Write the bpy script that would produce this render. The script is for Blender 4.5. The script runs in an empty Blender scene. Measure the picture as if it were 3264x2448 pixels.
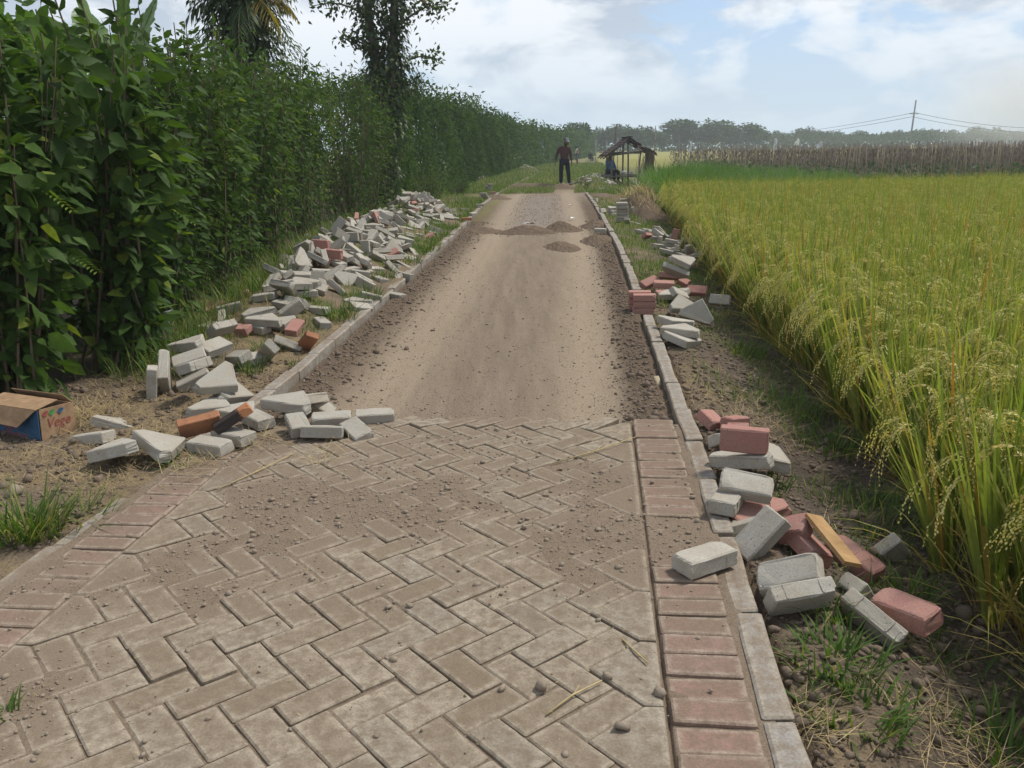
import bpy, bmesh, math, random
import numpy as np
from mathutils import Vector, Matrix, Quaternion
R = math.radians
random.seed(11); RNG = np.random.default_rng(11)
SC = bpy.context.scene; COL = SC.collection
# ------------------------------------------------------------------ camera
HC = 1.42
cam = bpy.data.objects.new('camera', bpy.data.cameras.new('camera')); COL.objects.link(cam)
cam.data.sensor_width = 36; cam.data.lens = 30.17; cam.data.clip_start = .05; cam.data.clip_end = 3000
pit, rol = R(15.27), R(0.9)
fw = Vector((0, math.cos(pit), -math.sin(pit))); r0 = Vector((1, 0, 0)); u0 = r0.cross(fw)
rt = r0*math.cos(rol) - u0*math.sin(rol); up = r0*math.sin(rol) + u0*math.cos(rol)
cam.matrix_world = Matrix(((rt.x, up.x, -fw.x, 0), (rt.y, up.y, -fw.y, 0), (rt.z, up.z, -fw.z, HC), (0, 0, 0, 1)))
SC.camera = cam
# ------------------------------------------------------------------ world, sun, exposure
SUN_EL, SUN_AZ = R(56), R(62)          # azimuth clockwise from +Y (ahead, to the right)
world = bpy.data.worlds.new('World'); SC.world = world; world.use_nodes = True
SC.view_settings.view_transform = 'Standard'; SC.view_settings.look = 'None'
SC.view_settings.exposure = 0.64; SC.view_settings.gamma = 1.0
SC.cycles.volume_bounces = 1; SC.cycles.max_bounces = 6; SC.cycles.diffuse_bounces = 3
SC.cycles.transparent_max_bounces = 8; SC.cycles.use_denoising = True

class NT:
    """small helper to wire shader nodes"""
    def __init__(s, tree): s.t = tree; tree.nodes.clear()
    def n(s, typ, inp=None, **kw):
        nd = s.t.nodes.new(typ)
        for k, v in kw.items(): setattr(nd, k, v)
        for k, v in (inp or {}).items():
            sock = nd.inputs[k]
            if isinstance(v, bpy.types.NodeSocket): s.t.links.new(v, sock)
            else: sock.default_value = v
        return nd
    def math(s, op, a, b=0.0, c=None, clamp=False):
        d = {0: a, 1: b}
        if c is not None: d[2] = c
        nd = s.n('ShaderNodeMath', d, operation=op); nd.use_clamp = clamp
        return nd.outputs[0]
    def mix(s, f, a, b, blend='MIX'):
        nd = s.n('ShaderNodeMix', None, data_type='RGBA', blend_type=blend)
        for k, v in ((0, f), (6, a), (7, b)):
            if isinstance(v, bpy.types.NodeSocket): s.t.links.new(v, nd.inputs[k])
            else: nd.inputs[k].default_value = v if k == 0 else (tuple(v) + (1,))[:4]
        return nd.outputs[2]
    def ramp(s, f, stops, interp='LINEAR'):
        nd = s.n('ShaderNodeValToRGB', {0: f}); cr = nd.color_ramp; cr.interpolation = interp
        while len(cr.elements) < len(stops): cr.elements.new(.5)
        for e, (p, c) in zip(cr.elements, stops):
            e.position = p; e.color = (c, c, c, 1) if isinstance(c, (int, float)) else tuple(c) + (1,)
        return nd.outputs[0]
    def noise(s, vec, scale, detail=4, rough=.55, dist=0.0):
        return s.n('ShaderNodeTexNoise', {'Vector': vec, 'Scale': scale, 'Detail': detail, 'Roughness': rough, 'Distortion': dist}).outputs['Fac']

w = NT(world.node_tree)
sky = w.n('ShaderNodeTexSky', sky_type='NISHITA'); sky.sun_disc = False
sky.sun_elevation = SUN_EL; sky.sun_rotation = SUN_AZ; sky.air_density = 1.0; sky.dust_density = 2.0; sky.ozone_density = 1.0
tc = w.n('ShaderNodeTexCoord').outputs['Generated']
sep = w.n('ShaderNodeSeparateXYZ', {0: tc})
zc = w.math('MAXIMUM', sep.outputs[2], 0.0)
plo = w.n('ShaderNodeVectorMath', {0: w.n('ShaderNodeVectorMath', {0: tc, 1: (1.0, 1.0, 2.3)}, operation='MULTIPLY').outputs[0], 1: (3.1, 1.7, .37)}, operation='ADD').outputs[0]
big = w.noise(plo, 3.0, 3, .5, .2); fine = w.noise(plo, 8.5, 8, .58, .25)
dens = w.math('ADD', w.math('MULTIPLY', big, .52), w.math('MULTIPLY', fine, .48))
az = w.math('ARCTAN2', sep.outputs[0], sep.outputs[1])            # 0 ahead, + right
leftb = w.ramp(w.math('ADD', w.math('MULTIPLY', az, .8), .5), [(.2, .10), (.60, .065), (.68, .0), (.74, .015), (.95, .02)])
gap = w.math('MULTIPLY', w.ramp(w.math('ABSOLUTE', w.math('SUBTRACT', az, .27)), [(0, 1), (.10, 0)]), w.ramp(zc, [(.13, 0), (.26, 1)]))
dens = w.math('SUBTRACT', w.math('ADD', dens, leftb), w.math('MULTIPLY', gap, .09))
mask = w.ramp(dens, [(.465, 0.0), (.50, .65), (.54, 1.0)])
shade = w.noise(w.n('ShaderNodeVectorMath', {0: plo, 1: (.02, .0, .07)}, operation='ADD').outputs[0], 5.5, 6, .56, .3)
ccol = w.mix(w.ramp(shade, [(.43, 0.0), (.54, 1.0)]), (3.3, 3.65, 4.25), (7.0, 7.0, 7.0))
hz = w.ramp(zc, [(0.0, 1.0), (.05, .75), (.13, .32), (.3, .0)])
base = w.mix(.6, sky.outputs[0], (2.2, 3.7, 6.1))
skyc = w.mix(w.math('MULTIPLY', mask, .92), base, ccol)
skyc = w.mix(hz, skyc, (4.1, 4.95, 5.75))
skyc = w.mix(w.ramp(zc, [(.36, 0), (.8, .62)]), skyc, (1.6, 2.2, 3.2))
bg = w.n('ShaderNodeBackground', {'Color': skyc, 'Strength': .1})
w.n('ShaderNodeOutputWorld', {0: bg.outputs[0]})
sun = bpy.data.objects.new('sun', bpy.data.lights.new('sun', 'SUN')); COL.objects.link(sun)
sun.data.energy = 2.5; sun.data.angle = R(9); sun.data.color = (1, .95, .87)
sd = Vector((math.sin(SUN_AZ)*math.cos(SUN_EL), math.cos(SUN_AZ)*math.cos(SUN_EL), math.sin(SUN_EL)))
sun.rotation_euler = sd.to_track_quat('Z', 'Y').to_euler()

# ------------------------------------------------------------------ object helpers
def tag(o, label=None, cat=None, group=None, kind=None):
    if label: o['label'] = label
    if cat: o['category'] = cat
    if group: o['group'] = group
    if kind: o['kind'] = kind
    return o
def link(name, me, mats=None, parent=None):
    o = bpy.data.objects.new(name, me); COL.objects.link(o)
    if mats is not None and not me.materials:
        for m in (mats if isinstance(mats, (list, tuple)) else [mats]): me.materials.append(m)
    if parent: o.parent = parent
    return o
def thing(name, label, cat, loc=(0, 0, 0), rz=0, group=None):
    o = bpy.data.objects.new(name, None); COL.objects.link(o); o.empty_display_size = .1
    o.location = loc; o.rotation_euler = (0, 0, rz)
    return tag(o, label, cat, group)
def mesh(name, v, f, smooth=False, attrs=None):
    """v (N,3); f list of index arrays (k x n, each array one polygon size) or list of tuples"""
    me = bpy.data.meshes.new(name); v = np.asarray(v, dtype=np.float32).reshape(-1, 3)
    if isinstance(f, np.ndarray): f = [f]
    if not len(f) or not isinstance(f[0], np.ndarray): me.from_pydata(v.tolist(), [], f)
    else:
        tot = np.concatenate([np.full(len(a), a.shape[1]) for a in f if len(a)])
        li = np.concatenate([a.ravel() for a in f if len(a)]).astype(np.int32)
        st = np.concatenate([[0], np.cumsum(tot)[:-1]]).astype(np.int32)
        me.vertices.add(len(v)); me.vertices.foreach_set('co', v.ravel())
        me.loops.add(len(li)); me.loops.foreach_set('vertex_index', li)
        me.polygons.add(len(tot)); me.polygons.foreach_set('loop_start', st); me.polygons.foreach_set('loop_total', tot.astype(np.int32))
        me.update(calc_edges=True)
    for k, a in (attrs or {}).items():
        a = np.asarray(a, dtype=np.float32); 
        at = me.attributes.new(k, 'FLOAT_VECTOR' if a.ndim == 2 else 'FLOAT', 'POINT'); at.data.foreach_set('vector' if a.ndim == 2 else 'value', a.ravel())
    if smooth: me.polygons.foreach_set('use_smooth', np.ones(len(me.polygons), dtype=bool))
    me.update(); return me
class Acc:
    """collects numpy pieces into one mesh"""
    def __init__(s): s.v = []; s.f = {}; s.n = 0; s.r = []
    def add(s, v, fs, r=None):
        v = np.asarray(v, float).reshape(-1, 3); s.v.append(v)
        for f in fs:
            f = np.asarray(f)
            if len(f): s.f.setdefault(f.shape[1], []).append(f + s.n)
        s.n += len(v); s.r.append(np.zeros(len(v)) if r is None else np.broadcast_to(np.asarray(r, float), (len(v),)) if np.ndim(r) == 0 else np.asarray(r, float))
    def mesh(s, name, smooth=False):
        return mesh(name, np.concatenate(s.v), [np.concatenate(a) for a in s.f.values()], smooth, {'rnd': np.concatenate(s.r)})
def box(acc, c, s, M=None, r=0.0):
    c = np.asarray(c, float); s = np.asarray(s, float)/2
    v = np.array([(x, y, z) for z in (-1, 1) for y in (-1, 1) for x in (-1, 1)])*s
    if M is not None: v = v @ np.asarray(M).T
    acc.add(v + c, [np.array([(0, 2, 3, 1), (4, 5, 7, 6), (0, 1, 5, 4), (2, 6, 7, 3), (0, 4, 6, 2), (1, 3, 7, 5)])], r)
def tube(acc, pts, rad, seg=6, r=0.0, cap=True):
    pts = np.asarray(pts, float); n = len(pts); rad = np.broadcast_to(np.asarray(rad, float), (n,))
    T = np.gradient(pts, axis=0); T /= np.linalg.norm(T, axis=1)[:, None] + 1e-9
    ref = np.array([1, 0, 0]) if abs(T[0][0]) < .8 else np.array([0, 1, 0.])
    A = np.cross(T, ref); A /= np.linalg.norm(A, axis=1)[:, None] + 1e-9; B = np.cross(T, A)
    an = np.arange(seg)*2*math.pi/seg
    v = pts[:, None] + rad[:, None, None]*(A[:, None]*np.cos(an)[None, :, None] + B[:, None]*np.sin(an)[None, :, None])
    i = np.arange(n-1)[:, None]*seg; j = np.arange(seg)[None]; k = (j+1) % seg
    q = np.stack([i+j, i+k, i+seg+k, i+seg+j], -1).reshape(-1, 4)
    fs = [q]
    if cap: fs.append(np.array([np.arange(seg)[::-1], (n-1)*seg + np.arange(seg)]))
    acc.add(v.reshape(-1, 3), fs, r)
def hash2(i, j, s): 
    h = (i.astype(np.int64)*374761393 + j.astype(np.int64)*668265263 + s*1442695041) & 0xffffffff
    h = ((h ^ (h >> 13))*1274126177) & 0xffffffff
    return ((h ^ (h >> 16)) & 0xffff)/65535.0
def vnoise(x, y, s=0):
    i = np.floor(x); j = np.floor(y); a = x-i; b = y-j; a = a*a*(3-2*a); b = b*b*(3-2*b)
    return (hash2(i, j, s)*(1-a)+hash2(i+1, j, s)*a)*(1-b) + (hash2(i, j+1, s)*(1-a)+hash2(i+1, j+1, s)*a)*b
def fbm(x, y, o=4, s=0):
    x = np.asarray(x, float); y = np.asarray(y, float); t = 0; a = .5
    for k in range(o): t = t + a*vnoise(x, y, s+k*17); x = x*2.03+11.3; y = y*2.03-7.1; a *= .5
    return t/(1-.5**o)

# ------------------------------------------------------------------ materials
def mat(name, build):
    m = bpy.data.materials.new(name); m.use_nodes = True; nt = NT(m.node_tree)
    sh, disp = build(nt)
    o = nt.n('ShaderNodeOutputMaterial', {0: sh})
    return m
def bsdf(nt, col, rough=.9, bump=None, bs=.4, bd=.01, spec=.2, metal=0.0):
    d = {'Base Color': col if isinstance(col, bpy.types.NodeSocket) else tuple(col)+(1,), 'Roughness': rough, 'Specular IOR Level': spec, 'Metallic': metal}
    if bump is not None: d['Normal'] = nt.n('ShaderNodeBump', {'Height': bump, 'Strength': bs, 'Distance': bd}).outputs[0]
    return nt.n('ShaderNodeBsdfPrincipled', d).outputs[0]
def pos(nt): return nt.n('ShaderNodeNewGeometry').outputs['Position']
def obc(nt): return nt.n('ShaderNodeTexCoord').outputs['Object']
def att(nt, k): return nt.n('ShaderNodeAttribute', attribute_name=k).outputs['Fac']
def orand(nt): return nt.n('ShaderNodeObjectInfo').outputs['Random']

def block_mat(name, c0, c1, dirt):
    def b(nt):
        o = obc(nt); rn = orand(nt)
        ov = nt.n('ShaderNodeVectorMath', {0: o, 1: nt.n('ShaderNodeCombineXYZ', {0: nt.math('MULTIPLY', rn, 37.0), 1: nt.math('MULTIPLY', rn, 91.0), 2: 0.0}).outputs[0]}, operation='ADD').outputs[0]
        big = nt.noise(ov, 9, 4, .6); fine = nt.noise(ov, 150, 3, .7); pit = nt.noise(ov, 70, 2, .5)
        c = nt.mix(nt.ramp(rn, [(0, 0), (1, 1)]), c0, c1)
        c = nt.mix(nt.ramp(big, [(.42, 0), (.66, .55)]), c, dirt)
        c = nt.mix(nt.ramp(fine, [(.35, .45), (.6, 0)]), c, tuple(x*.5 for x in c0))
        c = nt.mix(nt.ramp(pit, [(.26, .6), (.33, 0)]), c, tuple(x*.25 for x in c0))
        h = nt.math('ADD', nt.math('MULTIPLY', fine, .6), nt.math('MULTIPLY', nt.ramp(pit, [(.25, 0), (.36, 1)]), .8))
        return bsdf(nt, c, .95, h, .5, .004, .1), None
    return mat(name, b)
M_GREY = block_mat('grey_concrete', (.465, .43, .365), (.35, .325, .275), (.33, .28, .21))
M_RED = block_mat('red_concrete', (.45, .235, .195), (.37, .19, .155), (.36, .24, .19))
M_CLAY = block_mat('fired_clay', (.43, .20, .10), (.38, .18, .1), (.22, .12, .08))
def char_b(nt):
    o = obc(nt); x = nt.n('ShaderNodeSeparateXYZ', {0: o}).outputs[0]; n = nt.noise(o, 60, 4, .6)
    e = nt.math('ADD', nt.math('MULTIPLY', x, 9.0), nt.math('MULTIPLY', nt.math('SUBTRACT', n, .5), .5))
    return bsdf(nt, nt.mix(nt.ramp(e, [(.30, 0), (.42, 1)]), (.045, .036, .032), nt.mix(n, (.36, .15, .07), (.46, .22, .11))), .95, n, .5, .004, .1), None
M_CHAR = mat('charred_clay', char_b)
M_CLAYD = block_mat('smoked_clay', (.085, .065, .055), (.10, .075, .06), (.14, .09, .06))
def dustf(nt, p):
    """shared dirt-on-paving mask from world position"""
    return nt.noise(p, 3.2, 5, .6)
def pave_mat(name, ca, cb, dirt, lo, hi):
    def b(nt):
        p = pos(nt); rn = att(nt, 'rnd'); edge = att(nt, 'edge')
        fine = nt.noise(p, 140, 3, .7); mid = nt.noise(p, 26, 5, .65); d = dustf(nt, p)
        c = nt.mix(rn, ca, cb)
        c = nt.mix(nt.ramp(nt.math('FRACT', nt.math('MULTIPLY', rn, 7.3)), [(.74, 0), (.9, .4)]), c, tuple(x*f for x, f in zip(ca, (.92, 1.02, 1.16))))
        c = nt.mix(nt.ramp(mid, [(.40, .0), (.60, .75)]), c, dirt)
        dd = nt.math('ADD', att(nt, 'dust'), nt.math('MULTIPLY', nt.math('SUBTRACT', nt.noise(p, 7, 5, .65), .5), .5))
        c = nt.mix(nt.math('MULTIPLY', nt.ramp(dd, [(.40, 0), (.62, 1)]), .93 if ca[1] > .2 else .62), c, DUSTC)
        c = nt.mix(nt.math('MULTIPLY', nt.ramp(d, [(lo, 0), (hi, 1)]), .5), c, dirt)
        c = nt.mix(nt.math('MULTIPLY', edge, nt.ramp(mid, [(.35, .75), (.6, .15)])), c, (.40, .345, .265))
        c = nt.mix(nt.ramp(fine, [(.36, .35), (.58, 0)]), c, (.10, .075, .05))
        return bsdf(nt, c, .95, nt.math('ADD', fine, mid), .45, .003, .1), None
    return mat(name, b)
DIRT = (.20, .15, .107); DUSTC = (.205, .155, .112)
M_PAVE = pave_mat('laid_grey_paver', (.35, .295, .222), (.225, .176, .122), (.182, .138, .097), .42, .64)
M_PAVER = pave_mat('laid_red_paver', (.285, .18, .142), (.225, .155, .118), (.19, .138, .10), .40, .60)
M_KERB = pave_mat('kerb_concrete', (.38, .365, .33), (.32, .30, .265), (.215, .165, .118), .42, .6)
def soil(name, c0, c1, c2, sc=1.0, bump=.8):
    def b(nt):
        p = pos(nt); big = nt.noise(p, 1.3*sc, 4, .6); mid = nt.noise(p, 14*sc, 5, .65); fine = nt.noise(p, 90*sc, 4, .7)
        c = nt.mix(nt.ramp(big, [(.35, 0), (.65, 1)]), c0, c1)
        c = nt.mix(nt.ramp(mid, [(.42, 0), (.68, .8)]), c, c2)
        c = nt.mix(nt.ramp(fine, [(.33, .55), (.55, 0)]), c, tuple(x*.4 for x in c0))
        return bsdf(nt, c, .97, nt.math('ADD', nt.math('MULTIPLY', mid, 1.2), fine), bump, .012, .08), None
    return mat(name, b)
M_DUST = soil('dust', (.19, .142, .10), (.215, .163, .117), (.24, .185, .135), 1.4, .5)
M_MOUND = soil('loose_soil', (.135, .098, .067), (.165, .12, .083), (.2, .148, .105), 1.5)
M_STONE = soil('pebble', (.25, .195, .145), (.29, .235, .18), (.34, .285, .22), 6, .06)
M_CLOD = soil('clod', (.15, .115, .085), (.19, .145, .108), (.225, .175, .13), 4, .15)
def road_b(nt):
    p = pos(nt); tr = att(nt, 'track'); dk = att(nt, 'edge'); gr = att(nt, 'grit'); gs = att(nt, 'green')
    st = nt.n('ShaderNodeVectorMath', {0: p, 1: (6.0, .45, 1)}, operation='MULTIPLY').outputs[0]
    streak = nt.noise(st, 1.6, 5, .6); mid = nt.noise(p, 9, 5, .65); fine = nt.noise(p, 70, 4, .7)
    c = nt.mix(nt.ramp(streak, [(.35, 0), (.65, 1)]), (.19, .147, .106), (.242, .189, .139))
    t = nt.math('ADD', tr, nt.math('MULTIPLY', nt.math('SUBTRACT', mid, .5), .7), clamp=True)
    c = nt.mix(nt.math('MULTIPLY', t, .8), c, (.33, .262, .184))
    c = nt.mix(nt.math('MULTIPLY', gr, nt.ramp(mid, [(.3, 1), (.7, .5)])), c, (.235, .2, .17))
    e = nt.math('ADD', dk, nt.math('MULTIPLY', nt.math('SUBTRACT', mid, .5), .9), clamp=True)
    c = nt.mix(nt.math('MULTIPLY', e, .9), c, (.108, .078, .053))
    c = nt.mix(gs, c, nt.mix(mid, (.13, .14, .04), (.2, .18, .07)))
    c = nt.mix(nt.ramp(fine, [(.36, .45), (.5, 0)]), c, (.11, .08, .055))
    c = nt.mix(nt.ramp(nt.noise(p, 210, 2, .6), [(.62, 0), (.75, .5)]), c, (.5, .42, .31))
    return bsdf(nt, c, .97, nt.math('ADD', nt.math('MULTIPLY', mid, 1.0), fine), .8, .012, .06), None
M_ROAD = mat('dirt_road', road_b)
def ground_b(nt):
    p = pos(nt); g = att(nt, 'green'); dk = att(nt, 'dark'); st = att(nt, 'straw'); fd = att(nt, 'field')
    big = nt.noise(p, 1.1, 4, .6); mid = nt.noise(p, 11, 5, .65); fine = nt.noise(p, 80, 4, .7)
    c = nt.mix(nt.ramp(big, [(.35, 0), (.65, 1)]), (.165, .125, .088), (.205, .155, .11))
    c = nt.mix(nt.math('MULTIPLY', st, nt.ramp(mid, [(.38, .1), (.62, .9)])), c, (.30, .225, .125))
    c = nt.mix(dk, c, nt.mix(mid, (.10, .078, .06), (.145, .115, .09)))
    c = nt.mix(nt.math('MULTIPLY', g, nt.ramp(mid, [(.3, .5), (.6, 1)])), c, nt.mix(big, (.075, .105, .028), (.15, .155, .05)))
    c = nt.mix(fd, c, nt.mix(big, (.19, .19, .06), (.26, .235, .085)))
    c = nt.mix(nt.ramp(fine, [(.35, .6), (.55, 0)]), c, (.05, .038, .028))
    return bsdf(nt, c, .97, nt.math('ADD', nt.math('MULTIPLY', mid, 1.3), fine), .9, .015, .06), None
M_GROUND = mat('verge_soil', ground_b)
def leaf_mat(name, stops, trans=.35, rough=.45, spec=.35, rnd='rnd', wear=(.16, .13, .03)):
    def b(nt):
        r = att(nt, rnd) if rnd != 'obj' else orand(nt)
        c = nt.ramp(r, stops); p = pos(nt)
        n = nt.noise(p, 30, 3, .6)
        c = nt.mix(nt.ramp(n, [(.35, .35), (.65, 0)]), c, tuple(x*.55 for x in stops[0][1]))
        a = nt.n('ShaderNodeBsdfPrincipled', {'Base Color': c, 'Roughness': rough, 'Specular IOR Level': spec}).outputs[0]
        t = nt.n('ShaderNodeBsdfTranslucent', {0: nt.mix(1.0, c, (1.15, 1.25, .45), 'MULTIPLY')}).outputs[0]
        return nt.n('ShaderNodeMixShader', {0: trans, 1: a, 2: t}).outputs[0], None
    return mat(name, b)
M_HEDGE = leaf_mat('hedge_leaf', [(0, (.038, .072, .016)), (.45, (.064, .121, .025)), (.78, (.10, .175, .036)), (.93, (.18, .25, .042)), (.985, (.38, .36, .045)), (1, (.42, .33, .04))], .4, .6, .14)
M_HEDGEB = leaf_mat('light_hedge_leaf', [(0, (.045, .08, .018)), (.5, (.075, .13, .027)), (.9, (.135, .20, .04)), (1, (.28, .28, .06))], .4, .6, .12)
M_HEDGE2 = leaf_mat('far_hedge_leaf', [(0, (.030, .058, .016)), (.5, (.058, .11, .026)), (.9, (.10, .165, .038)), (1, (.15, .2, .045))], .35, .7, .06)
M_TREE = leaf_mat('tree_leaf', [(0, (.028, .06, .018)), (.5, (.042, .09, .026)), (1, (.07, .13, .036))], .2, .7, .1)
M_VINE = leaf_mat('vine_leaf', [(0, (.03, .055, .015)), (.55, (.05, .09, .022)), (.85, (.10, .14, .03)), (.95, (.26, .22, .04)), (1, (.2, .07, .03))])
M_BANANA = leaf_mat('banana_leaf', [(0, (.11, .20, .065)), (1, (.15, .25, .08))], .4, .4, .35)
M_PALM = leaf_mat('palm_leaf', [(0, (.035, .065, .02)), (.7, (.06, .1, .025)), (.86, (.2, .2, .04)), (1, (.42, .27, .05))])
M_GRASS = leaf_mat('grass_blade', [(0, (.06, .115, .022)), (.6, (.11, .19, .035)), (.85, (.2, .24, .06)), (1, (.4, .32, .15))], .35, .6, .15)
M_LUSH = leaf_mat('lush_grass', [(0, (.065, .135, .022)), (.7, (.115, .215, .035)), (1, (.22, .30, .07))], .4, .5, .2)
M_STRAW = leaf_mat('straw', [(0, (.30, .22, .11)), (.6, (.42, .32, .16)), (1, (.58, .47, .25))], .15, .7, .1)
M_RICE = leaf_mat('rice_leaf', [(0, (.14, .20, .042)), (.5, (.275, .32, .075)), (.8, (.43, .405, .115)), (.93, (.53, .41, .11)), (1, (.42, .2, .05))], .42, .5, .25)
M_GRAIN = leaf_mat('rice_grain', [(0, (.58, .54, .20)), (.6, (.70, .60, .25)), (1, (.62, .46, .18))], .25, .6, .2)
M_BEAN = leaf_mat('bean_leaf', [(0, (.04, .075, .03)), (1, (.075, .12, .04))], .25, .6, .15)
def wood(name, c0, c1, s=1.0):
    def b(nt):
        o = obc(nt); st = nt.n('ShaderNodeVectorMath', {0: o, 1: (18*s, 18*s, 2.5*s)}, operation='MULTIPLY').outputs[0]
        n = nt.noise(st, 1.5, 5, .65, .6); c = nt.mix(nt.ramp(n, [(.3, 0), (.7, 1)]), c0, c1)
        return bsdf(nt, c, .85, n, .5, .01, .15), None
    return mat(name, b)
M_BARK = wood('bark', (.085, .065, .05), (.16, .125, .095)); M_STEM = wood('stem', (.10, .08, .05), (.19, .15, .10))
M_TIMBER = wood('old_timber', (.12, .105, .09), (.24, .21, .18)); M_BAMBOO = wood('dry_bamboo', (.30, .24, .15), (.42, .35, .23))
M_BAMBOO2 = wood('weathered_bamboo', (.165, .13, .11), (.29, .23, .18)); M_PLANK = wood('tan_plank', (.29, .17, .075), (.42, .265, .125), .5)
M_THATCH = wood('dry_thatch', (.11, .08, .055), (.22, .165, .11)); M_POLE = wood('grey_pole', (.22, .22, .22), (.32, .32, .32))
def flat(name, c, rough=.8, spec=.2, nz=.0):
    def b(nt):
        n = nt.noise(obc(nt), 22, 4, .6)
        return bsdf(nt, nt.mix(nt.ramp(n, [(.3, 0), (.7, 1)]), tuple(x*(1-nz) for x in c), tuple(min(1, x*(1+nz)) for x in c)), rough, n, .2, .005, spec), None
    return mat(name, b)
M_CARD = flat('cardboard', (.30, .195, .115), .9, .1, .22); M_CARDIN = flat('cardboard_inside', (.32, .21, .12), .9, .1, .1)
M_BLUE = flat('blue_print', (.03, .085, .16), .7, .3, .2); M_REDP = flat('red_print', (.26, .075, .06), .7, .2, .1); M_GREENP = flat('green_print', (.05, .22, .06), .7, .2, .1)
M_SKIN = flat('brown_skin', (.15, .075, .045), .6, .3, .08); M_MAROON = flat('maroon_shirt', (.085, .042, .042), .9, .1, .2)
M_NAVY = flat('dark_trousers', (.014, .016, .025), .9, .1, .2); M_CAP = flat('grey_cap', (.17, .19, .19), .9, .1, .2)
M_CREAM = flat('cream_shirt', (.55, .5, .43), .9, .1, .1); M_GREYP = flat('grey_shorts', (.11, .13, .16), .9, .1, .2); M_BLUESH = flat('blue_shirt', (.06, .18, .36), .9, .1, .15)
M_WHITE = flat('white_plastic', (.72, .74, .74), .6, .3, .06); M_TILE = flat('roof_tile', (.065, .048, .044), .9, .1, .35); M_METAL = flat('wire', (.07, .07, .075), .5, .3)
M_HAIR = flat('black_hair', (.012, .011, .01), .6, .3)
def water_b(nt):
    n = nt.noise(pos(nt), 6, 3, .5)
    return bsdf(nt, (.055, .05, .035), .06, n, .06, .01, .6), None
M_WATER = mat('water', water_b)
HAZE = .0009
# ------------------------------------------------------------------ terrain functions
KLY=[0,3.3,5.17,9.12,16.8,24,30.7,53.6,90,150,400]; KLX=[-2.02,-1.66,-1.46,-1.25,-.9,-.68,-.3,1.72,5,11,36]
KRY=[0,1.72,3.42,5.1,7.39,9.35,13.1,17.9,23.3,28.8,34,53.6,90,150,400]; KRX=[.43,.6,.79,.94,1.14,1.3,1.6,1.9,2.22,2.5,2.95,4.4,7.7,13.7,39]
REY=[0,2.6,3.76,5.74,10.5,20,32,60,400]; REX=[1.2,1.64,1.86,2.08,2.62,3.75,5.1,9.0,60]
MOUNDS0=[(-1.98,7.75,.42,.75,.10),(-1.9,10.6,.55,1.5,.17),(-1.95,13.8,.6,1.6,.2),(-1.85,17.2,.6,2.0,.26)]
MOUNDS=[(-2.12,7.75,.46,.8,.2),(-2.1,10.7,.6,1.9,.33),(-2.12,14.2,.7,1.9,.36),(-2.05,18.8,.7,2.2,.40),(3.35,34.6,.8,1.6,.4),(4.0,40,.8,1.2,.3),(1.2,58,.7,3,.3),(-1.95,42.5,.9,1.2,.2)]
def sst(a,b,x):
    t=np.clip((x-a)/(b-a),0,1); return t*t*(3-2*t)
def gz(x,y):
    x=np.asarray(x,float);y=np.asarray(y,float)
    kl=np.interp(y,KLY,KLX);kr=np.interp(y,KRY,KRX);re=np.interp(y,REY,REX)
    road=-.07+.035*sst(18,30,y)
    left=-.025+.03*sst(.1,1.2,kl-x)
    dr=x-(kr+.1)
    f=np.clip(dr/np.maximum(re-kr-.1,.2),0,3)
    right=-.045-.21*sst(.12,.95,f)
    z=np.where(x<kl,left,np.where(x>kr+.1,right,road))
    for mx,my,sx,sy,h in MOUNDS:
        z=z+h*np.exp(-(((x-mx)/sx)**2+((y-my)/sy)**2))
    return z

NV = np.array([.9951, -.0993]); TV = np.array([.0993, .9951])
def ns(n, s): return n*NV[0]+s*TV[0], n*NV[1]+s*TV[1]
def to_ns(x, y): return x*NV[0]+y*NV[1], x*TV[0]+y*TV[1]
S_END = 4.42
def dirtmap(x, y):
    n, s = to_ns(x, y)
    b = .20*np.exp(-((s-3.25)/.55)**2)*np.exp(-((n+.75)/1.1)**2) + .05*np.exp(-((n-.37)/.09)**2)*sst(2.0, 2.8, s)*(1-sst(3.5, 4.2, s)*.8)-.2*np.exp(-((n-.30)/.11)**4)
    b = b + (.12*np.exp(-((n+1.62)/.28)**2)-.06*np.exp(-((n+1.85)/.10)**2))*(1-sst(2.5, 3.0, s)) + .1*np.exp(-((n+1.2)/.3)**2)*(1-sst(2.4, 2.9, s)) - .16*(1-sst(2.0, 2.6, s))*sst(-1.5, -1.1, n) - .13*sst(3.75, 4.2, s)
    return fbm(x*2.1+3, y*2.1, 4, 5) + b + .012
def film_h(x, y):
    return -.0074 + .0100*sst(.40, .80, dirtmap(x, y)) + .005*(fbm(x*22, y*22, 3, 9)-.5)
def surf(x, y):
    """height of whatever lies on top at x, y (scalar or array)"""
    x = np.asarray(x, float); y = np.asarray(y, float); n, s = to_ns(x, y)
    z = gz(x, y) + rough(x, y)
    pav = (n > -1.96) & (n < .44) & (s < S_END)
    return np.where(pav, np.maximum(film_h(x, y), 0.0), z)
def rough(x, y):
    kl = np.interp(y, KLY, KLX); kr = np.interp(y, KRY, KRX)
    inside = (x > kl) & (x < kr+.1)
    r = .035*(fbm(x*3.1, y*3.1, 4, 2)-.5) + .022*(fbm(x*14, y*14, 3, 3)-.5)
    rr = r + np.where(x > kr+.1, .03*(fbm(x*9, y*9, 3, 8)-.5), 0)
    return np.where(inside, 0, rr*np.where(np.abs(y) > 40, .4, 1))
def gx(a, b, st): return np.arange(a, b, st)
def grow(a, b, st, k):
    o = []; x = a
    while x < b: o.append(x); st *= k; x += st
    return np.array(o)
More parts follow.
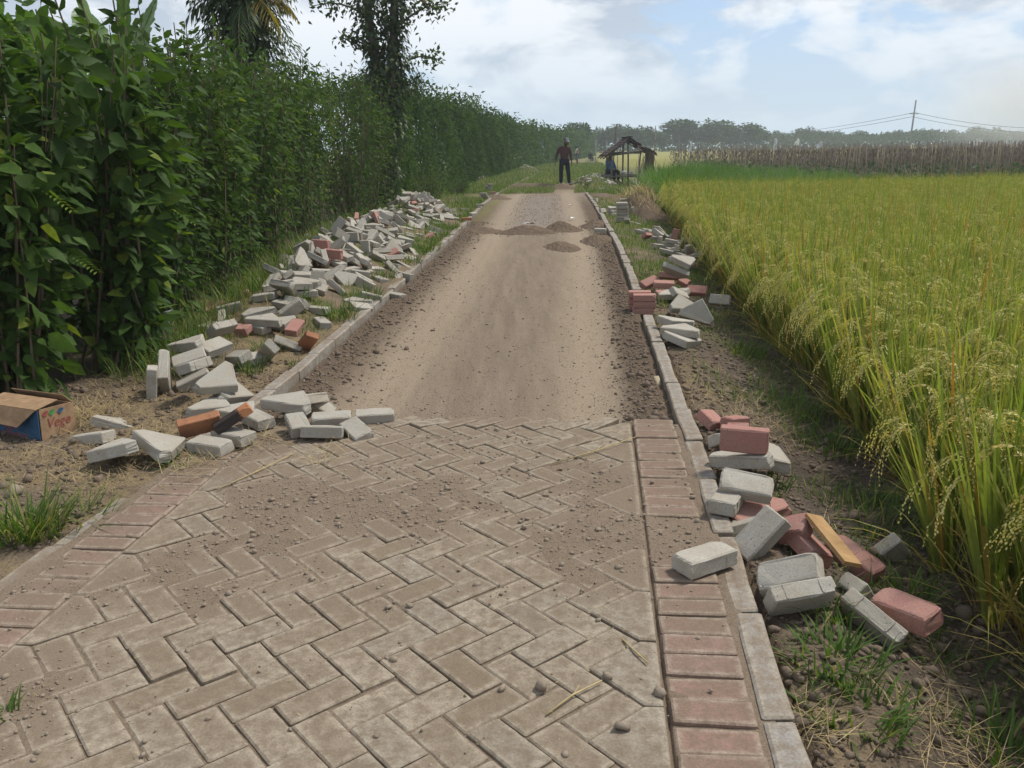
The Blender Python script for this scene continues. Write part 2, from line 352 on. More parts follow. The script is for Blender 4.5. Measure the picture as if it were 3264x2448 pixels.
# ground: one sheet out to the horizon
xs = np.concatenate([-grow(4.6, 900, .05, 1.13)[::-1], gx(-4.55, 3.6, .028), grow(3.6, 900, .03, 1.06)])
ys = np.concatenate([-grow(.5, 60, .1, 1.3)[::-1], gx(-.45, 1.3, .08), gx(1.3, 7, .028), gx(7, 14, .05), grow(14, 1300, .06, 1.025)])
X, Y = np.meshgrid(xs, ys); x = X.ravel(); y = Y.ravel()
kl = np.interp(y, KLY, KLX); kr = np.interp(y, KRY, KRX); re = np.interp(y, REY, REX)
z = gz(x, y) + rough(x, y); inside = (x > kl-.02) & (x < kr+.12)
z = np.where(inside & (y < 170), np.minimum(z, -.13), z)
f1 = fbm(x*1.7, y*1.7, 4, 21)
green = np.clip((sst(.5, .62, f1+.10*sst(6, 14, y)))*sst(5.5, 9, y), 0, 1); green = np.maximum(green, sst(20, 34, y)*.9); green[x > re] = np.maximum(green, sst(18, 26, y))[x > re]
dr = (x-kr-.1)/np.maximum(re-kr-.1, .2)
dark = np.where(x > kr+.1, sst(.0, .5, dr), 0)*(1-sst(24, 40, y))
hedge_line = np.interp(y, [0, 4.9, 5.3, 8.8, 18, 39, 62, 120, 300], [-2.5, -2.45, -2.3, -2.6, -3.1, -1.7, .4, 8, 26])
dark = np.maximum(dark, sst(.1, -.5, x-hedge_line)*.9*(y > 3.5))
straw = np.where(x < kl, sst(.35, .6, fbm(x*2.3, y*2.3, 3, 33)+.12*(y < 7)), sst(.45, .65, fbm(x*2, y*2, 3, 35)))
field = sst(60, 90, y)*(x > kr+2)
nx = len(xs); ii = np.arange((len(ys)-1)*nx).reshape(len(ys)-1, nx)[:, :-1]; q = np.stack([ii, ii+1, ii+nx+1, ii+nx], -1).reshape(-1, 4)
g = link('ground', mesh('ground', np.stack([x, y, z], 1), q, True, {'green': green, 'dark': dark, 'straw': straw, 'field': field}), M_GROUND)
tag(g, kind='structure')
# dirt road between the kerbs
ry = np.concatenate([gx(4.22, 9, .03), gx(9, 20, .06), grow(20, 170, .08, 1.03)]); fr = np.linspace(0, 1, 90)
def road_h(f, x, y):
    trk = np.exp(-((f-.25)/.11)**2)+np.exp(-((f-.80)/.095)**2); e = (1-sst(.03, .17, f) + sst(.875, .95, f))*(1-sst(22, 30, y))
    lanes = .006*(fbm(f*34, y*.35, 3, 45)-.5)*np.exp(-((f-.5)/.4)**4)
    return -.075+.035*sst(16, 28, y) - .014*np.clip(trk, 0, 1) + .03*np.clip(e, 0, 1) + lanes*1.6 + .014*(fbm(x*4, y*1.6, 4, 41)-.5)+.016*(fbm(x*17, y*15, 3, 43)-.5)*(.35+np.clip(e, 0, 1)*1.6)
Fm, Yr = np.meshgrid(fr, ry); f = Fm.ravel(); y = Yr.ravel()
kl = np.interp(y, KLY, KLX)+.03; kr = np.interp(y, KRY, KRX)+.01; x = kl + f*(kr-kl)
trk = np.exp(-((f-.25)/.11)**2)+np.exp(-((f-.80)/.095)**2)
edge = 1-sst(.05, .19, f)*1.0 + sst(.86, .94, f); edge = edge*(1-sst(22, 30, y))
z = road_h(f, x, y)
gritv = sst(15.5, 18, y)*(1-sst(27, 30, y))*np.exp(-((f-.5)/.2)**2)
gre = np.maximum(sst(30, 34, y)*(.55+.45*(1-np.clip(trk, 0, 1))), .6*sst(16, 22, y)*np.exp(-((f-.04)/.07)**2))*sst(.3, .55, fbm(x*2, y*.9, 3, 47)+.12)
nx = len(fr); ii = np.arange((len(ry)-1)*nx).reshape(len(ry)-1, nx)[:, :-1]; q = np.stack([ii, ii+1, ii+nx+1, ii+nx], -1).reshape(-1, 4)
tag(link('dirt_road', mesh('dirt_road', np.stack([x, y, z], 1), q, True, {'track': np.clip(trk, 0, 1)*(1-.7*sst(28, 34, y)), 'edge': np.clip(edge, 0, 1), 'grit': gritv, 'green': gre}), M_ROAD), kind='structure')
def road_z(x, y):
    x = np.asarray(x, float); y = np.asarray(y, float); kl = np.interp(y, KLY, KLX)+.03; kr = np.interp(y, KRY, KRX)+.01; f = (x-kl)/(kr-kl); return road_h(f, x, y)

# ------------------------------------------------------------------ blocks and pavers: bevelled prisms
def inset(P, d):
    P = np.asarray(P, float); n = len(P); out = []
    for i in range(n):
        a, b, c = P[i-1], P[i], P[(i+1) % n]
        u = (b-a)/np.linalg.norm(b-a); v = (c-b)/np.linalg.norm(c-b)
        n1 = np.array([-u[1], u[0]]); n2 = np.array([-v[1], v[0]])
        out.append(b + d*(n1+n2)/(1+n1@n2))
    return np.array(out)
def chamf(P, c):
    P = np.asarray(P, float); n = len(P); o = []
    for i in range(n):
        a, b, d = P[i-1], P[i], P[(i+1) % n]
        o.append(b+(a-b)/np.linalg.norm(a-b)*c); o.append(b+(d-b)/np.linalg.norm(d-b)*c)
    return np.array(o)
class Pav:
    def __init__(s, dusty=True): s.dusty = dusty; s.v = []; s.f = []; s.r = []; s.e = []
    def prism(s, P, z0, z1, r, slope=(0, 0), bev=.006, band=.016, ch=.004):
        P0 = np.asarray(P, float); P = chamf(P0, ch); c = P.mean(0); n = len(P); b = len(s.v)
        rings = [(P, z0, 0), (P, z1-bev*.7, .3), (chamf(inset(P0, bev), ch), z1, 1), (chamf(inset(P0, bev+band), ch), z1, 0)]
        for Q_, zz, e in rings:
            for p in Q_:
                dz = 0 if zz == z0 else (p[0]-c[0])*slope[0]+(p[1]-c[1])*slope[1]
                s.v.append((p[0], p[1], zz+dz)); s.r.append(r); s.e.append(e)
        for k in range(3):
            for i in range(n):
                j = (i+1) % n; s.f.append((b+k*n+i, b+k*n+j, b+(k+1)*n+j, b+(k+1)*n+i))
        s.f.append(tuple(b+3*n+i for i in range(n)))
        s.f.append(tuple(b+i for i in range(n))[::-1])
    def build(s, name, m):
        V = np.array(s.v); me = mesh(name, s.v, s.f, False, {'rnd': s.r, 'edge': s.e, 'dust': dirtmap(V[:, 0], V[:, 1])*s.dusty+(.06 if s.dusty != 1 else 0)}); return link(name, me, m)
WL = .1075; H2 = WL/math.sqrt(2); NL, NR, S0 = -1.737, .195, 4.57
def lat(i, j): return np.array(ns((i+j)*H2+NL+.053, (j-i)*H2+S0))
pv = Pav()
def lay(corners, r=None, far=False):
    P = np.array([lat(*c) for c in corners]); P = inset(P, .0028)+RNG.normal(0, .0012, (len(corners), 2))
    z = RNG.normal(0, .0024); sl = RNG.normal(0, .011, 2)
    if far: z += abs(RNG.normal(0, .007)); sl = RNG.normal(0, .05, 2)
    pv.prism(P, -.07, z, RNG.random() if r is None else r, sl)
for d0 in range(2, 62):
    for j in range(-40, 40):
        i = j+d0
        if d0 % 4 == 0: c = [(i, j), (i+2, j), (i+2, j+1), (i, j+1)]
        elif d0 % 4 == 2: c = [(i, j-1), (i+1, j-1), (i+1, j+1), (i, j+1)]
        else: continue
        sm = [a+b for a, b in c]
        if min(sm) < 0 or max(sm) > 24: continue
        nn, ss = to_ns(*lat(*c[0]))
        if ss < .25: continue
        if d0 <= 4 and nn < -1.25: continue
        lay(c, far=d0 <= 3)
def cap(apex, sgn):
    a = np.array(lat(*apex)); n0, s0 = to_ns(*a); e = .053
    P = [ns(n0, s0), ns(n0+sgn*.152, s0-.152), ns(n0+sgn*(.152+e), s0-.152), ns(n0+sgn*(.152+e), s0+.152), ns(n0+sgn*.152, s0+.152)]
    P = np.array(P)
    if sgn < 0: P = P[::-1]
    P = inset(P, .0028); pv.prism(P, -.07, RNG.normal(.001, .003), RNG.random(), RNG.normal(0, .012, 2))
for t in range(1, 14): cap((11+2*t, 11-2*t), 1)
for t in range(1, 14): cap((2+2*t, -2*t), -1)
pav = pv.build('pavement', M_PAVE); tag(pav, kind='structure')
pr = Pav(.97)
for (n0, n1, s1) in ((.206, .425, 4.42), (-1.953, -1.742, 4.02)):
    s = .3
    while s < s1:
        ww = .1075; P = np.array([ns(n0, s), ns(n1, s), ns(n1, s+ww), ns(n0, s+ww)]); P = inset(P, .003)+RNG.normal(0, .0018, (4, 2))
        pr.prism(P, -.07, RNG.normal(.0005, .003), RNG.random(), RNG.normal(0, .015, 2)); s += ww
red_edge = pr.build('red_pavement_edge', M_PAVER); red_edge.name = 'red_paving_strip'; tag(red_edge, kind='structure')
# film of dirt that fills the joints and buries parts of the paving
n_ = np.concatenate([np.arange(-2.0, .185, .016), np.arange(.185, .215, .003), np.arange(.216, .475, .016)]); s_ = np.arange(.25, 4.6, .016); Nn, Ss = np.meshgrid(n_, s_); xx, yy = ns(Nn.ravel(), Ss.ravel())
zz = film_h(xx, yy); zz = zz-.014*np.exp(-((Nn.ravel()-.2005)/.0045)**2); zz = np.where(Ss.ravel() > 4.42, -.06-.3*(Ss.ravel()-4.42), zz); nx = len(n_); ii = np.arange((len(s_)-1)*nx).reshape(len(s_)-1, nx)[:, :-1]
tag(link('dirt_layer', mesh('dirt_layer', np.stack([xx, yy, zz], 1), np.stack([ii, ii+1, ii+nx+1, ii+nx], -1).reshape(-1, 4), True), M_DUST), kind='structure')
# kerbs
def kerb(name, xf, segs, wd, side):
    k = Pav(.72)
    for a, b, top in segs:
        x0, x1 = xf(a)+RNG.normal(0, .0025), xf(b)+RNG.normal(0, .0025); g = .006
        w_ = wd*RNG.uniform(.94, 1.06)
        P = np.array([(x0, a+g), (x0+w_, a+g), (x1+w_, b-g), (x1, b-g)]) if side > 0 else np.array([(x0-w_, a+g), (x0, a+g), (x1, b-g), (x1-w_, b-g)])
        m_ = max(1, int((b-a)/.16))          # a few lengthwise pieces give an uneven, chipped line
        pts = []
        for q_ in (0, 1):
            A, B = (P[1], P[2]) if q_ == 0 else (P[3], P[0])
            for t in range(m_+1): pts.append(A+(B-A)*t/m_+np.array([RNG.normal(0, .0022), 0]))
        k.prism(pts, -.22, top+RNG.normal(0, .004), RNG.random(), RNG.normal(0, .008, 2), .008, .02, .006)
    return tag(k.build(name, M_KERB), kind='structure')
sg = []; yk = .2
while yk < 7.2: L_ = RNG.uniform(.5, .62); sg.append((yk, min(yk+L_, 7.38), .012 if yk > 4.3 else .004)); yk += L_
yk = 7.98
while yk < 29: L_ = RNG.uniform(.36, .46); sg.append((yk, yk+L_, .012+.02*RNG.random()*(yk > 9))); yk += L_
kerb('kerb', lambda v: np.interp(v, KRY, KRX)+.012, sg, .083, 1)
sg = [(2.62, 3.0, -.012), (3.02, 3.5, -.022), (3.52, 4.05, -.03)]; yk = 4.1
while yk < 60: L_ = RNG.uniform(.46, .56); sg.append((yk, yk+L_, .006+.02*RNG.random()*(yk > 10))); yk += L_
kerb('kerb', lambda v: np.interp(v, KLY, KLX), sg, .085, -1)

# loose blocks -------------------------------------------------------------
RECT = [(-.105, -.0525), (.105, -.0525), (.105, .0525), (-.105, .0525)]
WEDGE = [(-.149, -.08), (.149, -.08), (.149, -.025), (0, .124), (-.149, -.025)]
def block_mesh(P, k, th=.06, ribs=True):
    rg = np.random.default_rng(k); P = np.array(P)+rg.normal(0, .0015, (len(P), 2)); bm = bmesh.new()
    P = chamf(P, .004); n = len(P); h = th/2
    rings = [(inset(P, .003), -h), (P, -h+.004), (P, h-.006), (inset(P, .006), h)]
    V = [[bm.verts.new((p[0], p[1], z)) for p in Q_] for Q_, z in rings]
    for a, b in zip(V, V[1:]):
        for i in range(n): bm.faces.new((a[i], a[(i+1) % n], b[(i+1) % n], b[i]))
    bm.faces.new(V[-1]); bm.faces.new(V[0][::-1])
    # chipped, slightly wavy edges
    es = [e for e in bm.edges if e.calc_length() > .05]
    bmesh.ops.subdivide_edges(bm, edges=es, cuts=5, use_grid_fill=False)
    for v in bm.verts:
        v.co.x += rg.normal(0, .0009); v.co.y += rg.normal(0, .0009)
        if v.co.z > h-.003: v.co.z -= abs(rg.normal(0, .0011))
    for _ in range(rg.integers(1, 4)):
        c = max(bm.verts, key=lambda v: v.co.x*rg.choice([-1, 1])+v.co.y*rg.choice([-1, 1])+v.co.z*2).co.copy()
        for v in bm.verts:
            d = (v.co-c).length
            if d < .026: v.co -= (c-Vector((0, 0, 0))).normalized()*(.026-d)*rg.uniform(.25, .6)
    if ribs:
        for (a, b) in ((0, 1), (2, 3)):
            A = np.array(RECT[a]); B = np.array(RECT[b])
            for t in (.22, .78):
                p = A+(B-A)*t; s = -1 if A[1] < 0 else 1
                bmesh.ops.create_cube(bm, size=1, matrix=Matrix.Translation((p[0], p[1]+s*.0004, -.002)) @ Matrix.Diagonal((.006, .0028, th-.012, 1)))
    me = bpy.data.meshes.new('paving_block'); bm.to_mesh(me); bm.free(); return me
def broken_mesh(P, k, th=.06):
    """a block snapped off along a ragged edge"""
    rg = np.random.default_rng(k); P = [list(p) for p in P]; P2 = [P[0], [.01, P[0][1]]] + [[.01+rg.uniform(-.014, .014), P[0][1]+(.105)*t] for t in (.25, .5, .75)] + [[.006, P[3][1]], P[3]]
    return block_mesh([(a+.045, b) for a, b in P2], k, th, False)
RV = {}
for col, m in (('g', M_GREY), ('r', M_RED), ('c', M_CLAY)):
    RV[col] = {'r': [block_mesh(RECT, 10+k) for k in range(5)], 'u': [block_mesh(WEDGE, 30+k, ribs=False) for k in range(4)], 'b': [broken_mesh(RECT, 50+k) for k in range(3)]}
    for l in RV[col].values():
        for me in l: me.materials.append(m)
NAMES = {('g', 'r'): 'paving_block', ('g', 'u'): 'wedge_paver', ('r', 'r'): 'red_paving_block', ('r', 'u'): 'red_wedge_paver', ('r', 'b'): 'broken_red_block', ('c', 'r'): 'clay_brick', ('g', 'b'): 'broken_paving_block', ('c', 'b'): 'broken_clay_brick'}
def put_block(col, k, loc, q, label, group=None, dims=None):
    me = RV[col][k]; me = me[RNG.integers(len(me))]
    o = bpy.data.objects.new(NAMES[(col, k)], me); COL.objects.link(o)
    qn = Quaternion(q).normalized(); fit = Vector(dims)/2 if dims else Vector((.105, .0525, .03)); base = Vector((.105, .0525, .03))
    o.matrix_world = Matrix.Translation(loc) @ qn.to_matrix().to_4x4()
    o.scale = tuple(a/b for a, b in zip(fit, base)) if (dims and k != 'u') else (1, 1, 1)
    cat = 'wedge paver' if k == 'u' else 'clay brick' if col == 'c' else 'paving block'
    return tag(o, label, cat, group)
NEAR = [
('g','r',(0.657, 2.711, 0.04),(0.971, -0.016, -0.012, 0.239),(0.21, 0.105, 0.06),'pale grey block lying on the right red edging bricks, leftmost of the right pile'),
('g','r',(0.915, 2.932, 0.02),(0.172, 0.354, 0.185, -0.901),(0.21, 0.105, 0.06),'grey block leaning diagonally over the kerb with its broad face towards the paving'),
('g','r',(0.865, 3.22, 0.043),(0.522, -0.014, 0.001, -0.853),(0.21, 0.105, 0.06),'clean pale grey block lying alone across the kerb below the cracked upright block'),
('g','r',(0.942, 3.252, 0.09),(0.953, 0.255, 0.031, -0.157),(0.21, 0.105, 0.06),'grey block with dark cracks standing on its long edge beside the right kerb'),
('g','u',(1.061, 3.682, 0.052),(0.932, -0.014, -0.1, -0.347),None,'pale flat wedge slab under the upright red block'),
('r','r',(1.033, 3.625, 0.157),(0.687, 0.702, -0.137, -0.128),(0.21, 0.105, 0.06),'red block standing on its long edge on the pale wedge slab'),
('g','r',(1.072, 3.969, 0.037),(0.179, -0.008, -0.266, -0.947),(0.21, 0.105, 0.06),'grey block peeping out left behind the upright red block'),
('g','r',(0.909, 2.573, 0.048),(0.93, 0.219, -0.253, -0.152),(0.21, 0.105, 0.06),'beige grey block leaning back against the kerb with its broad face to the camera'),
('g','r',(0.913, 2.47, 0.024),(0.47, 0.879, 0.019, 0.074),(0.21, 0.105, 0.06),'pale block on edge in front of the beige leaning block'),
('g','r',(1.207, 2.697, -0.112),(0.099, 0.869, 0.119, -0.471),(0.15, 0.105, 0.06),'grey block tipped on end between the pale block on edge and the clean red block'),
('g','r',(1.146, 2.46, -0.063),(0.393, 0.798, -0.279, -0.361),(0.21, 0.105, 0.06),'long pale block on edge, nearest to the camera on the right soil'),
('g','u',(1.722, 8.947, 0.163),(0.932, -0.293, 0.205, -0.065),None,'lower of two stacked grey wedge slabs behind the loose red pile'),
('g','u',(1.547, 7.632, 0.046),(0.941, 0.288, 0.109, 0.14),None,'triangular grey wedge slab tilted up right of the neat red stack'),
('g','u',(1.309, 6.755, 0.067),(0.176, 0.066, 0.024, 0.982),None,'wedge slab lying flat just beyond the start of the right kerb stones'),
('g','u',(1.308, 6.46, 0.063),(0.978, 0.028, 0.014, -0.205),None,'middle one of three wedge slabs fanned out beside the right kerb'),
('g','u',(1.302, 6.357, 0.007),(0.007, -0.126, 0.034, -0.991),None,'nearest of three wedge slabs fanned out beside the right kerb'),
('g','u',(1.617, 7.328, 0.038),(0.814, 0.552, 0.06, -0.171),None,'thin wedge slab edge sticking out towards the rice below the tilted triangular slab'),
('g','r',(-1.492, 4.004, 0.036),(0.978, 0.029, -0.013, -0.207),(0.214, 0.105, 0.06),'clean grey block lying on the left red edging bricks, nearest of the left row'),
('g','r',(-1.413, 4.125, 0.042),(0.972, -0.007, 0.006, -0.235),(0.211, 0.105, 0.06),'grey block lying flat right beside the nearest one of the left row'),
('g','r',(-1.376, 4.429, 0.034),(0.911, 0.021, -0.006, -0.412),(0.203, 0.105, 0.06),'grey block under the long wedge slab at the left end of the unfinished paving'),
('g','r',(-1.128, 4.294, 0.045),(0.838, 0.033, 0.077, -0.539),(0.182, 0.105, 0.06),'pale grey block tilted forward at the left end of the unfinished paving'),
('g','r',(-1.128, 4.902, -0.048),(0.92, 0.178, 0.347, -0.04),(0.13, 0.105, 0.06),'small grey block leaning on the wedge slab beyond the paving edge'),
('g','r',(-2.024, 5.711, 0.154),(0.483, -0.029, 0.151, -0.862),(0.21, 0.13, 0.06),'broad slab at the back right of the leaning stack'),
('g','r',(-2.046, 5.307, 0.166),(0.207, 0.074, 0.244, -0.945),(0.21, 0.105, 0.06),'block with a rough broken end in the middle of the leaning stack'),
('g','r',(-2.007, 5.228, 0.05),(0.204, 0.168, 0.096, -0.96),(0.21, 0.105, 0.06),'shaded block at the bottom left of the leaning stack'),
('g','u',(-2.156, 5.642, 0.196),(0.963, 0.048, -0.107, -0.242),None,'wedge slab on the upper left of the leaning stack'),
('g','r',(-2.083, 6.081, 0.211),(0.451, 0.189, -0.33, -0.808),(0.21, 0.105, 0.06),'small upright block on the very top of the leaning stack'),
('g','r',(-1.886, 5.773, 0.068),(0.933, 0.13, -0.129, -0.309),(0.18, 0.105, 0.06),'block low at the right of the leaning stack'),
('g','r',(-1.852, 5.908, 0.017),(0.893, 0.108, 0.049, 0.434),(0.21, 0.105, 0.06),'long block lying right of the leaning stack'),
('g','r',(0.902, 3.129, -0.035),(0.979, -0.124, -0.061, 0.149),(0.21, 0.105, 0.06),'grey block half hidden under the diagonally leaning block beside the right kerb'),
('g','u',(-1.923, 3.921, 0.055),(0.456, -0.128, -0.007, 0.881),None,'wedge slab tipping towards the camera, leftmost of the loose slabs in front'),
('g','u',(-1.724, 3.988, 0.051),(0.924, -0.053, 0.109, -0.364),None,'yellowish wedge slab with its point to the right, beside the left red edging'),
('g','u',(-2.162, 4.538, -0.028),(0.977, -0.108, 0.169, 0.072),None,'wedge slab propped up behind the yellowish wedge slab on the left verge'),
('g','r',(-2.191, 4.252, 0.001),(0.987, -0.082, -0.078, -0.115),(0.21, 0.105, 0.06),'half buried grey block nearest the cardboard box'),
('g','u',(-1.208, 4.824, 0.025),(0.766, -0.155, 0.024, 0.623),None,'wedge slab lying on the bare earth beyond the paving edge'),
('g','u',(-1.227, 4.569, 0.087),(0.979, 0.043, 0.007, -0.198),None,'long wedge slab resting on top of the blocks at the end of the left kerb'),
('g','u',(-1.721, 4.9, 0.131),(0.554, 0.017, 0.207, -0.806),None,'uppermost front wedge slab of the leaning stack, its broad face up'),
('g','u',(-1.72, 4.72, 0.02),(0.62, -0.02, 0.02, -0.78),None,'wide wedge slab lying under the front of the leaning stack'),
('g','u',(-1.67, 4.952, 0.046),(0.771, -0.128, 0.208, -0.588),None,'wedge slab peeping out right under the leaning stack'),
('g','r',(-1.907, 5.015, 0.196),(0.787, -0.14, -0.081, 0.596),(0.21, 0.105, 0.06),'grey block with a white end halfway down the leaning stack'),
('g','u',(-2.162, 5.183, 0.1),(0.075, -0.711, -0.115, -0.689),None,'wedge slab standing on end against the left of the leaning stack'),
('g','r',(-2.193, 5.056, 0.078),(0.649, -0.092, 0.744, 0.134),(0.21, 0.105, 0.06),'lone block standing upright at the left of the leaning stack'),
('g','r',(-1.719, 5.932, 0.075),(0.496, 0.698, -0.515, -0.035),(0.21, 0.105, 0.06),'block tilted at the far right foot of the leaning stack'),
('g','r',(-1.689, 6.315, 0.027),(0.299, 0.925, 0.157, -0.175),(0.21, 0.105, 0.06),'pale block on edge under the bright orange brick'),
('c','r',(-1.529, 6.299, 0.054),(0.205, 0.426, 0.805, -0.358),(0.2, 0.1, 0.05),'bright orange brick propped on a grey block beside the left kerb'),
('c','r',(-1.423, 4.169, 0.125),(0.947, -0.023, -0.247, 0.206),(0.21, 0.1, 0.05),'smoked black and orange brick leaning on the left row of blocks'),
('c','r',(-1.595, 4.173, 0.093),(0.139, 0.158, -0.478, -0.853),(0.21, 0.1, 0.05),'dusty orange brick lying in the dry grass behind the left row of blocks'),
('g','r',(1.19, 3.73, 0.036),(0.688, -0.076, 0.09, -0.716),(0.24, 0.12, 0.06),'pale wedge slab lying right of the upright red block'),
('r','b',(1.062, 4.381, 0.008),(0.857, 0.004, 0.237, -0.457),None,'broken red block leaning on the right kerb, farthest of the near red pieces'),
('r','b',(1.06, 2.99, 0.02),(0.9, 0.1, -0.25, -0.3),None,'broken rough red block behind the diagonally leaning grey block'),
('r','r',(1.091, 2.936, -0.022),(0.761, -0.122, 0.163, -0.616),(0.21, 0.105, 0.06),'long red block lying left under the tan plank'),
('g','r',(1.544, 3.189, -0.184),(0.591, 0.678, 0.382, -0.211),(0.12, 0.105, 0.06),'small grey block piece sunk in grass at the foot of the rice'),
('r','r',(1.28, 2.52, -0.06),(0.87, 0.05, -0.06, -0.47),(0.2, 0.105, 0.07),'clean red block at the right end of the near blocks on the dark soil'),
('g','r',(1.621, 8.183, 0.056),(0.901, 0.247, 0.276, 0.225),(0.21, 0.105, 0.06),'grey block tilted behind the triangular wedge slab near the neat red stack'),
('g','u',(1.812, 8.941, 0.271),(0.169, -0.116, 0.183, -0.962),None,'upper of two stacked grey wedge slabs behind the loose red pile'),
]
for col, k, loc, q, dims, label in NEAR:
    o = put_block(col, k, loc, q, label, None, dims)
    if label.startswith('smoked'): o.data = o.data.copy(); o.data.materials.clear(); o.data.materials.append(M_CHAR)
HEAP = {
'heapA':'in the first low heap behind the leaning stack',
'heapB':'in the grey heap midway along the hedge',
'heapC':'in the reddish heap by the hedge',
'heapD':'in the long far heap along the hedge',
'heapR':'in the pale heap in front of the field hut',
'heapS':'in the small heap just left of the field hut',
'heapF':'in the distant heap along the left kerb bend',
'heapG':'in the small distant heap under the far hedge',
'scat':'scattered along the grass behind the right kerb',
}
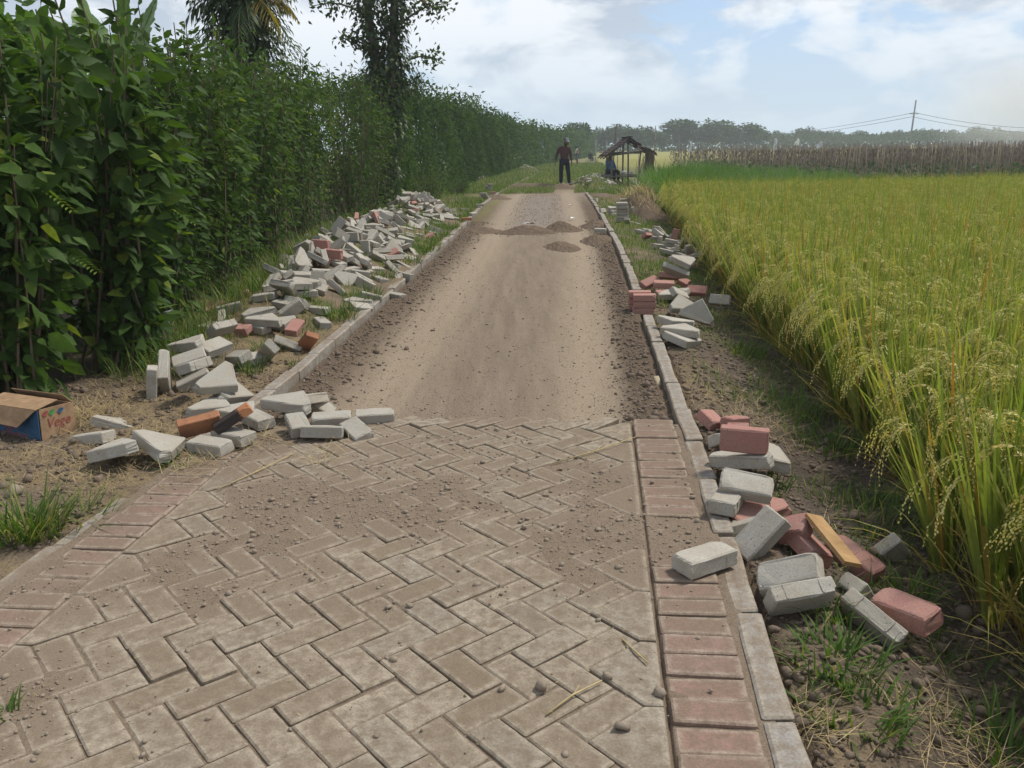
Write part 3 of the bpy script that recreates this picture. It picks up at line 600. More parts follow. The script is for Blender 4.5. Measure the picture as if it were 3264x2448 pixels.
HEAPS = {
'heapA':[(0,-1.99,7.38,0.101,0.04,-0.97,0.25,0.04),(1,-1.93,7.06,0.062,0.06,-0.96,-0.27,0.01),(1,-2.23,8.32,0.128,0.24,-0.22,0.11,-0.94),(0,-2.19,8.09,0.101,0.83,0.01,-0.07,-0.55),(0,-1.88,7.43,0.124,0.3,0.93,-0.18,-0.14),(0,-1.94,8.21,0.102,0.18,0.02,0.04,0.98),(1,-2.24,7.83,0.103,0.96,-0.02,-0.08,0.27),(0,-1.69,7.5,0.068,0.1,-0.16,-0.98,-0.01),(0,-1.29,8.29,0.02,0.01,0.21,-0.71,0.68),(1,-2.39,8.2,0.098,0.25,-0.22,-0.1,0.94),(0,-1.89,7.74,0.117,0.03,-0.97,-0.23,0.07),(0,-2.26,7.51,0.092,1,0.03,-0.07,-0.04),(0,-1.71,8.35,0.063,0.99,-0.03,0.07,-0.06),(0,-2.05,8.85,0.079,0.01,-0.21,0.98,0.01),(2,-2.27,6.88,0.047,0.18,-0.01,-0.03,0.98),(1,-1.42,8.12,0.027,0.96,0.01,0.06,0.26),(1,-2.03,7.55,0.165,0.87,-0.27,-0.11,-0.41),(2,-1.76,7,0.042,0.07,-0.7,-0.71,0.02),(1,-2.22,7.2,0.074,0.94,0.02,-0.05,0.34),(0,-2.57,7.33,0.071,0.11,0.16,-0.69,-0.7),(0,-1.86,7.24,0.098,0.05,-0.11,0.74,-0.66),(0,-1.56,7.25,0.035,0.5,0.07,0.03,0.86),(0,-2.11,8.17,0.139,0.85,0.05,0.12,-0.51),(0,-2.41,8.16,0.187,0.09,0.31,0.88,-0.36),(0,-2.11,6.93,0.053,0.24,0.02,-0.04,0.97),(0,-3.12,6.82,0.036,0,-0.21,0.98,-0),(0,-1.94,7.71,0.188,0.93,0,0.06,0.36),(3,-2.93,7.76,0.037,0,0.72,0.69,0),(0,-2.38,8.02,0.119,0.55,0.24,0.08,-0.79),(0,-1.61,8.92,0.052,0.95,-0,0.06,-0.31),(0,-2.05,8.52,0.105,0.1,0.1,-0.72,-0.68),(0,-1.86,8.02,0.106,0.07,-0.06,-1,0.03),(0,-2.07,8.09,0.18,0.11,-0.06,0.11,-0.99),(2,-2.67,7.79,0.046,0.02,0.93,0.38,0.03),(0,-2.67,7.06,0.04,0.75,-0.01,-0.01,0.66),(1,-1.96,7.89,0.154,0.23,0.13,-0.15,0.95),(1,-2.02,6.95,0.115,1,0.05,0.02,-0.08),(0,-1.32,7.9,0.005,0.17,0.28,-0.94,-0.05),(0,-2.49,7,0.067,0.43,-0.44,-0.57,0.54),(0,-2.36,8.45,0.077,0.42,-0.1,0.02,0.9)],
'heapB':[(1,-2.11,9.66,0.185,0.37,0.25,0.5,0.74),(0,-1.67,11.06,0.155,0.93,-0.06,0.11,-0.33),(0,-1.48,11.65,0.088,0.98,0,0.11,0.15),(0,-1.98,10.53,0.195,0.95,0.01,-0.01,-0.31),(0,-2.22,9.62,0.113,0.72,0.08,-0.03,-0.69),(0,-1.51,10.42,0.114,0.67,0.11,0.09,0.73),(0,-1.31,10.97,0.064,0.05,0.94,-0.32,-0.1),(0,-1.69,10.81,0.166,0.1,0.11,0.02,0.99),(0,-2.21,11.13,0.154,0.1,0.07,0.99,-0.01),(0,-1.68,10.47,0.161,0.09,0.67,-0.73,-0.1),(0,-1.74,9.95,0.147,0.07,-0.87,-0.48,0.04),(1,-1.93,10.82,0.197,0.01,0.97,0.25,0.01),(0,-2.27,10.09,0.155,0.09,-0.23,-0.72,0.65),(1,-2.16,11.66,0.146,0.52,0.07,-0.06,-0.85),(1,-1.99,10.03,0.2,0.17,0.98,-0.04,0),(0,-2.47,11.27,0.127,0.18,0.02,-0.1,0.98),(0,-1.92,10.52,0.279,0.71,-0.7,0.03,-0.05),(1,-1.73,11.41,0.155,0.05,-0.4,-0.91,0.05),(0,-1.16,10.64,0.025,0.21,-0.19,-0.96,0.04),(0,-1.15,10.05,0.01,0.6,0.12,-0.19,-0.77),(0,-1.18,11.53,0.027,0.12,0.86,-0.43,-0.23),(0,-2.39,9.59,0.138,0.7,-0.67,-0.21,-0.11),(0,-2.07,11,0.206,0.6,0.54,0.4,0.45),(0,-1.87,9.8,0.149,0.92,0.03,0.04,-0.4),(0,-2.36,9.93,0.106,0.08,0.34,0.93,0.05),(0,-1.89,10.29,0.186,0,0.7,-0.72,-0.04),(0,-1.63,10.13,0.134,0.91,-0.02,0.12,-0.39),(0,-2.26,11.01,0.17,0.08,-0.25,-0.7,0.67),(0,-1.91,11.69,0.162,0.69,-0.04,0.01,-0.73),(0,-1.56,11.13,0.162,0.29,0.44,-0.85,0.04),(0,-2.17,9.83,0.191,0.45,0.11,0.5,0.73),(2,-2.04,9.85,0.152,0.06,-0.74,0.67,0),(0,-1.53,10.67,0.123,0.99,0.01,0.14,0.06),(0,-1.81,9.9,0.213,0.93,0.01,0.07,-0.36),(0,-2.6,11.41,0.071,0.07,0.44,0.9,0.04),(0,-1.65,10.93,0.177,0.66,-0.71,0.23,-0.05),(0,-1.54,9.86,0.099,0.08,-0.89,-0.44,0.09),(0,-1.95,11.47,0.171,0.77,-0.02,0.01,0.64),(0,-2.51,10.9,0.089,0.08,-0.54,0.84,-0.05),(0,-0.98,9.35,-0.033,0,0.94,-0.34,-0.02),(0,-2.76,10.34,0.053,0.97,0,-0.04,-0.26),(1,-1.64,9.4,0.085,0.06,-0.07,0.04,-0.99),(0,-2.43,11.13,0.133,0.39,-0.9,0.09,-0.16),(0,-1.67,11.52,0.159,0.06,-0.09,-0.72,-0.69),(0,-2.01,9.7,0.209,0.41,0.7,-0.24,-0.54),(0,-1.3,9.78,0.046,0.89,-0.03,0.09,-0.45),(0,-2.62,9.44,0.055,0.27,0.04,-0.01,-0.96),(0,-1.79,11.2,0.237,0.24,-0.78,-0.54,-0.21),(1,-1.5,11.21,0.168,0.13,0.95,0.14,-0.26),(1,-2.29,10.48,0.14,0.1,0.55,0.82,0.08),(0,-2.12,11.27,0.167,0.97,0,-0.08,-0.23),(0,-1.39,9.39,0.069,0.2,-0.1,-0.69,0.68),(0,-1.29,10.42,0.06,0.06,0.1,0,0.99),(0,-2.67,9.76,0.056,0.82,-0.03,-0.04,0.57),(1,-2.65,11.15,0.066,0.5,0.05,-0.04,-0.86),(1,-1.83,9.41,0.148,0.88,-0.03,-0.23,0.42),(0,-1.02,10.13,-0.004,0.28,-0.22,-0.65,0.67),(0,-2.17,9.39,0.102,0.08,-0.05,-0.04,0.99),(0,-1.67,10.81,0.222,0.1,-0.42,-0.9,0.06),(1,-1.87,11.41,0.232,0.96,-0.01,0.04,-0.26),(1,-1.18,11.11,0.032,0.2,0.59,-0.77,-0.14),(0,-1.52,9.9,0.156,0.07,0.67,-0.73,-0.1),(1,-2.44,11.44,0.189,0.25,0.29,-0.91,0.15),(0,-2.16,11.3,0.22,0.07,0.74,0.66,0.05),(1,-1.33,10.58,0.13,0.02,-0.42,0.9,-0.11),(0,-2.15,9.26,0.117,0.65,0.71,-0.22,-0.19),(1,-1.69,11.64,0.197,0.95,-0.29,0.12,0.04),(1,-1.31,11.49,0.093,0.18,-0.68,0.71,0.06),(0,-2.53,11.44,0.141,0.23,0.42,-0.86,0.2),(1,-2.19,9.39,0.219,0.47,0.12,0.7,-0.52),(0,-1.48,9.61,0.07,0.08,0.12,-0.99,-0.05),(0,-2.43,11.63,0.125,0.04,0.68,-0.71,0.17),(2,-1.94,9.83,0.238,0.67,0.73,-0.08,-0.13),(2,-1.39,10.84,0.115,0.3,0.02,0.1,-0.95),(0,-1.45,10.08,0.087,0.91,0.07,0.1,0.4),(0,-2.07,11.15,0.245,0.69,-0.69,0.21,0.08),(0,-2.52,9.86,0.108,0.01,0.79,0.58,0.21),(0,-1.54,9.69,0.109,0.12,-0.01,-0.67,-0.73),(0,-1.98,10.85,0.255,0.01,0.99,-0.13,0.01),(0,-2.44,10.82,0.131,0.55,-0.09,0.21,-0.8),(1,-1.41,11.07,0.177,0.76,0.47,0.3,0.32),(1,-2.61,9.55,0.111,0.23,0.24,0.89,-0.3),(0,-1.79,10.26,0.22,0.29,-0.18,-0.94,0.02)],
'heapC':[(0,-1.53,12.26,0.095,0.77,-0.07,0.09,-0.63),(0,-2.11,12.93,0.219,0.4,0.34,-0.45,-0.72),(0,-1.7,13.47,0.216,0.03,0.22,0.69,0.69),(1,-2.25,12.5,0.141,0.81,-0.04,-0.09,0.58),(2,-1.75,14.15,0.22,0.07,0.84,-0.53,-0.11),(0,-1.64,12.76,0.139,0.12,-0.37,-0.92,0.02),(0,-1.76,13.85,0.222,0.09,-0.54,-0.83,0.05),(1,-2.2,13.48,0.206,0.12,-0,0.99,0.02),(2,-1.99,14.41,0.24,0.37,-0,-0.02,-0.93),(2,-2,12.9,0.251,0.12,-0.91,0.24,0.32),(1,-1.66,14.8,0.186,0.12,-0.32,-0.94,0.05),(0,-2.39,13.26,0.148,0.12,-0.56,0.82,-0.06),(0,-2.28,14.23,0.193,0.96,0.02,-0.14,-0.22),(1,-2.3,14.45,0.18,0.06,-0.84,0.52,-0.13),(0,-2.02,13.49,0.256,0.22,-0.26,-0.69,0.64),(0,-1.62,14.21,0.182,0.1,0.78,-0.6,-0.12),(1,-2.09,13.75,0.237,0.08,0.18,0.98,0.03),(0,-2.57,12.89,0.092,0.09,-0.61,0.79,-0.04),(1,-2.64,13.4,0.146,0.7,0.71,-0.06,0.09),(0,-2.56,13.55,0.113,0.35,0.12,-0.05,-0.93),(0,-1.68,14.5,0.197,0.18,-0.12,0.01,-0.98),(1,-1.76,13.81,0.284,0,-0.99,0.09,0.1),(0,-1.48,12.49,0.089,0.97,0.04,0.1,0.21),(0,-1.96,14.25,0.245,0.43,-0.01,-0.01,-0.9),(0,-2.4,14.97,0.137,0.62,-0.11,-0.07,0.77),(0,-2,12.25,0.181,0.56,-0.55,0.45,-0.43),(1,-1.5,13.81,0.173,0.22,0.38,-0.86,-0.26),(0,-1.85,13.44,0.224,0.06,-0.61,-0.79,0.01),(2,-1.92,13.2,0.216,0.83,0.06,0.02,0.55),(1,-1.89,13.02,0.249,0.45,0.16,-0.34,0.81),(0,-1.15,14.06,0.05,0.01,0.98,-0.19,-0.09),(0,-1.69,12.66,0.184,0.17,-0.98,-0.06,-0.05),(0,-2.3,12.96,0.154,0.11,0.11,0.99,0.04),(0,-1.64,14.37,0.211,0.15,-0.06,-0.7,-0.7),(0,-1.55,13.39,0.146,0.94,0.07,0.14,0.3),(0,-2.05,12.61,0.172,0.04,-0.68,0.74,0),(0,-2.23,14.61,0.231,0.89,-0.07,0.08,0.44),(0,-2.34,13.8,0.208,0,0.95,-0.12,0.3),(0,-2.41,14.04,0.178,0.27,-0.07,0.65,-0.71),(0,-1.45,12.97,0.098,0.13,0.06,-0.99,-0.02),(0,-1.85,13.21,0.27,0.06,-0.77,-0.63,0.02),(0,-2.47,12.81,0.146,0.07,-0.06,-0.99,-0.06),(0,-2.71,14.32,0.08,0.99,-0,-0.09,0.06),(0,-2.22,13.23,0.189,0.9,0.08,-0.1,-0.41),(0,-2.36,14.33,0.228,0.13,-0.33,0.93,-0.06),(2,-1.13,13.4,0.038,0.08,0.42,-0.9,-0.04),(2,-1.71,12.46,0.138,0.95,0.05,0.08,0.31),(3,-2.22,13.96,0.211,0.29,0.12,-0.04,-0.95),(0,-1.47,13.09,0.109,0.99,0.02,0.14,0.04),(1,-1.69,14.51,0.26,0.5,-0.11,0.05,-0.86),(2,-2.47,13.19,0.186,0.01,-0.99,-0.05,-0.13),(0,-2.18,14.48,0.251,0.95,-0.09,0.11,0.28),(0,-1.64,13,0.175,0.52,-0.36,-0.51,0.59),(0,-1.3,13.35,0.071,0.91,-0.04,0.11,-0.4),(2,-1.16,14.83,0.05,0.75,0.07,0.07,0.65),(0,-1.09,14.26,0.061,0.69,-0.71,0.14,-0.03),(0,-1.87,14.73,0.226,0.04,-0.09,-1,0.02),(1,-1.36,14.4,0.153,0.29,0.09,-0.64,-0.7),(0,-2.28,13.29,0.241,0.13,-0.33,0.94,-0.02),(3,-2.59,13.83,0.108,0.07,0.82,0.55,0.1),(0,-1.61,12.78,0.216,0.16,-0.15,-0.18,-0.96),(0,-1.38,14.15,0.128,0.65,-0.53,-0.28,0.47),(1,-2.47,12.51,0.1,0.28,0.09,-0,-0.96),(1,-1.48,14.58,0.169,0.27,0.17,-0.93,0.15),(0,-1.53,14,0.153,0.08,-0.89,-0.43,0.15),(0,-2.98,12.71,0.067,0.06,-0.02,0.71,-0.71),(1,-1.42,12.47,0.136,0.02,0.93,-0.36,-0.11),(0,-1.83,12.25,0.15,0.04,-0.9,-0.44,0.05)],
'heapD':[(0,-1.69,15.42,0.194,0.43,0.1,0.03,0.9),(0,-1.38,15.88,0.122,0.05,0.9,-0.4,-0.15),(1,-1.93,17.39,0.347,0.23,0.22,-0.66,0.68),(1,-2.08,16.62,0.253,0.07,-0.92,0.37,-0.13),(1,-2.03,18.44,0.245,0.22,-0.85,-0.45,-0.15),(1,-1.97,16.06,0.244,0.88,0.06,-0.06,-0.46),(0,-2.33,17.76,0.164,0.13,-0.16,-0,0.98),(1,-1.59,17.07,0.242,0.85,0.09,0.14,0.5),(0,-2.19,17.88,0.205,0.14,0.57,0.8,0.07),(0,-2.38,17.44,0.156,0.98,-0.02,-0.16,0.08),(0,-1.7,15.6,0.228,0.29,0.93,0.24,-0.01),(1,-1.52,16.21,0.233,0.87,-0.18,0.28,0.36),(0,-1.87,16.93,0.313,0.66,0.68,-0.23,-0.22),(0,-1.67,16.6,0.251,0.08,-0.14,0.04,-0.99),(0,-2.32,18.6,0.123,0.03,0.99,0.09,0.11),(3,-2.43,17.65,0.17,0.94,0.22,-0.19,-0.19),(1,-1.51,17.64,0.201,0.09,0.91,-0.38,-0.16),(0,-2.5,17.25,0.146,0.7,0.7,-0.13,0.08),(0,-2.18,16.4,0.214,0.25,0.15,-0.02,-0.95),(0,-2.09,17.19,0.26,0.05,-0.93,0.34,-0.14),(0,-1.56,16.04,0.188,0.14,0.01,-0.99,-0.03),(0,-2.48,15.92,0.112,0.98,0.01,-0.12,-0.15),(0,-1.43,15.32,0.119,0.9,0.07,0.13,0.41),(0,-2.36,16.96,0.164,0.11,-0.79,0.59,-0.13),(0,-1.37,17.15,0.181,0.82,-0.32,0.28,-0.38),(0,-1.83,16.16,0.312,0.1,0.88,-0.35,0.31),(0,-2.25,17.71,0.263,0.17,-0.42,-0.89,-0.11),(2,-1.77,16.44,0.261,0.24,-0.04,0.04,-0.97),(0,-2.09,18.61,0.171,0.09,0.34,0.94,-0.02),(1,-1.94,18.29,0.256,0.97,0.16,-0.01,0.17),(0,-2.18,17.61,0.28,0.97,0.21,0.04,0.08),(0,-1.71,17.58,0.266,0.03,0.99,-0.08,-0.1),(0,-1.92,18.57,0.232,0.15,-0.32,-0.93,-0.01),(0,-1.39,16.85,0.204,0.88,0.01,-0.03,-0.48),(1,-1.98,16.77,0.353,0.06,0.01,-0.8,-0.6),(0,-2.58,18.37,0.117,0.6,-0.23,0.01,0.77),(0,-1.67,18.41,0.22,0.34,0.67,-0.6,-0.26),(0,-1.96,16.41,0.262,0.69,0.06,-0.02,-0.72),(0,-1.78,17.25,0.288,0.04,0.67,-0.74,-0.03),(1,-2.8,18.7,0.051,0.01,-0.99,0.1,-0.03),(0,-2.16,16.04,0.203,0.48,-0.11,-0.08,0.87),(2,-1.61,16.36,0.245,0.61,0.71,0.31,0.14),(0,-1.76,17.1,0.331,0.21,-0.88,-0.42,-0.07),(1,-2.45,18.26,0.113,0.12,0.11,0.99,-0.02),(1,-1.52,15.69,0.157,0.02,-0.99,0.02,0.15),(0,-2.4,18.5,0.157,0.2,-0.83,0.51,0.05),(0,-1.31,16.82,0.129,0.66,-0.13,0.13,-0.73),(0,-2.12,17.38,0.248,0.15,0.06,0.99,-0),(0,-2.67,16.61,0.079,0.91,-0.05,-0.08,0.41),(0,-1.25,16.3,0.115,0.25,-0.93,-0.21,0.18),(0,-1.29,16.55,0.118,0.98,0.03,0.17,0.06),(1,-2.5,18.08,0.107,0.1,0.56,0.82,0.06),(0,-2.48,16.74,0.127,0.13,0.28,0.95,0.06),(0,-2.82,16.91,0.056,0.69,-0.04,-0.04,0.73),(0,-1.55,15.88,0.207,0.03,-0.26,0.96,0.1),(0,-1.72,16.23,0.289,0.31,0.05,0.29,0.9),(0,-1.12,16.47,0.065,0.11,0.06,-0.99,-0.02),(1,-1.71,15.93,0.261,0.1,-0.65,0.75,-0.05),(2,-2.13,16.25,0.254,0.13,-0.51,0.83,-0.22),(0,-1.68,16.15,0.252,0.27,0.96,0.01,-0.11),(1,-1.37,17.42,0.156,0.11,0.18,0.02,0.98),(0,-2.18,16.91,0.231,0.44,0.16,-0.07,-0.88),(1,-2.01,17.81,0.278,0.66,0.02,0.09,0.75),(0,-1.04,18.95,0.052,0.21,0.13,-0.68,-0.69),(0,-1.88,15.22,0.218,0.69,0.02,0.02,0.73),(0,-2.3,16.21,0.169,0.97,0.04,-0.15,-0.18),(0,-1.2,17.15,0.097,0.27,0.15,0.06,0.95),(0,-2.37,15.4,0.138,0.93,-0.05,-0.12,0.35),(3,-2.09,15.71,0.209,0.03,-0.99,0.13,-0.1),(0,-1.9,17.29,0.367,0.43,0.55,-0.43,0.57),(0,-1.6,18.36,0.237,0.9,-0.05,0.42,0.08),(0,-2.65,17.13,0.086,0.36,-0.09,-0.05,0.93),(1,-2.23,17.09,0.237,0.11,-0.94,0.14,-0.28),(1,-2.89,16.35,0.05,0.02,0.89,0.46,0.03)],
'heapR':[(0,3.59,34.68,0.258,0.95,-0.03,0.09,-0.29),(0,2.75,33.89,0.137,0.08,0.6,0.79,0.11),(0,3.96,35.56,0.092,0.08,-0.14,-0.03,-0.99),(0,3.18,34.71,0.296,0.15,0.09,0.7,0.69),(0,2.95,35.04,0.214,0.24,0.12,-0.07,-0.96),(1,3.44,34.45,0.278,0.05,-0.57,-0.82,0.01),(0,3.06,33.67,0.179,0.92,0.05,-0.07,0.38),(1,3.41,34.75,0.281,0.78,-0.04,0.03,-0.63),(0,2.81,35.85,0.101,0.1,0.45,0.89,-0.01),(1,3.44,35.22,0.291,0.7,0.63,0.28,0.2),(0,3.11,34.16,0.241,0.05,0.44,0.9,0.07),(0,3.32,35.01,0.304,0.22,0.4,0.88,-0.1),(1,3.69,35.18,0.203,0.07,0.96,-0.26,-0.1),(0,4.15,34.7,0.064,0.15,-0.47,-0.87,0.09),(0,2.65,35.29,0.115,0.16,-0.13,0.01,0.98),(0,3.47,34.97,0.263,0.95,-0.02,0.05,0.32),(0,3.72,33.65,0.148,0.56,0.14,0.02,0.82),(0,3.19,35.43,0.208,0.08,0.82,0.56,-0.02),(0,3.25,34.54,0.319,0.02,-0.95,-0.16,-0.26),(1,3.18,35.67,0.198,0.09,0.47,0.85,-0.2),(0,3.46,34.61,0.341,0.04,-0.74,-0.67,0.04),(0,3.55,34.88,0.291,0.24,0.39,-0.89,0.06),(0,2.92,35.9,0.143,0.46,0.81,-0.34,-0.08),(0,3.27,34.29,0.271,0.69,-0.01,-0.06,0.72),(0,2.39,35.65,0.043,0.77,-0.06,-0.04,0.64),(0,3.23,34.8,0.332,0.68,-0.24,-0.16,-0.67),(0,3.43,35.75,0.186,0.32,-0.34,-0.56,0.68),(1,2.82,33.88,0.206,0.87,-0.07,0.07,-0.48),(0,3.49,35.46,0.227,0.41,0.39,0.64,0.52),(1,3.72,34.32,0.218,0.7,-0.07,0.12,-0.7),(0,3.14,35.2,0.257,0.47,-0.56,-0.47,0.5),(0,3.48,34.16,0.256,0.05,-1,0.03,0.05),(0,3.86,33.6,0.106,0.6,0.15,0.05,0.78),(0,2.8,35.15,0.165,0.12,0.68,0.72,0.07),(0,3.6,34.04,0.227,0.93,0.09,0.1,0.34),(0,3.07,34.56,0.301,0.82,-0.25,-0.03,0.51),(0,3.87,33.95,0.138,0.14,0.24,-0.96,-0.08),(0,2.85,35.37,0.158,0.65,-0.12,-0.05,0.75),(0,3.2,35.81,0.153,0.02,0.1,0.99,-0.07),(1,2.44,35.03,0.077,0.1,0.25,0.96,0.01),(0,4.15,35.79,0.05,0.08,-0.09,-0.72,-0.69),(0,3.7,34.97,0.22,0.13,-0.31,-0.94,0.07),(0,3.37,35.4,0.242,0.06,-0.07,-0.65,0.75),(0,4.11,34.91,0.114,0.92,0.17,0.29,0.17),(0,2.99,35.47,0.203,0.72,0.66,-0.21,-0.05),(0,3.85,33.78,0.171,0.91,0.36,0.01,-0.22),(2,3.89,35.83,0.083,0.12,0.18,-0.98,0.02),(3,3.06,34.39,0.25,0.95,-0.02,-0.08,0.29),(0,3.19,33.78,0.209,0.4,-0.03,-0.09,0.91),(0,3.79,34.13,0.215,0.04,-0.32,0.03,-0.95),(1,3.06,33.57,0.226,0.04,-0.81,-0.58,-0.08),(0,4,34.8,0.154,0.1,0.54,0.79,0.28),(0,3.84,34.45,0.203,0.69,0.7,0.1,-0.15),(0,2.91,35,0.267,0.39,-0.14,-0.02,0.91),(0,4,33.56,0.099,0.3,-0.08,-0.95,0.02),(0,4.02,35.03,0.108,0.84,0.08,0.16,0.52),(0,2.29,34.82,0.049,0.08,-0.32,0.94,-0.04),(0,3.01,35.63,0.162,0.11,0.57,0.81,-0.01),(0,3.88,34.58,0.17,0.97,0.03,0.18,0.15),(0,3.33,35.26,0.239,0.06,0.93,0.36,-0.02),(0,3.06,33.63,0.296,0.99,0.07,-0.05,0.14),(0,3.61,34.29,0.286,0.11,0.52,0.84,0.1)],
'heapS':[(0,3.77,39.66,0.263,0.26,0.41,-0.61,-0.62),(0,4.37,39.79,0.208,0.51,-0.12,0.1,-0.84),(0,2.76,40.33,0.023,0.03,0.92,0.38,0.04),(0,4.23,39.78,0.246,0.11,-0.8,-0.58,0.07),(0,4.36,40.23,0.212,0.15,-0.06,-0.99,0.04),(2,4.67,41.5,-0.007,0.08,-0.07,-0.02,-0.99),(0,3.6,39.9,0.218,0.69,-0.1,-0.11,0.71),(0,3.38,40.08,0.161,0.7,0.1,-0.11,-0.7),(0,3.65,39.44,0.186,0.94,0.04,-0.12,0.32),(0,4.27,40.09,0.244,0.05,0.92,-0.38,-0.11),(0,4.55,39.75,0.137,0.18,-0.07,-0.98,-0.02),(0,2.79,39.62,0.026,0.03,-0.95,0.31,-0.05),(0,4.37,39.61,0.236,0.21,0.94,0.01,-0.27),(0,3.61,39.6,0.248,0.12,0.61,-0.78,-0.05),(0,4.33,40.36,0.245,0.61,-0.28,-0.08,-0.74),(1,3.86,39.97,0.275,0.99,0,-0.07,0.14),(0,4.38,39.95,0.238,0.64,0.68,0.33,0.14),(0,3.19,39.95,0.105,0.99,-0.01,-0.13,0.07),(2,4.05,38.9,0.112,0.75,0.06,0.08,-0.65),(1,3.48,39.67,0.174,0.97,0.07,-0.1,-0.22),(0,4.07,39.36,0.206,0.06,-0.8,0.59,0.08),(1,5.18,40.81,-0.068,0.15,-0.09,0.02,-0.98),(0,3.27,41.8,0.033,0.67,-0.69,0.18,-0.21),(1,4.05,39.61,0.252,0.8,0.03,0.07,-0.59),(0,4.08,40.6,0.215,0.06,0.8,0.59,-0.08),(0,4.27,39.51,0.202,0.87,0.12,0.07,0.47)],
'heapF':[(1,1.25,57.84,0.325,0.04,0.36,-0.93,-0.02),(1,1.14,58.47,0.323,0.02,-0.02,0.01,1),(0,0.97,56.88,0.27,0.82,-0.04,-0.1,0.56),(0,1.18,58.25,0.352,0.67,0.67,-0.24,-0.21),(1,1.31,59.3,0.274,0.08,0.73,-0.68,-0.04),(2,1.64,57.12,0.198,0.89,-0.06,0.16,-0.43),(0,1.19,57.28,0.312,0.03,-1,0.05,-0.01),(0,0.96,58.24,0.3,0.13,-0.06,0.99,-0.01),(0,1.67,57.76,0.207,0.01,0.98,-0.06,-0.19),(1,0.8,57.26,0.241,0.12,0.15,-0,-0.98),(0,2.28,58.62,0.024,0.77,0.04,0.05,0.64),(0,1.76,56.58,0.137,0.98,0.01,0.15,-0.1),(0,1.36,58.4,0.344,0.23,0.05,-0.67,0.7),(0,1.66,58.11,0.234,0.7,-0.69,0.1,0.16),(0,0.78,58.06,0.247,0.69,-0.12,-0.12,0.7),(0,1.41,58.9,0.278,0.07,-0.76,-0.63,0.12),(2,1.28,58.93,0.299,0,-0.83,-0.56,0.05),(0,1.48,58.17,0.276,0.61,0.12,0.09,0.78),(0,0.97,58.74,0.29,0.66,0.08,-0.1,-0.74),(0,1.49,57.18,0.269,0.04,0.47,-0.88,0.06),(0,1.8,58.93,0.169,0.7,0.69,0.15,-0.09),(0,0.93,59.38,0.274,0.3,-0.94,-0.17,-0.04),(0,1.23,57.54,0.32,0.89,0.04,0.04,0.45),(0,1.08,58.43,0.404,0.07,0.05,0.71,0.7),(1,0.87,59.58,0.219,0.71,-0.11,-0.06,0.7),(1,1.17,58.62,0.36,0.41,-0.07,0.13,0.9)],
'heapG':[(0,-2.45,42.29,0.179,0.32,-0.07,-0.05,0.94),(0,-1.3,42.69,0.175,0.24,-0.12,-0.65,0.71),(0,-2.23,42.6,0.216,0.36,0.05,-0.04,-0.93),(2,-1.59,42.39,0.206,0.73,0.07,0.05,0.68),(2,-2.39,42.07,0.206,0.01,-0.08,0.42,0.9),(2,-1.65,43.53,0.145,0.34,0.26,-0.67,-0.61),(0,-2.31,42.77,0.198,0.01,0.97,-0.24,0.08),(2,-1.94,42.23,0.225,0.01,-0.25,0.97,0.03),(2,-2.69,42.66,0.159,0.71,0.7,-0.05,0.08),(0,-1.54,41.32,0.099,0.42,0.05,-0.03,0.91),(0,-1.43,42.26,0.173,0.06,0.52,-0.85,-0.06),(2,-1.9,42.72,0.229,0.03,0.92,-0.39,0.01),(0,-1.77,42.36,0.225,0.03,-0.97,-0.25,0.04),(0,-1.38,43.39,0.113,0.97,-0.06,0.04,-0.21),(2,-2.22,42.4,0.24,0.3,0.23,0.63,0.68),(1,-2.35,41.87,0.161,0.07,-0.91,0.41,-0.04)],
'scat':[(0,2.56,12.92,-0.148,0.06,0.84,-0.53,-0.11),(1,2.37,15.68,-0.041,0.8,0.05,0.06,0.6),(0,2.81,13.61,-0.185,0.99,0.01,0.1,-0.02),(0,2.7,13.07,-0.155,0.53,0.64,0.45,0.33),(0,2.85,16.28,-0.125,0.06,-0.9,-0.43,0.09),(0,2.54,15.15,-0.006,0.42,-0.66,-0.33,-0.53),(0,2.84,14.66,-0.166,0.08,0.58,-0.81,-0.07),(0,3.22,15.66,-0.206,0.11,-0.06,0.01,-0.99),(0,2.69,15.35,-0.09,0.52,0.62,0.47,0.35),(0,2.32,13.5,-0.071,0.1,0.38,-0.92,-0.06),(0,2.49,15.48,-0.037,0.3,0.84,0.44,0.09),(0,2.42,14.8,-0.065,0,0.99,-0.12,-0.1),(0,2.59,15.38,-0.088,0.07,0.68,-0.72,-0.08),(1,2.66,14.16,-0.137,0.02,-0.99,-0.06,0.12),(0,2.52,13.82,-0.111,0.01,-0.99,0.05,0.12),(0,2.51,13.34,-0.124,0.12,-0.31,-0.94,0.03),(2,2.75,12.98,-0.19,0.08,0.55,-0.83,-0.07),(0,2.91,15.13,-0.166,0.16,0.1,0,0.98),(0,2.78,15.62,-0.125,0.11,-0.28,-0.95,0.02),(1,2.45,13.05,-0.077,0.58,0.07,-0.14,-0.8)],
}
rg = np.random.default_rng(5)
for hname, dx in (('heapB', -.22), ('heapC', -.30), ('heapD', -.36)):
    HEAPS[hname] = HEAPS[hname]+[(r[0], r[1]+dx, r[2]+.13, r[3]+.03)+tuple(r[4:]) for r in HEAPS[hname][::(2 if hname == 'heapB' else 5)]]
FARB = bmesh.new()
HEAPS['scat'] = HEAPS['scat']+[(r[0] ^ (2 if i % 5 == 0 else 0), r[1]+(.16 if i % 2 else -.2), r[2]+(-1.0 if i % 3 else 2.2), r[3]+.035)+tuple(r[4:]) for i, r in enumerate(HEAPS['scat'])]
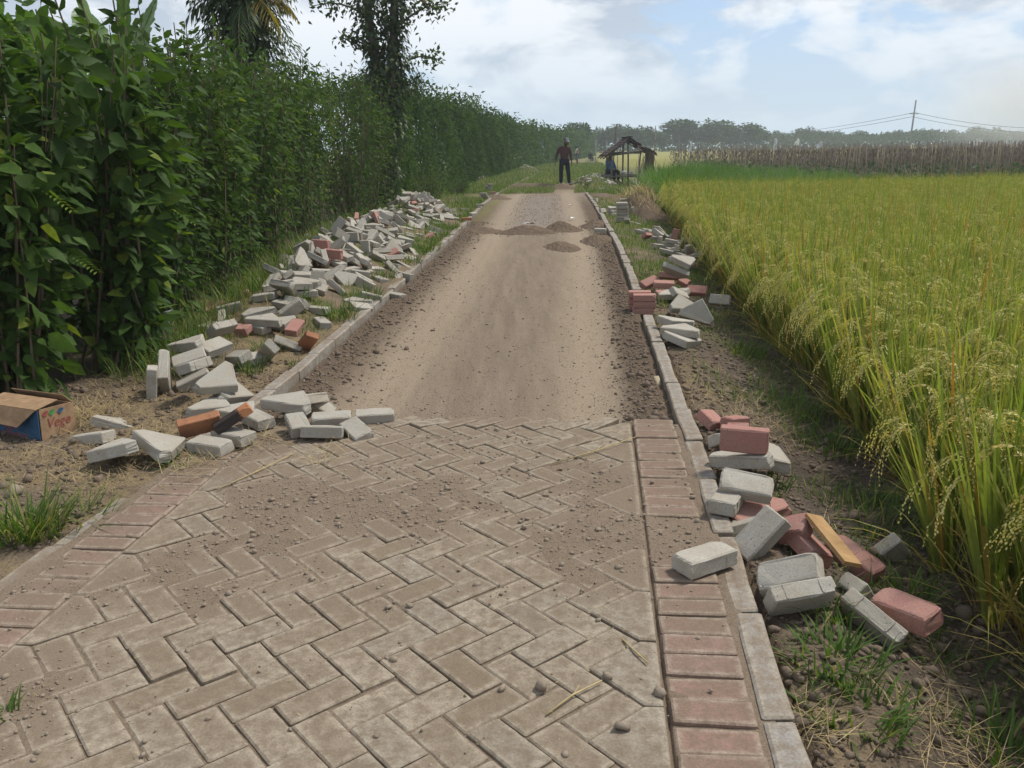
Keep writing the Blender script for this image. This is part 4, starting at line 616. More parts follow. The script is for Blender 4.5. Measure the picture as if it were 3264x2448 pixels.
for hname, rows in HEAPS.items():
    where = HEAP[hname]
    if hname in ('heapR', 'heapS', 'heapF', 'heapG'):      # past the three hundred largest blocks: one mass of rubble
        for r in rows:
            M = Matrix.Translation(r[1:4]) @ (Quaternion((rg.normal(), rg.normal(), 0), rg.normal(0, .4)) @ Quaternion(r[4:8])).normalized().to_matrix().to_4x4()
            P = WEDGE if r[0] & 1 else RECT; v0 = [FARB.verts.new(M @ Vector((a, b, -.03))) for a, b in P]; v1 = [FARB.verts.new(M @ Vector((a, b, .03))) for a, b in P]; n = len(P)
            for f in [FARB.faces.new(v1), FARB.faces.new(v0[::-1])]+[FARB.faces.new((v0[i], v0[(i+1) % n], v1[(i+1) % n], v1[i])) for i in range(n)]: f.material_index = 1 if r[0] & 2 else 0
        continue
    for r in rows:
        k = 'u' if r[0] & 1 else 'r'; col = 'r' if r[0] & 2 else 'g'
        q = Quaternion(r[4:8]); loc = Vector(r[1:4]); hb = hname in ('heapA', 'heapB', 'heapC', 'heapD')
        if hb:
            old = sum(h*math.exp(-(((loc.x-mx)/sx)**2+((loc.y-my)/sy)**2)) for mx, my, sx, sy, h in MOUNDS0); new = sum(h*math.exp(-(((loc.x-mx)/sx)**2+((loc.y-my)/sy)**2)) for mx, my, sx, sy, h in MOUNDS[:4]); loc.z += new-old
            dy, st, c0, dxx = {'heapA': (0, 1.2, 7.75, .04), 'heapB': (.1, 1.45, 10.6, -.02), 'heapC': (.6, 1.35, 13.7, -.02), 'heapD': (1.8, 1.25, 17.2, .14)}[hname]; loc.x = -1.95+(loc.x+1.95)*.8; z0 = float(gz(loc.x, loc.y)); loc.y = c0+(loc.y-c0)*st+dy; loc.x += dxx; loc.z += float(gz(loc.x, loc.y))-z0
        if rg.random() < .62 and (hname != 'scat' or rg.random() < .5):
            ax = Vector((rg.normal(), rg.normal(), rg.normal()*.3)).normalized(); an = rg.normal(0, .6); q = Quaternion(ax, an) @ q; loc.z += .05*abs(math.sin(an))
        kind = {('g', 'r'): 'grey rectangular block', ('g', 'u'): 'grey wedge-shaped block', ('r', 'r'): 'dusty red rectangular block', ('r', 'u'): 'dusty red wedge-shaped block'}[(col, k)]
        gname = {'g': 'grey', 'r': 'red'}[col]+(' wedge' if k == 'u' else ' rectangular')+' blocks '+where
        put_block(col, k, loc, q, kind+' lying '+where, gname)

me = bpy.data.meshes.new('rubble'); FARB.to_mesh(me); FARB.free(); me.materials.append(M_GREY); me.materials.append(M_RED)
o = link('distant_rubble', me); tag(o, 'pale far rubble of paving blocks by the hut and along the far kerb', 'rubble', kind='stuff')

PLANK=((1.142, 2.826, 0.051),(0.751, -0.056, 0.161, -0.638))
def at(px, py, z=0.0):
    """the ground point a pixel of the 2212-wide photograph looks at"""
    d = fw + rt*((px-1106)/1854) - up*((py-829.5)/1854); t = (z-HC)/d.z
    return Vector((d.x*t, d.y*t, z))
def pile(rows):
    for col, k, px, py, z, yaw, tx, ty, label in rows:
        p = at(px, py, z); zz = float(gz(p.x, p.y))
        q = Quaternion((0, 0, 1), R(yaw)) @ Quaternion((1, 0, 0), R(tx)) @ Quaternion((0, 1, 0), R(ty))
        put_block(col, k, p, q, label)
# red stack in the gap of the right kerb: two columns of three
c0 = at(1368, 681, -.07); c1 = at(1428, 681, -.07); dx = (c1-c0).normalized(); yw = math.atan2(dx.y, dx.x)
RS = 'red block of the neat stack beside the right kerb, '
names = [['bottom of its front column', 'middle of its front column', 'top of its front column'], ['bottom of its rear column', 'middle of its rear column', 'top of its rear column']]
perp = Vector((-dx.y, dx.x, 0))
for c in (0, 1):
    for l in range(3):
        p = c0+dx*(.105+RNG.normal(0, .006)-.03*c)+perp*(.053+.112*c)+Vector((0, 0, .033+.0625*l+.012*c))
        put_block('r', 'r', p, Quaternion((0, 0, 1), yw+RNG.normal(0, .03)), RS+names[c][l])
pile([
 ('r', 'r', 1434, 614, .07, -6, 8, 2, 'red block tilted on top of the loose red pile behind the neat red stack'),
 ('r', 'r', 1445, 596, .11, -14, -20, 4, 'highest red block of the loose red pile below the two stacked wedge slabs'),
 ('r', 'r', 1404, 610, .05, 38, 25, -18, 'red block leaning up from the right kerb against the loose red pile'),
 ('r', 'r', 1438, 634, .02, 4, 4, 0, 'red block lying flat between the neat red stack and the loose red pile'),
 ('r', 'b', 1478, 610, .02, -50, 15, 20, 'small broken red piece at the right end of the loose red pile'),
 ('r', 'r', 1505, 628, -.04, -26, 40, 0, 'red block on edge sliding down the bank right of the loose red pile'),
 ('g', 'r', 1555, 648, -.10, -30, 60, 0, 'grey slab on edge nearest the rice beside the neat red stack'),
 ('g', 'r', 1465, 632, .03, -30, 10, -8, 'pale grey block lying right behind the neat red stack'),
 ('g', 'u', 1450, 637, .02, 10, 5, 0, 'pale wedge slab half hidden behind the neat red stack'),
 ('r', 'b', 1588, 912, .02, 25, -8, 4, 'broken red block lying flat behind the upright red block'),
 ('r', 'b', 1596, 935, .05, -10, 20, 0, 'small broken red lump squeezed behind the upright red block'),
 ('r', 'u', 1625, 1100, -.02, 30, 10, 0, 'red wedge piece half covered by the grey blocks beside the kerb'),
 ('r', 'r', 1845, 1205, -.10, -52, 0, 18, 'red block lying under the tan plank'),
 ('g', 'r', 697, 932, .035, 4, -14, 3, 'yellowish block sunk beside the tilted pale one at the paving edge'),
 ('g', 'r', 716, 906, .02, 10, 6, 0, 'grey block lying lengthwise at the left end of the toothed paving edge'),
 ('g', 'r', 809, 899, .022, 9, 5, 0, 'grey block lying lengthwise on the toothed paving edge, right of a similar one'),
 ('g', 'r', 770, 932, .018, -58, 16, 8, 'tan block tipped into the gap of the toothed paving edge'),
 ('g', 'u', 515, 890, .01, -30, 4, -2, 'pale grey wedge slab at the foot of the leaning stack, lowest of its pile'),
])
# slab stacks on the right verge, about twenty metres off
for (px, py, n, k, yaw, tilt, nm) in ((1323, 466, 3, 'u', 60, 9, 'short stack of three rounded wedge slabs'), (1345, 479, 6, 'r', 4, 4, 'tall stack of grey blocks'), (1349, 446, 3, 'r', 2, 3, 'low rear stack of grey blocks')):
    b = at(px, py, -.05)
    for l in range(n):
        pl = ('bottom', 'second', 'third', 'fourth', 'fifth', 'sixth')[l] if l < n-1 else 'topmost'
        put_block('g', k, b+Vector((RNG.normal(0, .012)-.006*l, RNG.normal(0, .012), .035+.066*l)), Quaternion((0, 0, 1), R(yaw+RNG.normal(0, 5))) @ Quaternion((1, 0, 0), R(RNG.normal(tilt, 2))),
                  pl+' slab of the '+nm+' on the right verge', None, (.24, .13, .06))
pile([
 ('g', 'r', 1302, 455, .05, 50, 70, 0, 'grey slab leaning on the short stack of rounded wedge slabs'),
 ('g', 'r', 1337, 442, .12, 80, 85, 0, 'grey slab standing on end between the two slab stacks'),
 ('g', 'r', 1368, 452, .08, 85, 75, 0, 'grey slab standing on edge right of the tall stack of grey blocks'),
 ('g', 'r', 1297, 497, .03, -8, 3, 2, 'single grey slab lying on the dug earth inside the right kerb'),
 ('g', 'r', 1300, 408, .03, 5, 0, 0, 'flat grey slab in front of the far right rubble heap'),
 ('g', 'r', 1288, 432, .04, 70, 85, 0, 'small grey block standing upright behind the right kerb'),
 ('c', 'r', 1008, 473, .06, 4, 0, 0, 'reddish brown brick laid across the left kerb'),
 ('g', 'r', 1022, 462, .05, 60, 10, 0, 'grey block lying just left of the left kerb beyond the brick laid across it'),
 ('g', 'r', 1037, 443, .07, 3, 0, 0, 'grey slab laid crosswise over the left kerb beyond the brown brick'),
])
for (px, py, n, nm) in ((1050, 431, 3, 'nearer'), (1058, 413, 4, 'farther')):
    b = at(px, py, 0)
    for l in range(n):
        put_block('g', 'r', b+Vector((RNG.normal(0, .05), RNG.normal(0, .03), .05+.062*l)), Quaternion((0, 0, 1), R(RNG.normal(20, 25))), ('lowest', 'second', 'third', 'upper')[l]+' grey block of the '+nm+' small stack on the left kerb')
put_block('r', 'r', at(1064, 416, .1), Quaternion((0, 0, 1), .1), 'red block resting on the left kerb beside its farther small stack')
# tan plank, fired bricks handled with the near blocks
bm = bmesh.new(); bmesh.ops.create_cube(bm, size=1, matrix=Matrix.Diagonal((.3, .07, .015, 1)))
bmesh.ops.bevel(bm, geom=bm.edges[:], offset=.002, segments=1); me = bpy.data.meshes.new('plank'); bm.to_mesh(me); bm.free()
pk = link('wooden_plank', me, M_PLANK); pk.matrix_world = Matrix.Translation(PLANK[0]) @ Quaternion(PLANK[1]).normalized().to_matrix().to_4x4()
tag(pk, 'narrow tan plank resting on the red blocks of the right verge', 'plank')
# ------------------------------------------------------------------ leaves and blades
def unit(a): return a/(np.linalg.norm(a, axis=-1, keepdims=True)+1e-9)
def leaves(acc, c, ax, nr, ln, wd, rnd, hi=True, droop=.25):
    """ovate folded leaves: c base point, ax axis, nr approximate upper normal"""
    c = np.asarray(c, float); N = len(c); ax = unit(ax); sd = unit(np.cross(ax, nr)); nr = np.cross(sd, ax)
    ln = np.broadcast_to(ln, (N,))[:, None]; wd = np.broadcast_to(wd, (N,))[:, None]
    def at_(t, s, k): return c + ax*ln*t + sd*wd*s + nr*(ln*(-droop*t*t) + wd*k)
    if hi:
        V = np.stack([at_(0, 0, 0), at_(.3, -.5, .12), at_(.3, 0, 0), at_(.3, .5, .12), at_(.66, -.4, .1), at_(.66, 0, 0), at_(.66, .4, .1), at_(1, 0, 0)], 1)
        b = np.arange(N)[:, None]*8
        tri = np.stack([b+[[0, 2, 1]], b+[[0, 3, 2]], b+[[4, 5, 7]], b+[[5, 6, 7]]], 1).reshape(-1, 3)
        qd = np.stack([b+[[1, 2, 5, 4]], b+[[2, 3, 6, 5]]], 1).reshape(-1, 4)
        acc.add(V.reshape(-1, 3), [tri, qd], np.repeat(rnd, 8))
    else:
        V = np.stack([at_(0, 0, 0), at_(.45, -.5, .1), at_(1, 0, 0), at_(.45, .5, .1)], 1); b = np.arange(N)[:, None]*4
        acc.add(V.reshape(-1, 3), [np.concatenate([b+[[0, 2, 1]], b+[[0, 3, 2]]])], np.repeat(rnd, 4))
def blades(acc, base, azi, ln, wd, lean, droop, rnd, seg=3):
    """grass blades: base points, azimuth, length, width, lean (0 upright), droop"""
    base = np.asarray(base, float); N = len(base); h = np.stack([np.cos(azi), np.sin(azi), azi*0], -1); sd = np.stack([-np.sin(azi), np.cos(azi), azi*0], -1)
    ln = np.broadcast_to(ln, (N,))[:, None]; wd = np.broadcast_to(wd, (N,))[:, None]; lean = np.broadcast_to(lean, (N,))[:, None]; droop = np.broadcast_to(droop, (N,))[:, None]
    V = []
    for k in range(seg+1):
        t = k/seg; p = base + h*ln*(lean*t+droop*t*t*.8); p[:, 2:] += ln*(t*np.sqrt(np.maximum(1-lean**2, .05)) - droop*.75*t**2.2)
        w = wd*(.55+.45*min(1, t*3))*(1-t**2.2)
        if k < seg: V += [p-sd*w*.5, p+sd*w*.5]
        else: V.append(p)
    V = np.stack(V, 1); m = V.shape[1]; b = np.arange(N)[:, None]*m; fs = []
    q = [b+[[2*k, 2*k+1, 2*k+3, 2*k+2]] for k in range(seg-1)]
    fs.append(np.concatenate(q) if q else np.zeros((0, 4), int)); fs.append(b+[[2*seg-2, 2*seg-1, 2*seg]])
    acc.add(V.reshape(-1, 3), fs, np.repeat(rnd, m))
def rdir(n, zb=0.0):
    v = RNG.normal(0, 1, (n, 3)); v[:, 2] += zb; return unit(v)

# ------------------------------------------------------------------ the hedge on the left: single shrubs, then a long far hedge
HX = lambda y: np.interp(y, [0, 4.9, 5.3, 8.8, 18.3, 25, 39, 62, 85, 118, 300], [-3.2, -2.95, -2.55, -2.75, -3.3, -3.2, -1.9, .2, 3.3, 8.2, 36])
def shrub(name, label, x, y, rx, ry, h, nb, nl, ll, lw, hi, group, bright=0.0, low=.12, cat='shrub', m=None, stems=True, sprig=0):
    t = thing(name, label, cat, (x, y, float(gz(x, y))), 0, group)
    A = Acc(); S = Acc(); pts = []; axs = []; tone = []
    for k in range(nb):
        a = RNG.uniform(0, 2*math.pi); rr = math.sqrt(RNG.uniform(.02, 1)); hh = h*RNG.uniform(.68, 1.04)*(1.06-.18*rr)
        b0 = np.array([RNG.normal(0, .22*rx), RNG.normal(0, .3*ry), -.03]); e = np.array([math.cos(a)*rr*rx, math.sin(a)*rr*ry, hh])
        mid = (b0+e)/2 + np.array([math.cos(a)*rx*.15, math.sin(a)*ry*.15, .12*h])
        tt = np.linspace(0, 1, 7)[:, None]; cv = b0*(1-tt)**2+2*mid*tt*(1-tt)+e*tt**2
        if stems: tube(S, cv, np.linspace(.011, .004, 7)*RNG.uniform(.7, 1.3), 4, RNG.random(), False)
        n = int(nl/nb); u = low+(1-low)*RNG.random(n)**.9
        p = np.stack([np.interp(u, tt[:, 0], cv[:, i]) for i in range(3)], 1)
        out = rdir(n, -.1); out[:, 0] += math.cos(a)*.7; out[:, 1] += math.sin(a)*.5; tone.append(np.full(n, RNG.normal(0, .13)))
        pts.append(p+out*RNG.uniform(0, .14, (n, 1))*rx*1.6); axs.append(out)
    p = np.concatenate(pts); ax = unit(np.concatenate(axs)*1.25+np.array([0.12, -.08, -.3])); p[:, 2] = np.maximum(p[:, 2], .04)
    n = len(p); nr = unit(rdir(n)*.85+np.array([.25, -.2, .8])); L_ = ll*RNG.uniform(.45, 1.25, n)
    rn = np.clip(RNG.beta(2, 2.6, n)*.75+np.concatenate(tone)+bright*(RNG.random(n) < .10), 0, .94)+np.where(RNG.random(n) < .006, .1, 0)
    leaves(A, p, ax, nr, L_, L_*lw*RNG.uniform(.75, 1.2, n), rn, hi, RNG.uniform(-.05, .5, (n, 1)))
    for k in range(sprig):      # feathery compound leaves
        i = RNG.integers(n); d = unit(ax[i]+np.array([.3, -.2, -.2])); s = unit(np.cross(d, [0, 0, 1.])); tt = np.repeat(np.linspace(.15, 1, 9), 2); sg = np.tile([-1., 1.], 9)[:, None]
        q = p[i]+d*tt[:, None]*.24; leaves(A, q, unit(s*sg+d*.35), np.tile([0, 0, 1.], (18, 1)), .055, .018, np.full(18, .82+RNG.uniform(-.1, .1)), False, .1)
    link('foliage', A.mesh('foliage', hi), m or M_HEDGE, t)
    if stems: link('stems', S.mesh('stems'), M_STEM, t)
    return t
G_H = 'tall shrubs of the near hedge'
spec = [(-4.0, 4.7, .75, .55, 2.4, 'dark large-leaved hedge shrub at the left edge of the view behind the cardboard box'),
        (-3.05, 5.05, .55, .55, 2.35, 'dark large-leaved hedge shrub between the cardboard box and the upright lone block'),
        (-2.75, 5.9, .5, .5, 2.35, 'large-leaved hedge shrub with yellowing leaves right behind the leaning block stack'),
        (-3.9, 6.3, .8, .8, 2.55, 'dark hedge shrub in the second row below the big banana leaf'),
        (-2.95, 6.9, .55, .55, 2.4, 'hedge shrub with bare lower stems beside the first low heap of blocks'),
        (-3.05, 7.9, .55, .6, 2.55, 'dense hedge shrub behind the first low heap of blocks'),
        (-3.1, 8.9, .55, .6, 2.65, 'hedge shrub between the first low heap and the middle grey heap'),
        (-3.15, 10.0, .6, .65, 2.7, 'bushy hedge shrub behind the near half of the middle grey heap'),
        (-3.3, 11.2, .6, .7, 2.75, 'bushy hedge shrub behind the far half of the middle grey heap'),
        (-3.4, 12.5, .65, .75, 2.85, 'hedge shrub behind the near half of the reddish heap'),
        (-3.5, 13.9, .65, .8, 2.95, 'hedge shrub behind the far half of the reddish heap'),
        (-3.55, 15.4, .7, .85, 3.0, 'hedge shrub behind the start of the farthest near heap'),
        (-3.25, 17.1, .75, .95, 2.9, 'hedge shrub with a pale green hanging leaf cluster before the creeper covered tree'),
        (-3.05, 19.0, .8, 1.1, 3.0, 'hedge shrub at the foot of the creeper covered tree'),
        (-3.15, 21.2, .8, 1.2, 3.05, 'creeper draped hedge shrub just beyond the creeper covered tree')]
for i, (x, y, rx, ry, h, lab) in enumerate(spec):
    near = y < 6.6
    shrub('hedge_shrub', lab, x, y, rx, ry, h*(.97 if near else 1), 40 if near else 38, 2300 if near else 4600 if y < 12 else 5200, .15 if near else .095 if y < 12 else .092, .5 if near else .42, y < 12, G_H, .55 if near else .35, .05 if near else .07, m=M_HEDGEB if i in (5, 8, 11, 13) else None, sprig=34 if y < 12 else 0)
# long upright shoots standing out of the near hedge
for (x, y, h, lab) in ((-3.7, 5.6, 2.75, 'thin leafy shoot rising above the hedge near the left picture edge'), (-2.85, 6.4, 2.9, 'dark leafy shoot rising above the hedge left of the palm'), (-3.3, 7.4, 2.95, 'slender leafy shoot rising above the hedge below the narrow banana leaf')):
    t = thing('leafy_shoot', lab, 'shrub', (x, y, 0), 0, 'shoots above the hedge'); S = Acc(); A = Acc()
    for k in range(3):
        e = np.array([RNG.normal(0, .22), RNG.normal(0, .2), h*RNG.uniform(.85, 1)]); tt = np.linspace(0, 1, 8)[:, None]; cv = np.array([0, 0, .5])*(1-tt)+e*tt+np.array([.08, 0, 0])*np.sin(tt*3)
        tube(S, cv, np.linspace(.014, .005, 8), 5, .3); n = 46; u = .35+.65*RNG.random(n); p = np.stack([np.interp(u, tt[:, 0], cv[:, i]) for i in range(3)], 1); ax = rdir(n, -.25)
        leaves(A, p, ax, rdir(n, 1.2), RNG.uniform(.09, .15, n), .06, RNG.random(n)*.7, True)
    link('stems', S.mesh('stems'), M_STEM, t); link('foliage', A.mesh('foliage', True), M_HEDGE, t)
# far hedge, one long green mass
def leafwall(y0, y1, n, ll, name, label, hf):
    A = Acc(); y = y0+(y1-y0)*RNG.random(n)**1.5; x0 = HX(y)
    lump = .9*(fbm(y*.6, y*0, 3, 61)-.5)+.6*(fbm(y*2.2, y*0+3, 2, 67)-.5); H_ = hf(y)*(.86+.5*(fbm(y*1.5, y*0+9, 3, 71)-.3))
    u = RNG.random(n); side = RNG.random(n) < .78
    zz = np.where(side, u*H_, H_*(.88+.16*RNG.random(n)**2)); xx = np.where(side, x0+.25+lump*np.sin(u*2.8)-.5*u*u-abs(RNG.normal(0, .22, n)), x0-RNG.random(n)*2.2)
    tip = RNG.random(n) < .05; zz = np.where(tip, H_*(1+.2*fbm(y*4, y*0, 2, 5)*RNG.random(n)), zz)
    p = np.stack([xx, y, zz], 1); ax = unit(rdir(n)+np.array([.5, -.2, -.35])); L_ = ll(y)*RNG.uniform(.6, 1.3, n)
    leaves(A, p, ax, unit(rdir(n)*.7+np.array([.3, -.2, .9])), L_, L_*.42, np.clip(RNG.beta(2, 2.4, n)*.6+.9*(fbm(y*.9, zz*1.1, 3, 77)-.36)+.12*np.sign(lump), 0, 1), False)
    o = link(name, A.mesh('hedge'), M_HEDGE2); return tag(o, label, 'hedge')
leafwall(22.2, 60, 40000, lambda y: .13+.0035*(y-20), 'hedge', 'long wall of tall green bushes receding beyond the creeper covered tree', lambda y: np.interp(y, [22, 27, 34, 45, 60], [3.0, 3.25, 3.3, 3.3, 3.3]))
leafwall(60, 175, 15000, lambda y: .3+.003*(y-60), 'hedge', 'distant dark end of the bush hedge behind the man in the cream shirt', lambda y: np.interp(y, [60, 100, 175], [3.3, 3.4, 4.2]))
# low bushes at the far end of the block heap
for (x, y, rx, h, lab) in ((-2.1, 23.0, .55, .75, 'low feathery bush right behind the farthest near heap'), (-2.3, 24.5, .7, .8, 'low green bush between the near heaps and the far hedge'), (-2.75, 27.5, .8, .9, 'low rounded bush at the foot of the far hedge'), (-1.75, 29.5, .5, .55, 'small weedy bush beside the small stacks on the left kerb')):
    shrub('low_bush', lab, x, y, rx, rx, h, 16, 900, .09, .3, False, 'low bushes by the far hedge', .3, .1, m=M_HEDGEB)

# tree wrapped in creepers
tx, ty = -2.95, 21.0
t = thing('creeper_tree', 'tall tree wrapped in dark creepers rising above the hedge', 'tree', (tx, ty, 0)); S = Acc(); A = Acc()
trunks = [[(0, 0, -.1), (.05, 0, 1.5), (-.05, .05, 3), (-.18, .1, 4.5), (-.35, .1, 6.4)], [(.1, 0, 1.6), (.3, 0, 3), (.42, .1, 4.6), (.5, .1, 6.5)]]
pts = []
for tr in trunks:
    tr = np.array(tr); u = np.linspace(0, 1, 14); cv = np.stack([np.interp(u, np.linspace(0, 1, len(tr)), tr[:, i]) for i in range(3)], 1)
    tube(S, cv, np.linspace(.12, .07, 14)*RNG.uniform(.85, 1.2, 14), 8, .4); pts.append(cv)
tw = [(.42, 3.3, 1.0, .1), (.5, 4.2, 1.15, .5), (.5, 5.2, 1.2, .4), (-.2, 4.4, -1.05, .1), (-.3, 5.4, -1.2, .5), (.1, 2.9, .85, -.1), (-.1, 3.6, -.8, .3), (.5, 4.8, .9, -.35), (-.3, 5.9, .9, .5), (.45, 5.9, -1.0, .6)]
for (x0, z0, dx_, dz_) in tw:
    u = np.linspace(0, 1, 7)[:, None]; cv = np.array([x0, .05, z0])+u*np.array([dx_, RNG.normal(0, .4), dz_])+np.sin(u*3)*np.array([0, 0, .15]); tube(S, cv, np.linspace(.03, .008, 7), 5, .5)
    n = 120; w_ = RNG.random(n)**.7; p = np.stack([np.interp(w_, u[:, 0], cv[:, i]) for i in range(3)], 1)+RNG.normal(0, .13, (n, 3))
    leaves(A, p, rdir(n, -.3), rdir(n, 1), RNG.uniform(.09, .17, n), .07, RNG.beta(2, 1.8, n), False)
for cv in pts:
    n = 2600; w_ = RNG.random(n); p = np.stack([np.interp(w_, np.linspace(0, 1, 14), cv[:, i]) for i in range(3)], 1); d = rdir(n)
    p = p+d*np.array([.44, .42, .2])*RNG.uniform(.25, 1, (n, 1))*(1.15-.2*w_+.35*np.sin(w_*19+cv[0, 0]*9))[:, None]; leaves(A, p, unit(d+np.array([0, 0, -.8])), unit(d+np.array([0, 0, .5])), RNG.uniform(.1, .19, n), .085, RNG.beta(1.6, 2.2, n), False)
link('trunk', S.mesh('trunk', True), M_BARK, t); link('creepers', A.mesh('creepers'), M_VINE, t)

# banana plant and palm behind the hedge
def banana(label, x, y, lv):
    t = thing('banana_plant', label, 'banana plant', (x, y, 0)); S = Acc(); tube(S, [(0, 0, 0), (.02, 0, .8), (0, 0, 1.95)], [.13, .11, .07], 10, .3); link('stem', S.mesh('stem', True), M_GRASS, t)
    for (az_, el, L_, W_, rol_) in lv:
        A = Acc(); n = 40; u = np.linspace(0, 1, n); h = np.array([math.cos(az_), math.sin(az_), 0])
        mid = np.array([0, 0, 1.95])+u[:, None]*h*L_*math.cos(el)+np.stack([u*0, u*0, u*L_*math.sin(el)-.35*L_*u**2.6*math.cos(el)], 1)
        sd = np.cross(h, [0, 0, 1.]); sd = sd*math.cos(rol_)+np.array([0, 0, 1.])*math.sin(rol_); w_ = W_*np.clip(np.sin(np.clip((u-.12)/.88, 0, 1)**.6*math.pi)**.6, 0.03, 1)*(1-.3*(RNG.random(n) < .16)*RNG.random(n))
        rows = [mid+sd*w_[:, None]*s+np.array([0, 0, .12])*abs(s)*W_+RNG.normal(0, .006, (n, 3)) for s in (-.5, -.25, 0, .25, .5)]
        V = np.stack(rows, 1).reshape(-1, 3); i = np.arange(n-1)[:, None]*5; j = np.arange(4)[None]; q = np.stack([i+j, i+j+1, i+j+6, i+j+5], -1).reshape(-1, 4); A.add(V, [q], np.repeat(np.clip(.5+RNG.normal(0, .45, n), 0, 1), 5))
        lf = link('leaf', A.mesh('leaf', True), M_BANANA, t); B = Acc(); tube(B, mid+np.array([0, -.008, -.006]), np.linspace(.03, .008, n), 6, 1.0); link('midrib', B.mesh('midrib', True), M_LUSH, lf)
banana('large banana plant with a broad pale leaf behind the hedge at the left edge', -4.75, 8.1, [(R(8), R(32), 1.25, .85, R(62)), (R(70), R(50), 1.2, .7, R(50)), (R(100), R(70), 1.7, .55, .3), (R(190), R(50), 1.8, .6, .2), (R(-40), R(58), 1.5, .5, .9)])
banana('banana plant with two upright narrow leaves behind the hedge, right of the broad leaf', -4.35, 10.2, [(R(-15), R(80), 1.75, .46, R(70)), (R(200), R(76), 1.9, .42, R(60)), (R(60), R(66), 1.6, .5, .4), (R(140), R(60), 1.6, .5, .2)])
t = thing('palm', 'young palm wrapped in creepers with hanging fronds and one yellow frond above the hedge', 'palm', (-4.2, 14.6, 0)); S = Acc(); tube(S, [(0, 0, 0), (.05, 0, 1.4), (.08, 0, 3.7)], [.16, .13, .12], 9, .3); link('trunk', S.mesh('trunk', True), M_BARK, t)
for k in range(11):
    a = k*2.4+RNG.normal(0, .2); el = R(RNG.uniform(20, 80)); L_ = RNG.uniform(1.2, 1.8); yel = .95 if k in (0, 5) else RNG.uniform(0, .6)
    if k == 0: a, el, L_ = R(-8), R(50), 1.5
    u = np.linspace(0, 1, 22); h = np.array([math.cos(a), math.sin(a), 0]); rib = np.array([.08, 0, 3.55])+u[:, None]*h*L_*math.cos(el)*(.9)+np.stack([u*0, u*0, u*L_*math.sin(el)-.85*L_*u**2.2], 1)
    A = Acc(); tube(A, rib, np.linspace(.014, .003, 22), 4, yel); T = unit(np.gradient(rib, axis=0)); sd = unit(np.cross(T, [0, 0, 1.]))
    for s in (-1, 1):
        m_ = u > .12; n = m_.sum(); leaves(A, rib[m_], unit(sd[m_]*s*.8+T[m_]*.5+np.array([0, 0, -.75])+RNG.normal(0, .08, (n, 3))), np.tile([0, 0, 1.], (n, 1)), .42*np.sin(u[m_]*2.6+.35), .032, np.full(n, yel)+RNG.normal(0, .04, n), False, .15)
    link('frond', A.mesh('frond'), M_PALM, t)
# creepers and leaves that clothe the palm
A = Acc(); n = 9500; w_ = RNG.random(n); d = rdir(n); p = np.array([.05, 0, 0])+np.stack([w_*0, w_*0, .8+3.9*w_], 1)+d*np.array([.88, .6, .3])*RNG.uniform(.25, 1, (n, 1))*(.75+.35*np.sin(w_*3)+.2*np.sin(w_*17))[:, None]
leaves(A, p, unit(d+np.array([0, 0, -.9])), unit(d+np.array([0, 0, .4])), RNG.uniform(.08, .15, n), .06, RNG.beta(1.7, 2.4, n)*.8, False); link('creepers', A.mesh('creepers'), M_VINE, t)

# ------------------------------------------------------------------ grass
def tuft(name, label, x, y, n, ln, sp, m, group=None, cat='grass tuft', wd=.007, z=None, dry=.1, lean=(.1, .75)):
    A = Acc(); a = RNG.uniform(0, 2*math.pi, n); r = sp*np.sqrt(RNG.random(n)); b = np.stack([r*np.cos(a), r*np.sin(a), np.zeros(n)], 1)
    az_ = a+RNG.normal(0, .7, n); rn = np.where(RNG.random(n) < dry, RNG.uniform(.85, 1, n), RNG.uniform(0, .7, n))
    blades(A, b, az_, ln*RNG.uniform(.45, 1.1, n), wd*RNG.uniform(.6, 1.3, n), RNG.uniform(*lean, n), RNG.uniform(.05, .5, n), rn, 4)
    o = link(name, A.mesh('tuft', True), m); o.location = (x, y, float(surf(x, y))-.01 if z is None else z)
    return tag(o, label, cat, group)
p = at(60, 1150, -.02); tuft('grass_tuft', 'large green grass tuft on bare soil at the left picture edge', p.x, p.y, 260, .26, .13, M_GRASS, None, wd=.009, dry=.22)
p = at(170, 1125, -.02); tuft('grass_tuft', 'spreading thin grass right of the large tuft on the left', p.x, p.y, 70, .2, .12, M_GRASS, None, dry=.3, lean=(.5, .95))
p = at(15, 1545, 0); tuft('grass_tuft', 'tiny dark grass sprig growing in the paving at the left edge', p.x, p.y, 26, .09, .03, M_GRASS, None, dry=0)
for (px, py, n, ln, sp, lab) in ((445, 925, 60, .13, .07, 'green grass sprig in front of the smoked orange brick'), (470, 870, 34, .14, .03, 'small grass sprig growing on the wide wedge slab'), (540, 800, 60, .2, .08, 'grass tuft at the right foot of the leaning stack'),
        (580, 755, 80, .2, .12, 'grass tuft between the leaning stack and the bright orange brick'), (640, 690, 70, .22, .12, 'weedy tuft in front of the first low heap'), (735, 690, 160, .25, .16, 'bright green tuft beside the left kerb at the first low heap'),
        (780, 650, 200, .22, .2, 'broad green tuft left of the left kerb beyond the first low heap'), (825, 610, 140, .22, .16, 'green tuft in front of the triangular pale slab'), (880, 575, 150, .22, .2, 'grass tuft at the front of the middle grey heap'),
        (915, 545, 170, .24, .25, 'grass tuft along the left kerb by the reddish heap'), (960, 500, 170, .26, .3, 'pale green tuft along the left kerb by the farthest near heap'),
        (385, 1000, 50, .12, .08, 'half dry grass sprig in front of the yellowish wedge slab')):
    p = at(px, py, 0); tuft('grass_tuft', lab, p.x, p.y, n, ln, sp, M_GRASS, 'grass tufts on the left verge')
